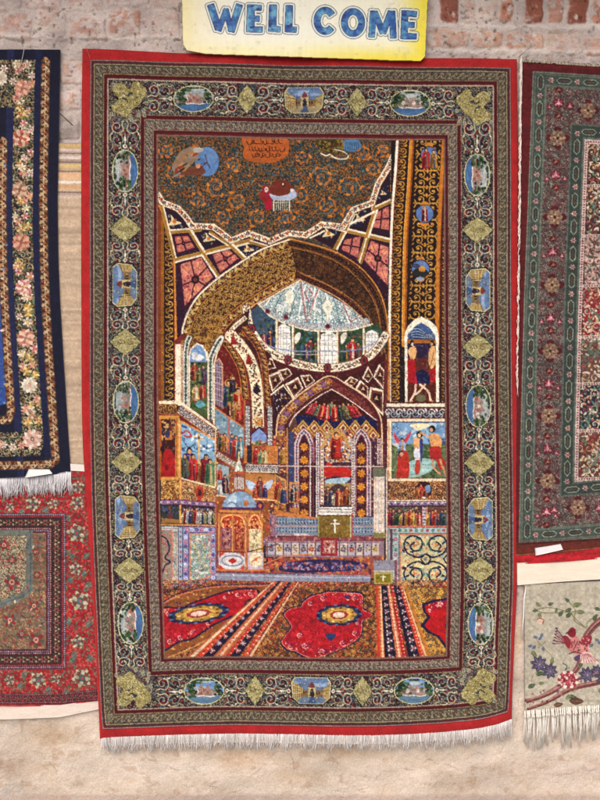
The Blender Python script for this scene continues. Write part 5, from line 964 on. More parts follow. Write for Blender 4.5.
cv.arab([(cx0+(x-cx0)*.9, cy0+(y-cy0)*.88) for x, y in cr], None, [(146, 16, 36), (206, 44, 56), (150, 20, 50)], 15, .7, 55)
for (cx_, cy_, r_, a_) in ((620, 340, 16, 0), (690, 365, 18, 1), (600, 300, 12, 2), (770, 330, 14, .5), (820, 290, 12, 1.5), (640, 170, 11, 1), (690, 150, 12, 0), (820, 150, 12, 2), (790, 150, 9, 1), (560, 345, 12, 0), (830, 250, 9, 1)):
    cv.curl(cx_, cy_, r_, a_, 1, .9, (236, 160, 140)); cv.curl(cx_+8, cy_-4, r_*.7, a_+2, -1, .8, (96, 24, 70)); cv.flow(cx_, cy_, r_*.45, [(226, 150, 150), (120, 30, 60)], 6, a_, (70, 60, 110))
cv.K([(cx0+(x-cx0)*.86, cy0+(y-cy0)*.84) for x, y in cr], .6, (140, 20, 50), True)
medal(755, 218, 80, 37, -.04); cv.S([(775, 140), (790, 142), (798, 150), (785, 155)], (50, 60, 90), n=3); cv.S([(700, 298), (722, 292), (745, 298), (728, 318), (718, 318)], (40, 60, 100), n=3)
# right stripes
for (xb, xt, wb, wt, c) in ((930, 918, 26, 14, (206, 110, 60)), (915, 907, 12, 6, (206, 60, 50)), (930, 922, 10, 5, (226, 180, 130)), (962, 935, 46, 22, (36, 28, 50)), (1000, 952, 22, 10, (222, 120, 90)), (1020, 966, 14, 8, (196, 40, 44)), (1000, 952, 6, 3, (240, 200, 160)), (1062, 985, 50, 24, (36, 28, 50)), (1095, 1000, 20, 10, (206, 70, 50)), (1110, 1010, 10, 5, (226, 180, 130)), (1125, 1022, 20, 12, (190, 120, 50))):
    taper((xb, 405), (xt, 102), wb, wt, c)
for xb, xt in ((962, 935), (1062, 985)):
    for i in range(10): t = (i/10)**.9; x = xb+(xt-xb)*t; y = 395-290*t; k = 1-.5*t; cv.flow(x, y-6, 15*k, [(200, 190, 190), (110, 70, 90)], 6, 0, (150, 60, 60))
for xb, xt in ((930, 918), (1000, 952), (1020, 966), (1095, 1000)):
    for i in range(44): t = i/44; x = xb+(xt-xb)*t; y = 405-303*t; k = 1-.4*t; cv.E(x+(3.5 if i % 2 else -3.5)*k, y, 2.6, 2, (244, 214, 180) if i % 2 else (130, 30, 40))
# right rug corner
cv.P([(1130, 405), (1030, 110), (1200, 112), (1200, 405)], (172, 118, 50)); cv.speck([(1130, 400), (1040, 110), (1200, 112), (1200, 400)], [(206, 156, 60), (110, 70, 44), (190, 80, 50), (140, 90, 40)], 300, 3, 7); cv.arab([(1130, 405), (1030, 110), (1200, 112), (1200, 405)], None, [(214, 166, 84), (96, 60, 40), (90, 84, 76)], 16, .9, 14)
cv.P([(1200, 150), (1130, 160), (1088, 175), (1092, 205), (1110, 228), (1082, 262), (1108, 290), (1150, 310), (1200, 380)], NV); cv.P([(1200, 158), (1140, 168), (1100, 182), (1104, 205), (1122, 230), (1098, 262), (1118, 284), (1158, 304), (1200, 362)], RED); cv.speck([(1200, 158), (1140, 168), (1102, 182), (1120, 215), (1160, 190), (1200, 180)], [(236, 170, 160), (130, 30, 80)], 70, 3.6, 5); cv.E(1205, 265, 24, 20, NV)
# white book stand at the rug's edge
cv.B(895, 48, 970, 95, (176, 160, 90)); cv.B(902, 56, 962, 90, (130, 116, 30)); cv.L([(932, 60), (932, 84)], 1.1, (240, 236, 200)); cv.L([(924, 67), (941, 67)], 1.1, (240, 236, 200)); cv.B(895, 0, 985, 48, (140, 138, 150)); cv.L([(895, 44), (975, 44)], .8, (220, 210, 200)); cv.B(978, 0, 988, 100, (120, 80, 90)); cv.L([(990, 0), (990, 108)], .8, (206, 130, 120))
# small stitches everywhere: fine drawing inside the larger shapes
cv.Z(); cv.clip = FDM; rd = random.Random(77)
TI = [(60, 40, 90), (226, 190, 130), (120, 50, 50), (70, 90, 120), (240, 224, 200), (50, 34, 40)]
for i in range(15000):
    x, y = rd.uniform(159, 445), rd.uniform(250, 660) 
    j_, i_ = int((y-cv.y0)*cv.r), int((x-cv.x0)*cv.r); c = cv.im[j_, i_].copy()
    f = rd.choice((.6, .72, 1.2, 1.35)); k = .34 if (330 < y < 590) else .16
    if y > 590 and c[0] > 180 and c[1] < 70: f = 1+(f-1)*.35; k = .08
    c = np.clip(c*f, 0, 255)*(1-k)+np.array(rd.choice(TI))*k
    a = rd.uniform(0, 3.14); l = rd.uniform(.5, 1.5)
    cv.L([(x-l*math.cos(a), y-l*math.sin(a)), (x+l*math.cos(a), y+l*math.sin(a))], rd.uniform(.35, .6), c, a=.85)
cv.clip = None; cv.Z()
cv.L(ring('fd', .2), .8, (120, 96, 84), True)
cv.im = np.clip((cv.im-112)*1.10+105, 14, 250).astype(np.float32)
cv.knots(5, 4, 3, .3, .08)
# ================================================================ build main carpet
M_pile = mat_yarn('wool_pile', .92, .14, 900, .10, .35)
M_cot = mat_yarn('cotton_warp', .9, .1, 500, .08, .3, 900)
M_paper = mat_yarn('paint_on_paper', .55, 0, 60, .02, .05, 300, .35)
def hmain(x, y):
    v = (y-50)/690; u = (x-82)/435
    h = .013+.0048*np.sin(u*9+1.0+v*1.5)*(.4+.6*v)+.0030*np.sin(u*23+v*3)*np.exp(-v*7)+.0022*np.sin(u*17-v*2)*v
    h = h+.010*np.clip((v-.80)/.2, 0, 1)**2+.0015*(fbm(x/30, y/45, 3, 4)-.5)*2
    h = h-.005*np.exp(-((u-.0)/.02)**2)*np.clip((v-.55)/.2, 0, 1)
    return h
root = empty('pictorial_carpet', W(300., 738., 0.).tolist())
tag(root, 'large red edged carpet picturing a church interior, hanging in the middle of the wall', 'carpet')
nx, ny = 860, 1350
uu = np.linspace(0, 1, nx); vv = np.linspace(0, 1, ny)
Ug, Vg = np.meshgrid(uu, vv)
P2 = CM(Ug, Vg); PX, PY = P2[..., 0], P2[..., 1]
colr = cv.sample(PX, PY, .19)
jit = np.random.default_rng(1).normal(0, .00016, PX.shape)
H = hmain(PX, PY)+jit
uc = (uu[:-1]+uu[1:])/2*UW; vc = (vv[:-1]+vv[1:])/2*VH
infld = ((uc > RX['fd']) & (uc < UW-RX['fd']))[None, :] & ((vc > RT['fd']) & (vc < VH-RB['fd']))[:, None]
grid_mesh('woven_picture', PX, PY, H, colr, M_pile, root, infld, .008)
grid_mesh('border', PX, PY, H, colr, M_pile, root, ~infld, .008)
# red edging: a ring between the ground's edge and the carpet's edge
def edge_ring(name, inner, outer, colf, mat, parent, hf, nt=9, thick=.010, n=420):
    I = []; O = []
    for a, b, rev in ((inner[0], outer[0], 0), (inner[3], outer[3], 0), (inner[1], outer[1], 1), (inner[2], outer[2], 1)):
        t = np.linspace(0, 1, n+1)[:-1]; t = 1-t if rev else t
        I.append(sampler(a)(t)); O.append(sampler(b)(t))
    I = np.concatenate(I+[I[0][:1]]); O = np.concatenate(O+[O[0][:1]])
    t = np.linspace(0, 1, nt)[:, None, None]
    # rows run outer->inner so faces look outward like the ground's
    G = O[None]*(1-t)+I[None]*t; X, Y = G[..., 0], G[..., 1]
    return grid_mesh(name, X, Y, hf(X, Y, t[..., 0]), colf(X, Y, t[..., 0]), mat, parent, None, thick)
def redcol(X, Y, t):
    c = np.zeros(X.shape+(3,)); c[:] = (168, 32, 34)
    n = fbm(X/9, Y/9, 3, 9)[..., None]; c *= .88+.24*n
    c *= (1+np.random.default_rng(3).normal(0, .05, X.shape))[..., None]
    return np.clip(c, 0, 255)
edge_ring('edging', (T1, B1, L1, R1), (T0, B0, L0, R0), redcol, M_pile, root, lambda X, Y, t: hmain(X, Y)+.0002-.007*(1-t)**3+np.random.default_rng(2).normal(0, .00012, X.shape))
# fringe
rd = random.Random(2); st = []
bs = sampler(B0); 
for i in range(900):
    t = (i+rd.random()*.8)/900
    x, y = bs(np.array([t]))[0]; l = rd.uniform(12.5, 16) if x > 108 else rd.uniform(9, 14)
    if x < 104: x += 1.5
    hx = float(hmain(np.array(x), np.array(736.)))
    dr = 2.4*math.sin(i*.11)*math.sin(i*.037+1)+rd.gauss(0, .9); l *= 1+.12*math.sin(i*.19)+(.25 if rd.random() < .03 else 0); g = rd.randint(184, 248); st.append((((x, y-2, hx-.006, .0009), (x+dr*.3+rd.uniform(-.5, .5), y+l*.4, hx-.006+rd.uniform(-.002, .003), .0009), (x+dr*.9+rd.uniform(-.8, .8), y+l*.75, hx-.006+rd.uniform(-.003, .004), .0008), (x+dr*1.5+rd.uniform(-1.5, 1.5), y+l, hx-.008+rd.uniform(-.002, .004), .0005)), (g, g-7, g-11)))
strands('fringe', st, M_cot, root)
# small woven cloth strip from which the fringe grows
xs = np.linspace(100, 511, 300); yy = np.linspace(-1.5, 8, 12)
Xg = np.tile(xs, (12, 1)); yb = np.interp(xs, [p[0] for p in B0], [p[1] for p in B0]); Yg = yb[None]+yy[:, None]
c = np.zeros(Xg.shape+(3,)); c[:] = (226, 214, 204); c *= (1+np.random.default_rng(5).normal(0, .05, Xg.shape))[..., None]
grid_mesh('web', Xg, Yg, hmain(Xg, Yg)-.0075, c, M_cot, root, None, .003)

# ================================================================ NAVY FLORAL RUG (upper left)
n1 = Cv(-60, 44, 76, 500, 4, (22, 24, 52)); n1.Z()
ex = lambda y: float(np.interp(y, [49, 120, 200, 260, 300, 360, 400, 440, 478], [60, 58.6, 57.2, 58, 59.5, 63, 65.6, 68, 70.5]))
def vl(d, y0=44, y1=500, s=12): return [(ex(y)-d, y) for y in np.arange(y0, y1+.1, s)]
NVY = (20, 21, 44); BLU = (28, 33, 72)
n1.P(vl(0)+[(-60, 500), (-60, 44)], NVY)
n1.L(vl(49), 7, BLU); n1.L(vl(21.5), 6, (24, 28, 62))
def brown_run(path):
    n1.rib(path, 8.2, (70, 44, 34), (90, 64, 44), 'leaf', ((176, 128, 84), (150, 84, 52), (196, 160, 116)), 4.6, 1.35, smooth=False, ew=.3)
    for k, (x, y, a) in enumerate(n1.along(path, 4.6, False, 2)):
        n1.L([(x-2.6*math.cos(a+.9), y-2.6*math.sin(a+.9)), (x+2.6*math.cos(a+.9), y+2.6*math.sin(a+.9))], 1.0, (30, 18, 22)); n1.E(x, y, 1.0, .7, (206, 176, 130), a)
brown_run([(ex(y)-14, y) for y in np.arange(60, 466, 8)]+[(x, 464.5+.02*(52-x)) for x in range(50, -60, -8)])
brown_run([(ex(y)-55, y) for y in np.arange(140, 420, 8)]+[(x, 420) for x in range(8, -60, -8)])
n1.P([(ex(y)-59.5, y) for y in np.arange(140, 416, 12)]+[(-60, 416), (-60, 140)], (44, 74, 150))
rd = random.Random(3)
for i in range(60): n1.E(rd.uniform(-60, 8), rd.uniform(160, 410), 1.6, 1, rd.choice([(220, 200, 190), (190, 90, 100), (100, 140, 200), (180, 150, 80)]))
band = [(ex(y)-24.6, y) for y in np.arange(60, 456, 12)]+[(40, 456), (-60, 458), (-60, 434), (22, 432)]+[(ex(y)-45, y) for y in np.arange(432, 100, -12)]+[(-60, 104), (-60, 60)]
n1.P(band, (30, 24, 36))
n1.arab(band, None, [(150, 124, 80), (110, 90, 60), (176, 160, 120), (84, 96, 70)], 6.5, 1.0, 5)
rd = random.Random(12); 
FP = [(206, 132, 112), (226, 170, 140)]; FW = [(232, 216, 190), (210, 190, 170)]; FC = [(206, 120, 110), (236, 196, 180)]
def bigflower(x, y, r, pal, core):
    n1.clipto(band); r = r*.84
    n1.E(x, y, r*.98, r*.92, (52, 34, 38)); n1.flow(x, y, r, pal, 12, rd.random(), core); n1.flow(x, y, r*.68, [tuple(int(v*.86) for v in pal[0]), pal[1]], 8, .3, core); n1.clipto()
big = [(22.5, 88, 10, FP, (176, 90, 70)), (0, 78, 9, FW, (190, 150, 90)), (21, 138, 11, [(190, 96, 72), (226, 180, 150)], (150, 60, 50)), (20, 190, 10, [(176, 120, 90), (206, 170, 140)], (120, 60, 50)), (21.5, 242, 11, [(190, 110, 84), (216, 160, 130)], (150, 70, 60)), (23.5, 287, 9.5, FC, (206, 170, 90)), (26, 338, 11, [(200, 120, 100), (232, 190, 160)], (206, 150, 130)), (29.5, 385, 9.5, FW, (190, 120, 100)), (32.5, 439, 11.5, [(232, 206, 186), (206, 150, 130)], (150, 80, 70)), (-5, 444, 9, FP, (150, 70, 60)), (-30, 446, 9, FW, (150, 70, 60))]
for b in big: bigflower(*b)
for i in range(len(big)-3):
    x0, y0 = big[i][:2]; x1, y1 = big[i+1][:2]
for y in np.arange(68, 430, 11.5):
    xm = ex(y)-34.5
    for q in range(3):
        x = xm+rd.uniform(-8, 8); yy_ = y+rd.uniform(-5, 5)
        if any(math.hypot(x-b[0], yy_-b[1]) < b[2]*1.05 for b in big): continue
        n1.clipto(band); n1.flow(x, yy_, rd.uniform(3.6, 5.4), rd.choice([FP, FW, FC, [(226, 200, 130), (176, 130, 60)]]), 6, rd.random(), rd.choice([(170, 60, 60), (206, 160, 70)])); n1.E(x+4, yy_+4, 2.2, 1, (96, 120, 80), 1); n1.clipto()
for x in range(-50, 26, 9): n1.flow(x, 446+rd.uniform(-5, 5), 4, rd.choice([FP, FW]), 6, 0, (150, 60, 60)); n1.flow(x, 80+rd.uniform(-14, 14), 4, rd.choice([FP, FW]), 6, 0, (150, 60, 60))
n1.knots(9, 4)
t = empty('navy_floral_rug', W(30., 478., 0.).tolist()); tag(t, 'dark navy rug with a band of cream and pink flowers, hanging at the upper left', 'rug')
ys = np.linspace(49.5, 478, 900); us = np.linspace(0, 1, 262)
EX = np.array([ex(y) for y in ys]); Xg = -60+(EX[:, None]+60)*us[None]; Yg = np.repeat(ys[:, None], 262, 1)
Yg = Yg+np.clip((Yg-400)/78, 0, 1)*(-4.5)*np.clip(Xg/70, 0, 1)
hn = .011+.003*np.sin(Xg/14)*(.3+np.clip((Yg-50)/430, 0, 1)) + np.random.default_rng(1).normal(0, .00016, Xg.shape)
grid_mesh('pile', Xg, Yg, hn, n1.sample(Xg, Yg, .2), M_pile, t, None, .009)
st = []
for i in range(420):
    x = -60+131*(i+rd.random())/420; y = 477.5-4.2*max(0, x/70); l = rd.uniform(16, 21)
    dr = 2.6*math.sin(i*.13)*math.sin(i*.041)+rd.gauss(0, 1); l *= 1+.1*math.sin(i*.23); g = rd.randint(190, 246); st.append((((x, y-2, .006, .0012), (x+dr*.3, y+l*.4, .0085+rd.uniform(-.002, .003), .0012), (x+dr+rd.uniform(-.8, .8), y+l*.75, .0085+rd.uniform(-.003, .004), .0011), (x+dr*1.5+rd.uniform(-1.6, 1.6), y+l, .0085+rd.uniform(-.003, .004), .0007)), (g, g-4, g-2)))
strands('fringe', st, M_cot, t)

# ================================================================ RED FLORAL RUG (lower left)
r1 = Cv(-60, 462, 120, 730, 4, (166, 22, 32)); r1.Z(); rd = random.Random(9)
r1.arab([(-60, 462), (120, 462), (120, 730), (-60, 730)], None, [(90, 90, 70), (120, 40, 44), (206, 70, 60), (110, 110, 90)], 8, .7, 2)
def rosette(x, y, r, a=0):
    for k in range(11): th = a+k*2*PI/11; rk = r*(1 if k % 2 else .82); r1.E(x+rk*.62*math.cos(th), y+rk*.56*math.sin(th), rk*.34, rk*.17, (190, 180, 142) if k % 2 else (150, 150, 124), th)
    r1.E(x, y, r*.68, r*.62, (96, 90, 76)); r1.flow(x, y, r*.7, [(176, 172, 140), (120, 60, 50)], 8, a, (60, 80, 80)); r1.E(x, y, r*.28, r*.34, (64, 96, 100)); r1.E(x, y, r*.12, r*.16, (190, 60, 60))
for x, y, r in ((77, 533, 11), (80, 601, 11.5), (82, 678, 11), (33, 504, 8.5), (38, 680, 9.5), (-10, 502, 9), (-12, 682, 9), (77, 503, 8), (78, 642, 8), (76, 569, 7.5), (10, 507, 5), (10, 680, 6), (56, 679, 6), (53, 504, 6), (78, 487, 7)): rosette(x, y, r, rd.random())
for x, y in ((66, 553), (86, 556), (70, 580), (88, 585), (68, 622), (88, 624), (72, 660), (90, 658), (68, 518), (90, 515), (22, 512), (46, 510), (24, 675), (66, 693), (20, 686), (48, 690), (72, 556), (84, 574), (74, 655)):
    r1.S([(x, y-3.5), (x+3, y), (x, y+3.5), (x-3, y)], (96, 106, 90), n=3); r1.E(x, y, 1.6, 1.8, (64, 92, 110)); r1.L([(x-4, y+3), (x+5, y-4)], .6, (150, 140, 90))
def rr(d0, d1, col):    # rectangular frames open to the left
    x, yt, yb = 66, 513, 669
    r1.P([(-60, yt+d0), (x-d0, yt+d0), (x-d0, yb-d0), (-60, yb-d0), (-60, yb-d1), (x-d1, yb-d1), (x-d1, yt+d1), (-60, yt+d1)], col)
rr(0, 20, (88, 26, 38)); rr(.6, 2.6, (70, 60, 84)); rr(4.5, 14.5, (60, 34, 36)); rr(16.5, 18.6, (70, 56, 76))
def rpath(d): return [(-60, 513+d), (66-d, 513+d), (66-d, 669-d), (-60, 669-d)]
for d, c, s_ in ((1.6, (190, 150, 150), 2.1), (3.6, (206, 60, 70), 2.1), (15.6, (190, 150, 140), 2.1), (17.6, (170, 130, 150), 2.1)):
    for x, y, a in r1.along(rpath(d), s_, False): r1.E(x, y, .7, .5, c, a+.8)
for k, (x, y, a) in enumerate(r1.along(rpath(9.5), 6.2, False)): r1.flow(x, y, 3.4, [(160, 60, 60), (120, 100, 80)] if k % 2 else [(176, 150, 110), (90, 60, 50)], 6, 0, (50, 30, 34)); r1.E(x, y, 1, 1, (30, 22, 26))
fld = [(-60, 533), (46, 533), (46, 649), (-60, 649)]
r1.P(fld, (146, 98, 68)); r1.arab(fld, None, [(90, 84, 60), (130, 50, 50), (110, 110, 80), (176, 140, 100), (80, 96, 100)], 5, .75, 6)
mdl = [(-60, 530), (33, 530), (33, 590), (26, 598), (12, 604), (-10, 612), (-60, 620)]
r1.P(mdl, (104, 106, 96)); r1.L([(30.5, 530), (30.5, 590), (24, 596), (10, 601), (-10, 609)], .8, (60, 80, 90)); r1.P([(-60, 536), (26, 536), (26, 588), (18, 594), (6, 598), (-10, 606), (-60, 612)], (180, 164, 128))
r1.arab([(-60, 536), (26, 536), (26, 588), (18, 594), (6, 598), (-10, 606), (-60, 612)], None, [(120, 110, 76), (150, 44, 44), (90, 96, 80), (70, 60, 60)], 5, .75, 7)
for x, y, r in ((12, 582, 8), (4, 545, 6), (12, 560, 5), (-14, 572, 8), (36, 640, 8), (10, 620, 7), (34, 606, 6), (36, 552, 4.5), (37, 575, 4.5), (22, 634, 5), (-8, 636, 7)):
    r1.flow(x, y, r, [(150, 36, 40), (90, 80, 70)], 8, rd.random(), (206, 150, 120))
for i in range(60): r1.E(rd.uniform(-20, 44), rd.uniform(535, 647), 1.7, .8, rd.choice([(64, 84, 70), (150, 40, 44), (206, 190, 150), (60, 70, 90)]), rd.uniform(0, 3))
r1.P([(-60, 693), (60, 694), (110, 688), (110, 730), (-60, 730)], (84, 28, 40)); 
for d, c in ((694.6, (150, 110, 110)), (702.5, (150, 100, 100))):
    for x in np.arange(-60, 105, 2.1): r1.E(x, d-max(0, x-60)*.1, .7, .5, c)
for k, x in enumerate(np.arange(-60, 105, 5.5)): r1.flow(x, 698.5-max(0, x-60)*.1, 3, [(150, 60, 60), (110, 90, 80)], 5, k, (60, 36, 40))
r1.P([(-60, 704), (60, 705), (110, 699), (110, 730), (-60, 730)], (206, 40, 40))
r1.knots(9, 5)
t = empty('red_floral_rug', W(30., 706., 0.).tolist()); tag(t, 'bright red rug with grey green rosettes round a tan field, hanging at the lower left', 'rug')
nx, ny = 330, 480
us = np.linspace(0, 1, nx); vs = np.linspace(0, 1, ny)
Xg = -60+us[None]*168+0*vs[:, None]; yb = np.interp(Xg[0], [-60, 0, 40, 60, 96, 108], [705, 706, 706.5, 706, 701, 699]); Yg = 470+(yb[None]-470)*vs[:, None]
hr = .005+.002*np.sin(Xg/16+1)*vs[:, None]+np.random.default_rng(1).normal(0, .00016, Xg.shape)
grid_mesh('pile', Xg, Yg, hr, r1.sample(Xg, Yg, .2), M_pile, t, None, .0048)
xs = np.linspace(-60, 104, 240); vv_ = np.linspace(0, 1, 26); Xg = np.tile(xs, (26, 1))
ya = np.interp(xs, [-60, 0, 60, 96, 108], [704, 705, 705, 700, 698]); yb = np.interp(xs, [-60, 0, 60, 96, 104], [719, 719.5, 717, 710, 708]); Yg = ya+(yb-ya)*vv_[:, None]
c = np.zeros(Xg.shape+(3,)); c[:] = (228, 212, 198); c *= (.95+.1*fbm(Xg/8, Yg/2, 3, 2))[..., None]; c *= (1+np.random.default_rng(6).normal(0, .02, Xg.shape))[..., None]
grid_mesh('cloth_end', Xg, Yg, .004+.002*np.sin(Xg/23)*vv_[:, None], np.clip(c, 0, 255), M_cot, t, None, .003)

# ================================================================ BEIGE STRIPED WEAVING behind
b1 = Cv(40, 120, 100, 480, 4, (196, 172, 148)); b1.Z()
for y, w_, c in ((146, 4, (214, 178, 120)), (149.5, 2, (226, 214, 206)), (153, 1.2, (96, 80, 130)), (157, 3, (230, 216, 206)), (162, 1.2, (110, 90, 120)), (166, 4, (226, 196, 130)), (171, 1.4, (130, 90, 80)), (176, 7, (222, 180, 140)), (182, 2.5, (232, 220, 208)), (187, 5, (214, 170, 130)), (192, 1.3, (120, 96, 110)), (196.5, 3, (226, 206, 190))): b1.L([(40, y), (100, y+.4)], w_, c)
for i in range(900): x = 40+60*random.Random(i).random(); y = 200+280*random.Random(i+5000).random(); b1.L([(x, y), (x+random.Random(i).uniform(2, 6), y)], .5, (214, 188, 158) if i % 2 else (176, 146, 116), a=.6)
for i in range(50): x = 40+i*1.2; b1.L([(x, 120), (x, 480)], .4, (184, 154, 124), a=.5)
b1.knots(6, 5, 3, .2, 0)
Xg, Yg = np.meshgrid(np.linspace(44, 96, 130), np.linspace(143, 466, 650))
t = tag(grid_mesh('striped_hanging', Xg, Yg, .0022+.0012*np.sin(Xg/7)+.0008*np.sin(Yg/31), b1.sample(Xg, Yg, .3), mat_yarn('burlap', .95, .1, 700, .12, .5, 500), None, None, .002), 'beige sackcloth striped at the top, hanging between the navy rug and the large carpet', 'cloth')
Xg, Yg = np.meshgrid(np.linspace(58, 97, 60), np.linspace(463.5, 470.5, 14))
c = np.zeros(Xg.shape+(3,)); c[:] = (232, 222, 212)
tag(grid_mesh('cloth_tape', Xg, Yg+(Xg-70)*.06, .0065+0*Xg, c, M_cot, None, None, .001), 'short white cloth tape at the foot of the beige sackcloth, above the red rug', 'tape')

# ================================================================ GREEN AND MAROON RUG (right)
g1 = Cv(508, 52, 700, 600, 4, (96, 18, 22)); g1.Z(); rd = random.Random(21)
gx = lambda y: float(np.interp(y, [60, 75, 170, 300, 440, 545], [533.2, 532.7, 529, 524, 520.5, 519]))
TSL = .062
def fr(d, yt, yb, s=14):      # frame path at distance d from the green edge; turns at top and bottom
    p = [(700, yt+(700-533)*TSL), (gx(yt)+d, yt+d*TSL)]
    p += [(gx(y)+d, y) for y in np.arange(yt+6, yb, s)]
    p += [(gx(yb)+d, yb-.0*d), (700, yb-(700-520)*.065)]
    return p
g1.P(fr(0, 71, 543.5), (76, 84, 76)); g1.L(fr(.6, 71.6, 543), .9, (120, 130, 110)); g1.L(fr(2.8, 73.6, 541), .6, (110, 112, 96)); g1.L(fr(13.5, 85, 529.5), .7, (120, 124, 108))
g1.P(fr(3.6, 74.5, 540), (62, 74, 66)); g1.P(fr(12.6, 83.6, 531), (98, 108, 94)); g1.P(fr(14.5, 86, 528), (66, 38, 40))
inner = fr(40, 121, 497)
mainp = fr(14.5, 86, 528)
g1.arab(mainp, None, [(120, 74, 72), (96, 98, 88), (106, 50, 50), (146, 130, 116), (70, 78, 70)], 3.8, .65, 3)
g1.speck(mainp, [(160, 122, 116), (116, 60, 60), (90, 98, 88), (46, 26, 28), (140, 136, 120), (80, 84, 76)], 5200, .6, 6)
def ros(x, y, r):
    for k in (0, 1, 2, 3): th = k*PI/2; g1.E(x+math.cos(th)*r*1.25, y+math.sin(th)*r*1.25, r*.55, r*.5, (84, 18, 26))
    g1.flow(x, y, r*1.2, [(150, 118, 90), (120, 90, 70)], 12, 0, (90, 50, 44)); g1.E(x, y, r*.72, r*.72, (96, 46, 40)); g1.flow(x, y, r*.72, [(176, 140, 104), (140, 100, 70)], 8, .2, (80, 40, 40)); g1.E(x, y, r*.2, r*.2, (40, 30, 34))
def pinkf(x, y, r): g1.E(x, y, r*1.3, r*1.2, (90, 20, 30)); g1.flow(x, y, r*1.1, [(196, 110, 120), (150, 50, 70)], 6, .5, (230, 180, 180))
for i, y in enumerate((138, 217, 285, 351, 416, 481)): ros(gx(y)+27.5, y, 6.6)
for y in (103, 175, 252, 318, 384, 449, 512):
    pinkf(gx(y)+27, y, 4); 
    for dy in (-13, 13): g1.E(gx(y)+27, y+dy, 3.6, 3.2, (92, 16, 24)); g1.flow(gx(y)+27, y+dy, 2.6, [(150, 80, 60), (60, 20, 26)], 5, 0, (176, 130, 90))
    for sx in (-9, 9): pinkf(gx(y)+27+sx, y+4, 2.0)
for x in (590, 640): ros(x-2, 107+(x-533)*TSL, 6.4); ros(x-12, 511-(x-520)*.05, 6.6)
for x in (570, 615, 665): g1.E(x, 104+(x-533)*TSL, 4, 4, (90, 16, 24)); pinkf(x, 104+(x-533)*TSL, 2.6); pinkf(x-16, 512-(x-520)*.04, 3)
def hexrow(path, step, half=5.6, hw=2.7):
    for k, (x, y, a) in enumerate(g1.along(path, step, False, 4)):
        if k % 2: g1.flow(x, y, 3.0, [(176, 120, 120), (196, 160, 140)], 6, 0, (120, 40, 50))
        else:
            c, s_ = math.cos(a), math.sin(a); L_ = [(-half-2, 0), (-half+1, -hw), (half-1, -hw), (half+2, 0), (half-1, hw), (-half+1, hw)]
            g1.P([(x+u*c-v*s_, y+u*s_+v*c) for u, v in L_], (42, 58, 50)); g1.L([(x+u*c-v*s_, y+u*s_+v*c) for u, v in L_], .75, (142, 148, 124), True); g1.L([(x-4*c, y-4*s_), (x+4*c, y+4*s_)], .9, (110, 60, 60))
hexrow(fr(8.2, 79, 535.5), 13.2)
g1.P(inner, (84, 94, 84)); g1.P(fr(41.5, 122.5, 495.5), (50, 62, 56)); g1.P(fr(52.5, 134, 484), (90, 98, 86)); hexrow(fr(47, 128.5, 490), 13.4)
g1.P(fr(54.5, 136, 482), (206, 176, 166))
for x, y, a in g1.along(fr(56.4, 138, 480.5), 2.6, False): g1.E(x, y, 1.0, .8, (120, 40, 50))
g1.P(fr(58.2, 140, 479), (60, 34, 34))
yy0 = [143, 186, 236, 286, 337, 384, 431, 479]; pal = [(44, 30, 30), (66, 40, 34), (60, 40, 40), (196, 156, 140), (140, 26, 34), (92, 66, 56), (34, 34, 52), (96, 44, 36)]
for i in range(7):
    ya, yb = yy0[i]+1.6, yy0[i+1]-1.6; x0 = gx((ya+yb)/2)+59; base = pal[i+1] if i else pal[1]
    for j, x in enumerate((x0, x0+48, x0+96)):
        bb = base if j == 0 else pal[(i+j*3) % 8]
        g1.B(x, ya, x+45, yb, bb); cs = [(206, 190, 160), (90, 120, 100), (150, 60, 60), (206, 160, 110)] if sum(bb) < 400 else [(120, 40, 44), (80, 70, 60), (60, 90, 90)]
        g1.arab([(x, ya), (x+45, ya), (x+45, yb), (x, yb)], None, cs, 9, .8, i+j)
        for k in range(5): xx, yk = x+8+k*8, (ya+yb)/2+rd.uniform(-14, 14); g1.L([(xx, yk+8), (xx+3, yk-8)], .8, cs[1]); g1.flow(xx+3, yk-8, 3.6, cs[:2], 6, 0, cs[2]); g1.E(xx-1, yk+2, 3, 1.2, cs[1], .8)
    g1.L([(x0-2, yy0[i+1]), (700, yy0[i+1]-2)], 2.8, (206, 180, 166))
    for x in np.arange(x0, 700, 2.6): g1.E(x, yy0[i+1]-(x-x0)*.015, .9, .8, (120, 40, 50))
g1.P([(508, 543.5), (700, 532), (700, 600), (508, 600)], (104, 34, 24)); g1.L([(508, 545), (700, 533.5)], 1.2, (60, 24, 22)); g1.P([(508, 556.5), (560, 553), (600, 548.5), (700, 538), (700, 600), (508, 600)], (196, 18, 28)); g1.L([(508, 556), (600, 548), (700, 537.5)], .9, (150, 80, 40))
g1.knots(8, 5, 3, .5, .2)
t = empty('green_bordered_rug', W(570., 565., 0.).tolist()); tag(t, 'maroon edged rug with green guard stripes and small garden panels, at the upper right', 'rug')
vs = np.linspace(0, 1, 1000); us = np.linspace(0, 1, 330)
yl = 61+vs*(564.5-61); XL = np.interp(yl, [61, 120, 200, 300, 500, 565], [522.5, 521.5, 521, 518, 516, 516])
Xg = XL[:, None]+(690-XL[:, None])*us[None]; Yg = yl[:, None]+(Xg-520)*(.065*(1-vs[:, None])-.068*vs[:, None])
hg = .010+.002*np.sin(Xg/17)*vs[:, None]+np.random.default_rng(1).normal(0, .00016, Xg.shape)
grid_mesh('pile', Xg, Yg, hg, g1.sample(Xg, Yg, .2), M_pile, t, None, .008)
vs = np.linspace(0, 1, 34); xs = np.linspace(517, 690, 220); Xg = np.tile(xs, (34, 1)); Yg = 563+vs[:, None]*22-(Xg-517)*.07
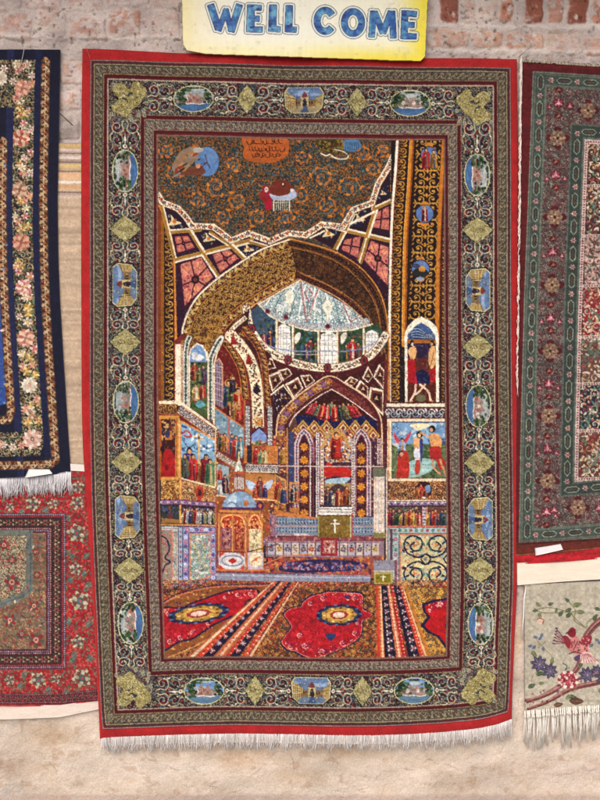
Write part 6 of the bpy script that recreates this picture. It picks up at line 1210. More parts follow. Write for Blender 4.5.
c = np.zeros(Xg.shape+(3,)); c[:] = (238, 224, 204); c *= (.96+.08*fbm(Xg/12, Yg/2, 3, 2))[..., None]
grid_mesh('cloth_end', Xg, Yg, .009+.0025*np.sin(Xg/19)*vs[:, None], np.clip(c, 0, 255), M_cot, t, None, .003)
st = []       # frayed white warps down the left edge and along the top
for i in range(260):
    y = 56+rd.random()**1.7*330; x = float(np.interp(y, [58, 120, 200, 400], [521.6, 520.8, 520.2, 517.5])); 
    g = rd.randint(226, 250); st.append((((x, y, .0135, .0016), (x-rd.uniform(-.6, 2.2), y+rd.uniform(2, 6), .016, .001), (x-rd.uniform(-1, 1.2), y+rd.uniform(6, 14), .014, .0006)), (g, g-14, g-26)))
for i in range(200):
    x = 519+rd.random()*170; y = 60.5+(x-520)*.065; g = rd.randint(196, 232); st.append((((x, y+1.2, .011, .0016), (x+rd.uniform(-3, 3), y-rd.uniform(.5, 1.4), .014, .0014), (x+rd.uniform(2, 7), y+rd.uniform(-.8, .8), .012, .001)), (g, g-14, g-38)))
strands('frayed_warp', st, M_cot, t)

# ================================================================ BIRD TAPESTRY (lower right)
d1 = Cv(516, 570, 700, 730, 4, (182, 172, 152)); rd = random.Random(31); d1.Z(510, 570, 4.21)
for i in range(500): x = rd.uniform(20, 800); y = rd.uniform(40, 640); d1.L([(x, y), (x+rd.uniform(8, 30), y)], .5, rd.choice([(196, 188, 160), (174, 164, 138), (190, 178, 156)]), a=.6)
BR = (128, 74, 72); BR2 = (92, 52, 52); GRN = (104, 112, 72); GR2 = (70, 84, 58); VI = (66, 58, 80); PNK = (196, 110, 104); DR = (146, 48, 58)
for pts, w0, w1 in (([(62, 548), (130, 535), (220, 480), (290, 400), (310, 300), (350, 240), (400, 200)], 3.4, 7.5), ([(75, 585), (160, 555), (260, 500), (380, 470), (520, 430)], 3.0, 6.5), ([(70, 555), (170, 520), (250, 470), (400, 420)], 1.8, 3)):
    d1.K(pts, w0, BR, w2=w1); d1.K([(x, y+5) for x, y in pts], 1.0, BR2, w2=1.6); d1.K([(x+2, y-6) for x, y in pts], .7, (186, 130, 120), w2=1.2)
for pts in ([(95, 175), (150, 158), (200, 165), (250, 180), (280, 210), (320, 245)], [(100, 160), (140, 180), (230, 178), (300, 170)], [(250, 135), (275, 170), (270, 210), (310, 240)], [(370, 190), (330, 215), (320, 240)]): d1.K(pts, .9, (120, 116, 76))
def leaf(x, y, l, a, c=GRN):
    c_, s_ = math.cos(a), math.sin(a); p = [(0, 0), (l*.3, -l*.26), (l*.7, -l*.2), (l, 0), (l*.7, l*.2), (l*.3, l*.26)]
    q = [(x+u*c_-v*s_, y+u*s_+v*c_) for u, v in p]; d1.S(q, c, n=4); d1.L([(x, y), (x+l*c_*.9, y+l*s_*.9)], .4, tuple(np.minimum(np.array(c)+50, 255)))
for x, y, l, a, c in ((130, 155, 28, -2.4, GRN), (95, 172, 24, 0, GR2), (160, 148, 26, -.4, GR2), (120, 180, 26, 1.2, GRN), (200, 160, 22, 2.0, GR2), (205, 195, 30, -.9, GR2), (250, 135, 26, -2.4, GR2), (235, 200, 32, -.7, GR2), (265, 150, 38, -.2, GRN), (280, 175, 36, .1, GRN), (260, 165, 30, 2.9, GR2), (350, 215, 34, -1.1, GR2), (90, 340, 36, .9, GRN), (175, 400, 34, -1.4, GRN), (110, 440, 38, -.2, GR2), (75, 495, 36, -.4, GR2), (120, 480, 26, -.2, GRN), (370, 500, 40, .6, GRN), (245, 530, 36, .2, GR2), (355, 160, 30, .3, GR2), (185, 572, 40, -.2, (96, 66, 50)), (250, 550, 60, .05, (90, 60, 46)), (235, 545, 30, -.8, GRN), (290, 410, 30, -1, GR2)): leaf(x, y, l, a, c)
for pts in ([(100, 275), (125, 310), (160, 345), (178, 365)], [(150, 300), (120, 330)], [(178, 375), (170, 400)], [(90, 470), (100, 440), (130, 420)]): d1.K(pts, .7, (130, 126, 84))
for x, y, a in ((98, 280, .3), (120, 295, -.8), (110, 320, 2.6), (135, 325, 1), (130, 285, -1.2), (95, 318, 2.9), (358, 290, .5), (350, 310, 2.4), (368, 305, .2)): leaf(x, y, 22, a, (80, 96, 116))
d1.E(128, 215, 15, 12, (226, 190, 170)); d1.K([(114, 210), (125, 203), (142, 212), (138, 226)], .9, (150, 70, 56))
def star6(x, y, r, c):
    for k in range(8):
        th = k*PI/4+.2; leaf(x, y, r, th, c)
    d1.E(x, y, r*.16, r*.16, (190, 150, 80)); 
for x, y, r in ((122, 395, 38), (168, 425, 36), (322, 440, 36), (365, 425, 30), (395, 450, 40), (450, 420, 36)): star6(x, y, r, VI); star6(x+3, y+3, r*.6, (88, 78, 106))
# blown rose
for k in range(16): th = k*PI/8; d1.E(245+34*math.cos(th), 462+28*math.sin(th), 11, 8, (224, 206, 190) if k % 2 else (150, 40, 56), th)
d1.E(245, 462, 32, 26, DR); d1.speck([(215, 436), (275, 436), (275, 488), (215, 488)], [(206, 90, 100), (230, 190, 180), (96, 20, 34)], 60, 3.6, 3); d1.K([(222, 392), (240, 405), (232, 420), (250, 410)], .8, (60, 80, 60))
# bird
for k in range(6): 
    a = -2.55-.16*k+.4; x1, y1 = 182+k*4, 268-k*6+ (20 if k < 1 else 0); d1.L([(245, 310), (180+k*2.5, 310-k*13)], 1.1, (96, 60, 76) if k % 2 else (160, 90, 96)); d1.E(184+k*3, 310-k*13, 5, 3, (70, 50, 66))
d1.S([(222, 280), (250, 290), (275, 275), (300, 300), (325, 290), (335, 310), (325, 345), (290, 355), (255, 345), (232, 315)], (204, 122, 118), n=5)
d1.S([(300, 290), (320, 275), (345, 280), (335, 315), (312, 320)], (150, 44, 56), n=5); d1.S([(222, 280), (240, 278), (256, 300), (250, 330), (232, 312)], (140, 40, 54), n=4)
d1.S([(242, 262), (258, 242), (276, 250), (276, 275), (262, 284), (246, 276)], (126, 26, 40), n=5); d1.L([(243, 262), (236, 268)], 1.1, (60, 40, 40)); d1.E(258, 260, 2.4, 2.4, (30, 20, 20))
for x, y in ((262, 300), (272, 296), (284, 300), (262, 315), (276, 314), (290, 312), (270, 328)): d1.L([(x, y), (x-3, y+13)], .8, (96, 24, 40))
d1.speck([(295, 285), (340, 285), (335, 350), (270, 350)], [(224, 150, 140), (110, 30, 50), (226, 180, 170)], 50, 3.4, 3)
d1.S([(300, 350), (330, 345), (360, 375), (372, 395), (340, 390), (300, 392), (296, 370)], (222, 190, 180), n=4)
for k in range(7): d1.L([(305+k*4, 352), (298+k*12, 390-abs(k-2)*2)], .7, (176, 60, 76) if k % 2 else (150, 90, 96))
d1.K([(250, 352), (275, 345), (300, 352)], 1.0, (96, 44, 50)); d1.S([(268, 370), (290, 356), (296, 372), (280, 384)], (90, 60, 96), n=4)
d1.speck([(62, 530), (250, 470), (400, 410), (400, 450), (250, 520), (90, 590)], [(160, 96, 84), (90, 50, 56), (130, 80, 90)], 70, 5, 3)
d1.knots(6, 3, 3, .35, .08)
t = empty('bird_tapestry', W(565., 725., 0.).tolist()); tag(t, 'pale tapestry with a pink bird and violet flowers on a branch, at the lower right', 'tapestry')
vs = np.linspace(0, 1, 300); us = np.linspace(0, 1, 340)
Vg_, Ug_ = np.meshgrid(vs, us, indexing='ij'); Xg = (524.5+.5*Vg_)+(690-524.5)*Ug_; Yg = 584.5-(Xg-524)*.045+Vg_*(130-(Xg-524)*.045+.8*np.sin(Xg/9))
grid_mesh('cloth', Xg, Yg, .005+.002*np.sin(Xg/13)*Vg_, d1.sample(Xg, Yg, .15), mat_yarn('tapestry_weave', .93, .1, 800, .12, .5, 900), t, None, .004)
st = []
for i in range(76):
    x = 525.5+i*2.15+rd.uniform(-.5, .5); y = 714-(x-524)*.085; l = rd.uniform(27, 42)-(x-524)*.06; lean = rd.gauss(0, 1.6); y0k = y+rd.uniform(2, 4)
    st.append((((x, y0k-2, .010, .0016), (x+.3, y0k, .012, .0030), (x, y0k+2.2, .010, .0016)), (236, 228, 214)))
    for q in range(6):
        o = rd.uniform(-.75, .75); g = rd.randint(216, 248); st.append((((x+o*.5, y-3, .006, .0010), (x+o, y+3, .0075+rd.uniform(0, .002), .0011), (x+o+lean*.4+rd.uniform(-.7, .7)+math.sin(i*1.7)*.8, y+l*.5, .008+rd.uniform(-.002, .003), .0011), (x+o*1.6+lean+rd.uniform(-1.2, 1.2)-math.sin(i)*1.3, y+l+rd.uniform(-3, 1), .007+rd.uniform(-.003, .003), .0008)), (g, g-6, g-16)))
strands('fringe', st, M_cot, t)
# ================================================================ SIGN
sg = Cv(176, -40, 432, 66, 6, (255, 251, 232)); sg.Z()
sheet = [(181, -34), (422, -34), (428, -28), (427.5, 0), (425, 56), (421, 60.5), (400, 60.3), (300, 57), (206, 53.5), (187, 50), (183, 44), (182, 0)]
yy_, xx_ = np.mgrid[0:sg.h, 0:sg.w]; X_ = xx_/6+176; Y_ = yy_/6-40
de = np.minimum(np.minimum(np.abs(X_-182)*1.6, np.abs(426-X_)), np.abs(56.5+(X_-300)*.03-Y_)*1.8)
wt = np.clip(1-de/34, 0, 1)**1.4*(.75+.5*fbm(X_/22, Y_/16, 3, 2)); rt = np.clip((X_-290)/120, 0, 1); wt = np.clip(wt*(.34+.8*rt)+rt*.08, 0, 1)[..., None]
sg.im = (sg.im*(1-wt)+np.array((246, 226, 66))*wt).astype(np.float32)
lf_ = np.clip((235-X_)/60, 0, 1)[..., None]*.55; sg.im = (sg.im*(1-lf_)+np.array((252, 232, 176))*lf_).astype(np.float32)
# letters: (glyph, strokes in measured px)
def quad(a, b, w): 
    dx, dy = b[0]-a[0], b[1]-a[1]; l = math.hypot(dx, dy); nx, ny = -dy/l*w/2, dx/l*w/2
    return [(a[0]+nx, a[1]+ny), (b[0]+nx, b[1]+ny), (b[0]-nx, b[1]-ny), (a[0]-nx, a[1]-ny)]
def ovalring(cx, cy, rx, ry, w, a0=0, a1=2*PI):
    n = 40; o = [(cx+rx*math.cos(a0+(a1-a0)*i/n), cy+ry*math.sin(a0+(a1-a0)*i/n)) for i in range(n+1)]
    return o+[(cx+(rx-w)*math.cos(a0+(a1-a0)*i/n), cy+(ry-w)*math.sin(a0+(a1-a0)*i/n)) for i in range(n, -1, -1)]
Lt = []
Lt.append(('W', [quad((210.5, 4.5), (218.5, 29), 6.5), quad((218.5, 30.5), (226.5, 9), 5), quad((225.5, 9), (231.5, 31), 5), quad((231, 31.5), (239.5, 4.5), 6.2)]))
Lt.append(('E', [[(247.5, 4.8), (254.5, 4.8), (254, 32), (246.5, 31.8)], [(250, 4.8), (261.5, 5.5), (261.2, 10.5), (250, 10)], [(250, 16), (259.5, 16.2), (259.2, 21.5), (250, 21)], [(250, 26.8), (262.5, 27), (262, 32.4), (250, 32)]]))
Lt.append(('L', [[(269.5, 5), (276.5, 5.2), (276, 31.6), (268.5, 31.2)], [(270, 26.5), (280.5, 26.8), (280, 32.2), (270, 31.4)]]))
Lt.append(('L', [[(286, 5.6), (292.5, 5.8), (292, 32), (285, 31.6)], [(286, 27), (296.5, 27.2), (296, 32.6), (286, 32)]]))
Lt.append(('C', [ovalring(325.2, 21, 11.2, 13.6, 6.2, .72, 2*PI-.62)]))
Lt.append(('O', [ovalring(353, 22.6, 11.6, 14, 6.0)]))
Lt.append(('M', [quad((373.5, 11), (371.5, 37), 5.8), quad((374.5, 12), (383, 33), 5.6), quad((383, 33), (391, 11.5), 5.6), quad((392, 11), (393.5, 38), 5.8)]))
Lt.append(('E', [[(402, 10.5), (408, 10.8), (407.2, 39), (400.8, 38.5)], [(405, 10.5), (416.8, 11.2), (416.4, 16.6), (405, 16)], [(405, 22), (414.6, 22.2), (414.2, 27.4), (405, 27)], [(405, 33.2), (416.6, 33.6), (416.2, 39), (405, 38.8)]]))
masks = []
for nm, parts_ in Lt:
    lay = Cv(176, -40, 432, 66, 6, (0, 0, 0)); lay.Z()
    for p in parts_: lay.P(p, (1, 1, 1))
    m = lay.im[..., 0] > .5; masks.append(m)
    # haloes drawn on the paper: a pale grey band and a thin dark outline
    def grow(m, r):
        o = m.copy(); k = int(r)
        for _ in range(k): o[1:] |= o[:-1].copy(); o[:-1] |= o[1:].copy(); o[:, 1:] |= o[:, :-1].copy(); o[:, :-1] |= o[:, 1:].copy()
        return o
    def soft(m, r):
        yy, xx = np.nonzero(m); o = np.zeros_like(m); R = int(math.ceil(r))
        for a in range(-R, R+1):
            for b in range(-R, R+1):
                if a*a+b*b <= r*r:
                    o |= np.roll(np.roll(m, a, 0), b, 1)
        return o
    o1 = soft(m, 17); o2 = soft(m, 13); o3 = soft(m, 3.2)
    sg.im[o1 & ~o2] = (84, 92, 112); sg.im[o2] = sg.im[o2]*.25+np.array((226, 232, 226))*.75; sg.im[o3] = (30, 44, 84)
nb = fbm(X_/2.2, Y_/26, 3, 71)*.5+fbm(X_/30, Y_/3, 3, 72)*.5; sg.im *= (.965+.07*nb)[..., None]; ds = (np.clip((fbm(X_/6, Y_/6, 5, 73)-.66)/.1, 0, 1)*.22)[..., None]; sg.im = (sg.im*(1-ds)+np.array((190, 176, 140))*ds).astype(np.float32); sg.knots(1, 0, 3, 0, 0)
# thin tone wash inside the halo ring stays as drawn
t = empty('welcome_sign', W(300., 56., .02).tolist()); tag(t, 'cream and yellow sign reading WELL COME in blue painted capitals, above the large carpet', 'sign')
Xg, Yg = np.meshgrid(np.arange(179, 430, .42), np.arange(-36, 62, .42))
lay = Cv(176, -40, 432, 66, 6); lay.Z(); lay.S(sheet, (1, 1, 1), n=4) if 0 else lay.P(sheet, (1, 1, 1))
kp = lay.sample((Xg[:-1, :-1]+Xg[1:, 1:])/2, (Yg[:-1, :-1]+Yg[1:, 1:])/2)[..., 0] > .5
hs = lambda X, Y: .026+.0015*np.sin(X/40)
grid_mesh('board', Xg, Yg, hs(Xg, Yg), sg.sample(Xg, Yg), M_paper, t, kp, .006)
for (nm, _), m in zip(Lt, masks):
    ys_, xs_ = np.nonzero(m); x0, x1 = xs_.min()/6+176-1, xs_.max()/6+176+1; y0, y1 = ys_.min()/6-41, ys_.max()/6-39
    Xg, Yg = np.meshgrid(np.arange(x0, x1, .25), np.arange(y0, y1, .25))
    i = np.clip(((Xg[:-1, :-1]+.125-176)*6).astype(int), 0, sg.w-1); j = np.clip(((Yg[:-1, :-1]+.125+40)*6).astype(int), 0, sg.h-1)
    k = np.clip((fbm(Xg/5, Yg/7, 3, ord(nm)+int(x0))-.3)/.42, 0, 1)[..., None]
    c = np.array((32, 82, 156))*(1-k)+np.array((112, 176, 206))*k
    k2 = np.clip((fbm(Xg/6, Yg/3, 2, 77+int(x0))-.62)/.2, 0, 1)[..., None]; c = c*(1-k2)+np.array((26, 48, 120))*k2
    grid_mesh('letter', Xg, Yg, hs(Xg, Yg)+.0006, c, M_paper, t, m[j, i], .0005)
# ================================================================ small things
def slip(name, pts, h, col, label, cat_, tilt=.002, fold=True):
    n = 14; X = []; Y = []
    P_ = [np.array(p, float) for p in pts]
    u = np.linspace(0, 1, n); v = np.linspace(0, 1, 8); U_, V_ = np.meshgrid(u, v)
    G = (1-U_[..., None])*(1-V_[..., None])*P_[0]+U_[..., None]*(1-V_[..., None])*P_[1]+U_[..., None]*V_[..., None]*P_[2]+(1-U_[..., None])*V_[..., None]*P_[3]
    c = np.zeros(U_.shape+(3,)); c[:] = col; c *= (.97+.05*fbm(G[..., 0]/3, G[..., 1]/3, 2, 4))[..., None]
    return tag(grid_mesh(name, G[..., 0], G[..., 1], h+tilt*V_+.0012*np.sin(U_*4), np.clip(c, 0, 255), M_paper, None, None, .0006), label, cat_)
slip('paper_tag', [(28.5, 469), (49, 469.5), (52.5, 473.5), (25, 477.5)], .0155, (232, 226, 222), 'white folded paper tag pinned to the bottom edge of the navy rug', 'tag', .005)
slip('paper_tag', [(535, 548), (561, 544), (563, 549.5), (535.5, 555.5)], .0135, (228, 222, 222), 'white paper tag stuck across the red foot of the green bordered rug', 'tag', .003)
def cord(name, pts, r, col, mat, label=None, cat_=None, parent=None):
    o = strands(name, [([(x, y, h, r) for x, y, h in pts], col)], mat, parent)
    return tag(o, label, cat_)
M_dk = mat_yarn('dark_iron', .5, 0, 200, .1, .1, 300, .5)
cord('nail', [(57.5, 111, .012), (63, 116, .022), (69, 122, .034), (74, 127, .045)], .0022, (60, 44, 40), M_dk, 'thin dark rusty spike jutting from the wall beside the navy rug', 'nail')
cord('thread', [(24, 49, .013), (23.2, 55, .015), (21.5, 62, .014), (19.5, 68, .013)], .0009, (206, 200, 196), M_cot, 'pale thread dangling over the top edge of the navy rug', 'thread')
cord('thread', [(86, 47, .013), (88, 52, .017), (90, 58, .015), (89.5, 63, .014)], .0008, (190, 110, 100), M_cot, 'short reddish thread hanging over the top left corner of the large carpet', 'thread')
cord('cord', [(526, 586, .003), (524, 600, .006), (523.6, 618, .004), (521.5, 638, .004)], .0024, (240, 236, 228), M_cot, 'white cord hanging on bare plaster between the large carpet and the bird tapestry', 'cord')
cord('twig', [(518, 58, .02), (522, 54, .018), (527, 50, .012), (530, 47, .004)], .0011, (70, 50, 44), M_dk, 'small dark wire end sticking up between the two carpets at the right', 'wire')
# ================================================================ WALL
gx_ = np.concatenate([np.arange(-700, -20, 4), np.arange(-20, 620, .8), np.arange(620, 1300, 4)])
gy_ = np.concatenate([np.arange(-500, -20, 4), np.arange(-20, 830, .8), np.arange(830, 875, 3)])
Xg, Yg = np.meshgrid(gx_, gy_)
wx = Xg+5*(fbm(Xg/26, Yg/26, 3, 61)-.5)*2; wy = Yg+4*(fbm(Xg/22, Yg/22, 3, 62)-.5)*2
def boxd(x0, y0, x1, y1, r=3):       # signed distance (negative inside)
    dx = np.maximum(x0-wx, wx-x1)+r; dy = np.maximum(y0-wy, wy-y1)+r
    return np.hypot(np.maximum(dx, 0), np.maximum(dy, 0))+np.minimum(np.maximum(dx, dy), 0)-r
mort = np.array((216, 204, 198)); col = np.zeros(Xg.shape+(3,)); n1_ = fbm(Xg/60, Yg/50, 4, 5)[..., None]
pl = np.array((216, 200, 184))*(1-n1_*.0); col[:] = pl
low = np.clip((Yg-600)/90, 0, 1)[..., None]; up = 1-low
col = col*low+np.array((206, 190, 183))*up
col = col*(.82+.36*fbm(Xg/20, Yg/16, 6, 8))[..., None]*(1-low)+col*low*(.90+.2*fbm(Xg/26, Yg/18, 6, 8))[..., None]/1.0
Hw = .007*(fbm(Xg/18, Yg/18, 6, 21)-.5)+.0022*(fbm(Xg/3.5, Yg/3.5, 4, 22)-.5)-.0022*np.clip((fbm(Xg/9, Yg/9, 4, 23)-.64)/.06, 0, 1)*(1-.8*np.clip((Yg-560)/80, 0, 1))
bl = []
rdw = random.Random(17)
# soldiers at the upper right, a flat course under them, rougher work at the upper left
for x0, y0, x1, y1, c, s_ in ((438, -26, 457, 22, (150, 92, 78), .95), (463, -26, 473, 22, (196, 150, 130), .6), (480, -26, 495, 20, (206, 170, 150), .5), (499, -26, 512, 23, (176, 118, 96), .8), (525, -26, 543, 24, (150, 90, 74), .95), (549, -26, 563, 23, (186, 130, 110), .7), (568, -26, 588, 24, (152, 92, 76), .95), (594, -26, 612, 24, (186, 130, 110), .8),
                              (426, 30, 470, 48, (200, 156, 136), .7), (473, 31, 502, 48, (206, 160, 134), .7), (506, 34, 545, 49, (196, 146, 122), .75), (549, 36, 579, 54, (206, 164, 148), .6), (583, 37, 625, 56, (204, 156, 136), .7),
                              (-14, 14, 34, 40, (196, 152, 138), .55), (38, 12, 66, 38, (206, 170, 158), .5), (70, 16, 108, 40, (190, 140, 124), .6), (112, 10, 140, 36, (190, 134, 112), .6), (142, 12, 178, 40, (206, 172, 160), .5), (-14, -16, 20, 10, (196, 160, 146), .5), (24, -16, 60, 9, (206, 176, 166), .5), (64, -16, 104, 11, (198, 160, 148), .5), (108, -16, 150, 6, (186, 150, 140), .5), (154, -16, 190, 9, (200, 166, 156), .5),
                              (62, 62, 88, 84, (206, 160, 140), .5), (60, 92, 84, 112, (214, 166, 142), .4), (56, 116, 80, 138, (176, 160, 150), .5)):
    bl.append((x0, y0, x1, y1, c, s_))
for row in range(-18, 36):          # the rest of the wall, mostly daubed over
    yy0_ = row*25.5-40
    x = -700+rdw.uniform(0, 40)
    while x < 1300:
        w_ = rdw.uniform(34, 56)
        if not (-20 < x+w_ and x < 620 and -30 < yy0_ < 150) and not (x < 620 and x+w_ > -20 and yy0_ > 560):
            bl.append((x, yy0_, x+w_-5, yy0_+20, rdw.choice([(190, 140, 120), (204, 164, 146), (176, 116, 92), (210, 176, 160)]), rdw.uniform(.25, .6)))
        x += w_
er = fbm(Xg/6, Yg/6, 5, 33)
for x0, y0, x1, y1, c, s_ in bl:
    i0, i1 = np.searchsorted(gx_, [x0-8, x1+8]); j0, j1 = np.searchsorted(gy_, [y0-8, y1+8])
    if i1-i0 < 2 or j1-j0 < 2: continue
    sl = (slice(j0, j1), slice(i0, i1)); WX, WY = wx[sl], wy[sl]; r = 3
    dx = np.maximum(x0-WX, WX-x1)+r; dy = np.maximum(y0-WY, WY-y1)+r
    d = np.hypot(np.maximum(dx, 0), np.maximum(dy, 0))+np.minimum(np.maximum(dx, dy), 0)-r
    k = np.clip(.5-d/2.2, 0, 1); e = er[sl]
    vis = np.clip((e-(.66-.42*s_))/.14, 0, 1)*k
    cc = np.array(c)*(.85+.3*fbm(Xg[sl]/5, Yg[sl]/5, 3, 40))[..., None]
    a = (vis*min(1, s_+.15))[..., None]
    col[sl] = col[sl]*(1-a)+cc*a
    Hw[sl] += .005*k*(.4+.6*s_)-.003*np.clip(1-np.abs(d)/2.5, 0, 1)*s_
# mortar courses trowelled thick
for y0, x0, x1 in ((26.5, 420, 640), (52, 420, 640), (42.5, -30, 182)):
    k = np.exp(-((Yg+2*(er-.5)*4-y0-(Xg-500)*.012)/3.0)**2)*(Xg > x0)*(Xg < x1)*(Yg < 66); col = col*(1-k[..., None]*.8)+np.array((226, 212, 204))*k[..., None]*.8; Hw += .004*k
# damp stains low down, soot marks and scratches
for sx, sy, rx, ry, a_, c in ((52, 735, 26, 13, .55, (164, 132, 100)), (30, 762, 40, 14, .25, (170, 140, 112)), (245, 758, 24, 8, .5, (186, 140, 100)), (345, 752, 30, 8, .35, (200, 160, 120)), (420, 760, 40, 7, .25, (196, 170, 140)), (300, 775, 60, 12, .25, (190, 160, 128)), (8, 768, 12, 14, .5, (170, 140, 120)), (520, 770, 60, 12, .22, (190, 160, 140)), (80, 790, 60, 12, .25, (176, 150, 124)), (63, 40, 10, 8, .25, (120, 100, 96)), (140, 30, 22, 14, .15, (160, 140, 136)), (160, 8, 18, 14, .15, (150, 132, 128)), (518, 640, 5, 30, .4, (206, 160, 120)), (68, 132, 14, 7, .7, (150, 136, 128)), (600, 770, 50, 16, .3, (196, 176, 164)), (470, 785, 80, 10, .3, (196, 176, 160)), (12, 790, 20, 10, .4, (150, 150, 150))):
    q = ((wx-sx+10*(er-.5))/rx)**2+((wy-sy+8*(er-.5))/ry)**2; k = (np.exp(-q)*a_*(.5+1.0*fbm(Xg/6, Yg/5, 4, int(sx)+3)))[..., None]; k = np.clip(k, 0, .9); col = col*(1-k)+np.array(c)*k
sk = (np.clip((fbm(Xg/34, Yg/9, 5, 91)-.58)/.1, 0, 1)*.35)[..., None]; col = col*(1-sk)+np.array((228, 212, 198))*sk
sk = (np.clip((fbm(Xg/11, Yg/8, 4, 92)-.66)/.08, 0, 1)*.30)[..., None]; col = col*(1-sk)+np.array((160, 124, 96))*sk
sk = (np.clip((fbm(Xg/26, Yg/13, 6, 98)-.52)/.12, 0, 1)*np.clip((Yg-700)/30, 0, 1)*.2)[..., None]; col = col*(1-sk)+np.array((186, 154, 124))*sk
ft = np.clip((Yg-792-2*er)/4, 0, 1)[..., None]*.55; col = col*(1-ft)+np.array((176, 152, 142))*ft
# hairline cracks, and pits that hold dirt
rc = random.Random(41)
for cx_, cy_, ln_, an_ in ((120, 762, 90, .1), (30, 750, 50, .35), (250, 775, 60, -.15), (400, 768, 80, .2), (180, 785, 70, 0), (560, 775, 60, -.4), (520, 690, 50, 1.5), (95, 30, 40, 1.2), (30, 45, 40, .2), (165, 36, 30, 1.4), (515, 40, 40, .4), (72, 90, 40, 1.5), (330, 790, 70, .1), (470, 755, 50, -.2)):
    x, y, a = cx_, cy_, an_
    for k in range(int(ln_/1.2)):
        x += 1.2*math.cos(a); y += 1.2*math.sin(a); a += rc.gauss(0, .22)+(an_-a)*.08
        i = np.searchsorted(gx_, x); j = np.searchsorted(gy_, y)
        if 1 < i < len(gx_)-2 and 1 < j < len(gy_)-2:
            wv = .45+.4*math.sin(k*.3); Hw[j, i] -= .0018*wv; col[j, i] *= 1-.2*wv; col[j+1, i] *= 1-.08*wv; Hw[j, i+1] -= .0008*wv
pit = (1-.85*np.clip((Yg-560)/80, 0, 1))*.7*np.clip((fbm(Xg/4.5, Yg/4.5, 3, 95)-.70)/.06, 0, 1)*np.clip((fbm(Xg/50, Yg/50, 2, 96)-.35)/.2, 0, 1); Hw -= .004*pit; col *= (1-.34*pit)[..., None]
col *= (1-.07*np.clip((fbm(Xg/80, Yg/40, 4, 97)-.5)/.2, 0, 1))[..., None]
col *= (1+np.random.default_rng(8).normal(0, .02, Xg.shape))[..., None]
col = np.clip(col, 0, 255)
M_wall = mat_yarn('old_limewashed_brick', .95, 0, 260, .10, .6, 160, .15, .003)
w_ = grid_mesh('brick_wall', Xg, Yg, Hw-.006, col, M_wall, None, None, .22)
tag(w_, 'rough old brick wall daubed with pale plaster, behind all the rugs', 'wall')
# ground in front of the wall
me = bmesh.new(); zf = float(W(300., 872., 0.)[2]); S = 14
n = 60
for i in range(n+1):
    for j in range(n+1): me.verts.new((-S+2*S*i/n, .25-S*1.2*j/n, zf+.012*(float(vnoise(np.array(i*.9), np.array(j*.9), 3))-.5)))
me.verts.ensure_lookup_table()
for i in range(n):
    for j in range(n): me.faces.new([me.verts[i*(n+1)+j], me.verts[i*(n+1)+j+1], me.verts[(i+1)*(n+1)+j+1], me.verts[(i+1)*(n+1)+j]])
ms = bpy.data.meshes.new('ground'); me.normal_update(); me.to_mesh(ms); go = bpy.data.objects.new('ground', ms); C.objects.link(go); go['kind'] = 'structure'
mg = bpy.data.materials.new('pale_paving'); mg.use_nodes = True; B = mg.node_tree.nodes['Principled BSDF']; nz = mg.node_tree.nodes.new('ShaderNodeTexNoise'); nz.inputs['Scale'].default_value = 6; cr_ = mg.node_tree.nodes.new('ShaderNodeValToRGB')
cr_.color_ramp.elements[0].color = (.40, .36, .32, 1); cr_.color_ramp.elements[1].color = (.52, .48, .43, 1); mg.node_tree.links.new(nz.outputs['Fac'], cr_.inputs['Fac']); mg.node_tree.links.new(cr_.outputs['Color'], B.inputs['Base Color']); B.inputs['Roughness'].default_value = .9
ms.materials.append(mg)
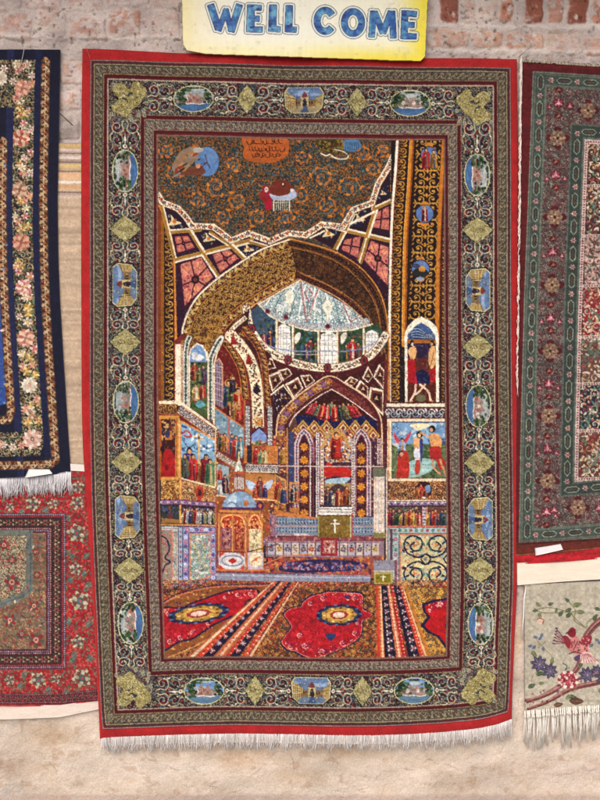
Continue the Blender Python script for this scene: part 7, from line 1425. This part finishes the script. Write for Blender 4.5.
# row of boards added out of view above the frame to darken the upper wall
bm = bmesh.new(); zt = float(W(300., -20., 0.)[2])+SHADE_H
for k in range(24):
    x0 = -3.6+k*.3
    for a, b, c, d, z0, z1 in ((x0+.004, x0+.296, -SHADE_D, .02, zt, zt+.022),):
        m = Matrix.Translation(((a+b)/2, (c+d)/2, (z0+z1)/2)) @ Matrix.Diagonal((b-a, d-c, z1-z0, 1)); bmesh.ops.create_cube(bm, size=1, matrix=m)
ev = bpy.data.meshes.new('shade_blocker'); bm.to_mesh(ev); bm.free(); eo = bpy.data.objects.new('shade_blocker', ev); C.objects.link(eo); eo['kind'] = 'structure'
me_ = bpy.data.materials.new('shade_wood'); me_.use_nodes = True; B = me_.node_tree.nodes['Principled BSDF']; nz = me_.node_tree.nodes.new('ShaderNodeTexNoise'); nz.inputs['Scale'].default_value = 9; cr_ = me_.node_tree.nodes.new('ShaderNodeValToRGB')
cr_.color_ramp.elements[0].color = (.16, .12, .09, 1); cr_.color_ramp.elements[1].color = (.30, .25, .2, 1); me_.node_tree.links.new(nz.outputs['Fac'], cr_.inputs['Fac']); me_.node_tree.links.new(cr_.outputs['Color'], B.inputs['Base Color']); B.inputs['Roughness'].default_value = .9
ev.materials.append(me_)
# ================================================================ CAMERA, LIGHT
cam = bpy.data.cameras.new('camera'); co_ = bpy.data.objects.new('camera', cam); C.objects.link(co_)
co_.matrix_world = Matrix.Translation(CAMP) @ R3.to_4x4()
cam.sensor_fit = 'VERTICAL'; cam.sensor_height = 24; cam.lens = 24*FPX/800; cam.clip_end = 200
bpy.context.scene.camera = co_
EL, AZ = 48, -25        # sun height; degrees left of straight in front
el, az = math.radians(EL), math.radians(AZ)
sd = Vector((math.sin(az)*math.cos(el), -math.cos(az)*math.cos(el), math.sin(el)))
sl_ = bpy.data.lights.new('sun', 'SUN'); sl_.energy = SUN_E; sl_.angle = math.radians(60); sl_.color = (1, .965, .93)
so = bpy.data.objects.new('sun', sl_); C.objects.link(so); so.rotation_euler = sd.to_track_quat('Z', 'Y').to_euler(); so.location = (0, -3, 4)
wd = bpy.data.worlds.new('World'); bpy.context.scene.world = wd; wd.use_nodes = True; nt = wd.node_tree
sky = nt.nodes.new('ShaderNodeTexSky'); sky.sky_type = 'NISHITA'; sky.sun_disc = False; sky.sun_elevation = el; sky.sun_rotation = math.atan2(sd.x, sd.y); sky.dust_density = 4; sky.ozone_density = .6
nt.links.new(sky.outputs['Color'], nt.nodes['Background'].inputs['Color']); nt.nodes['Background'].inputs['Strength'].default_value = SKY_E
vs_ = bpy.context.scene.view_settings; vs_.view_transform = 'Standard'; vs_.look = 'None'; vs_.exposure = EXPO; vs_.gamma = 1
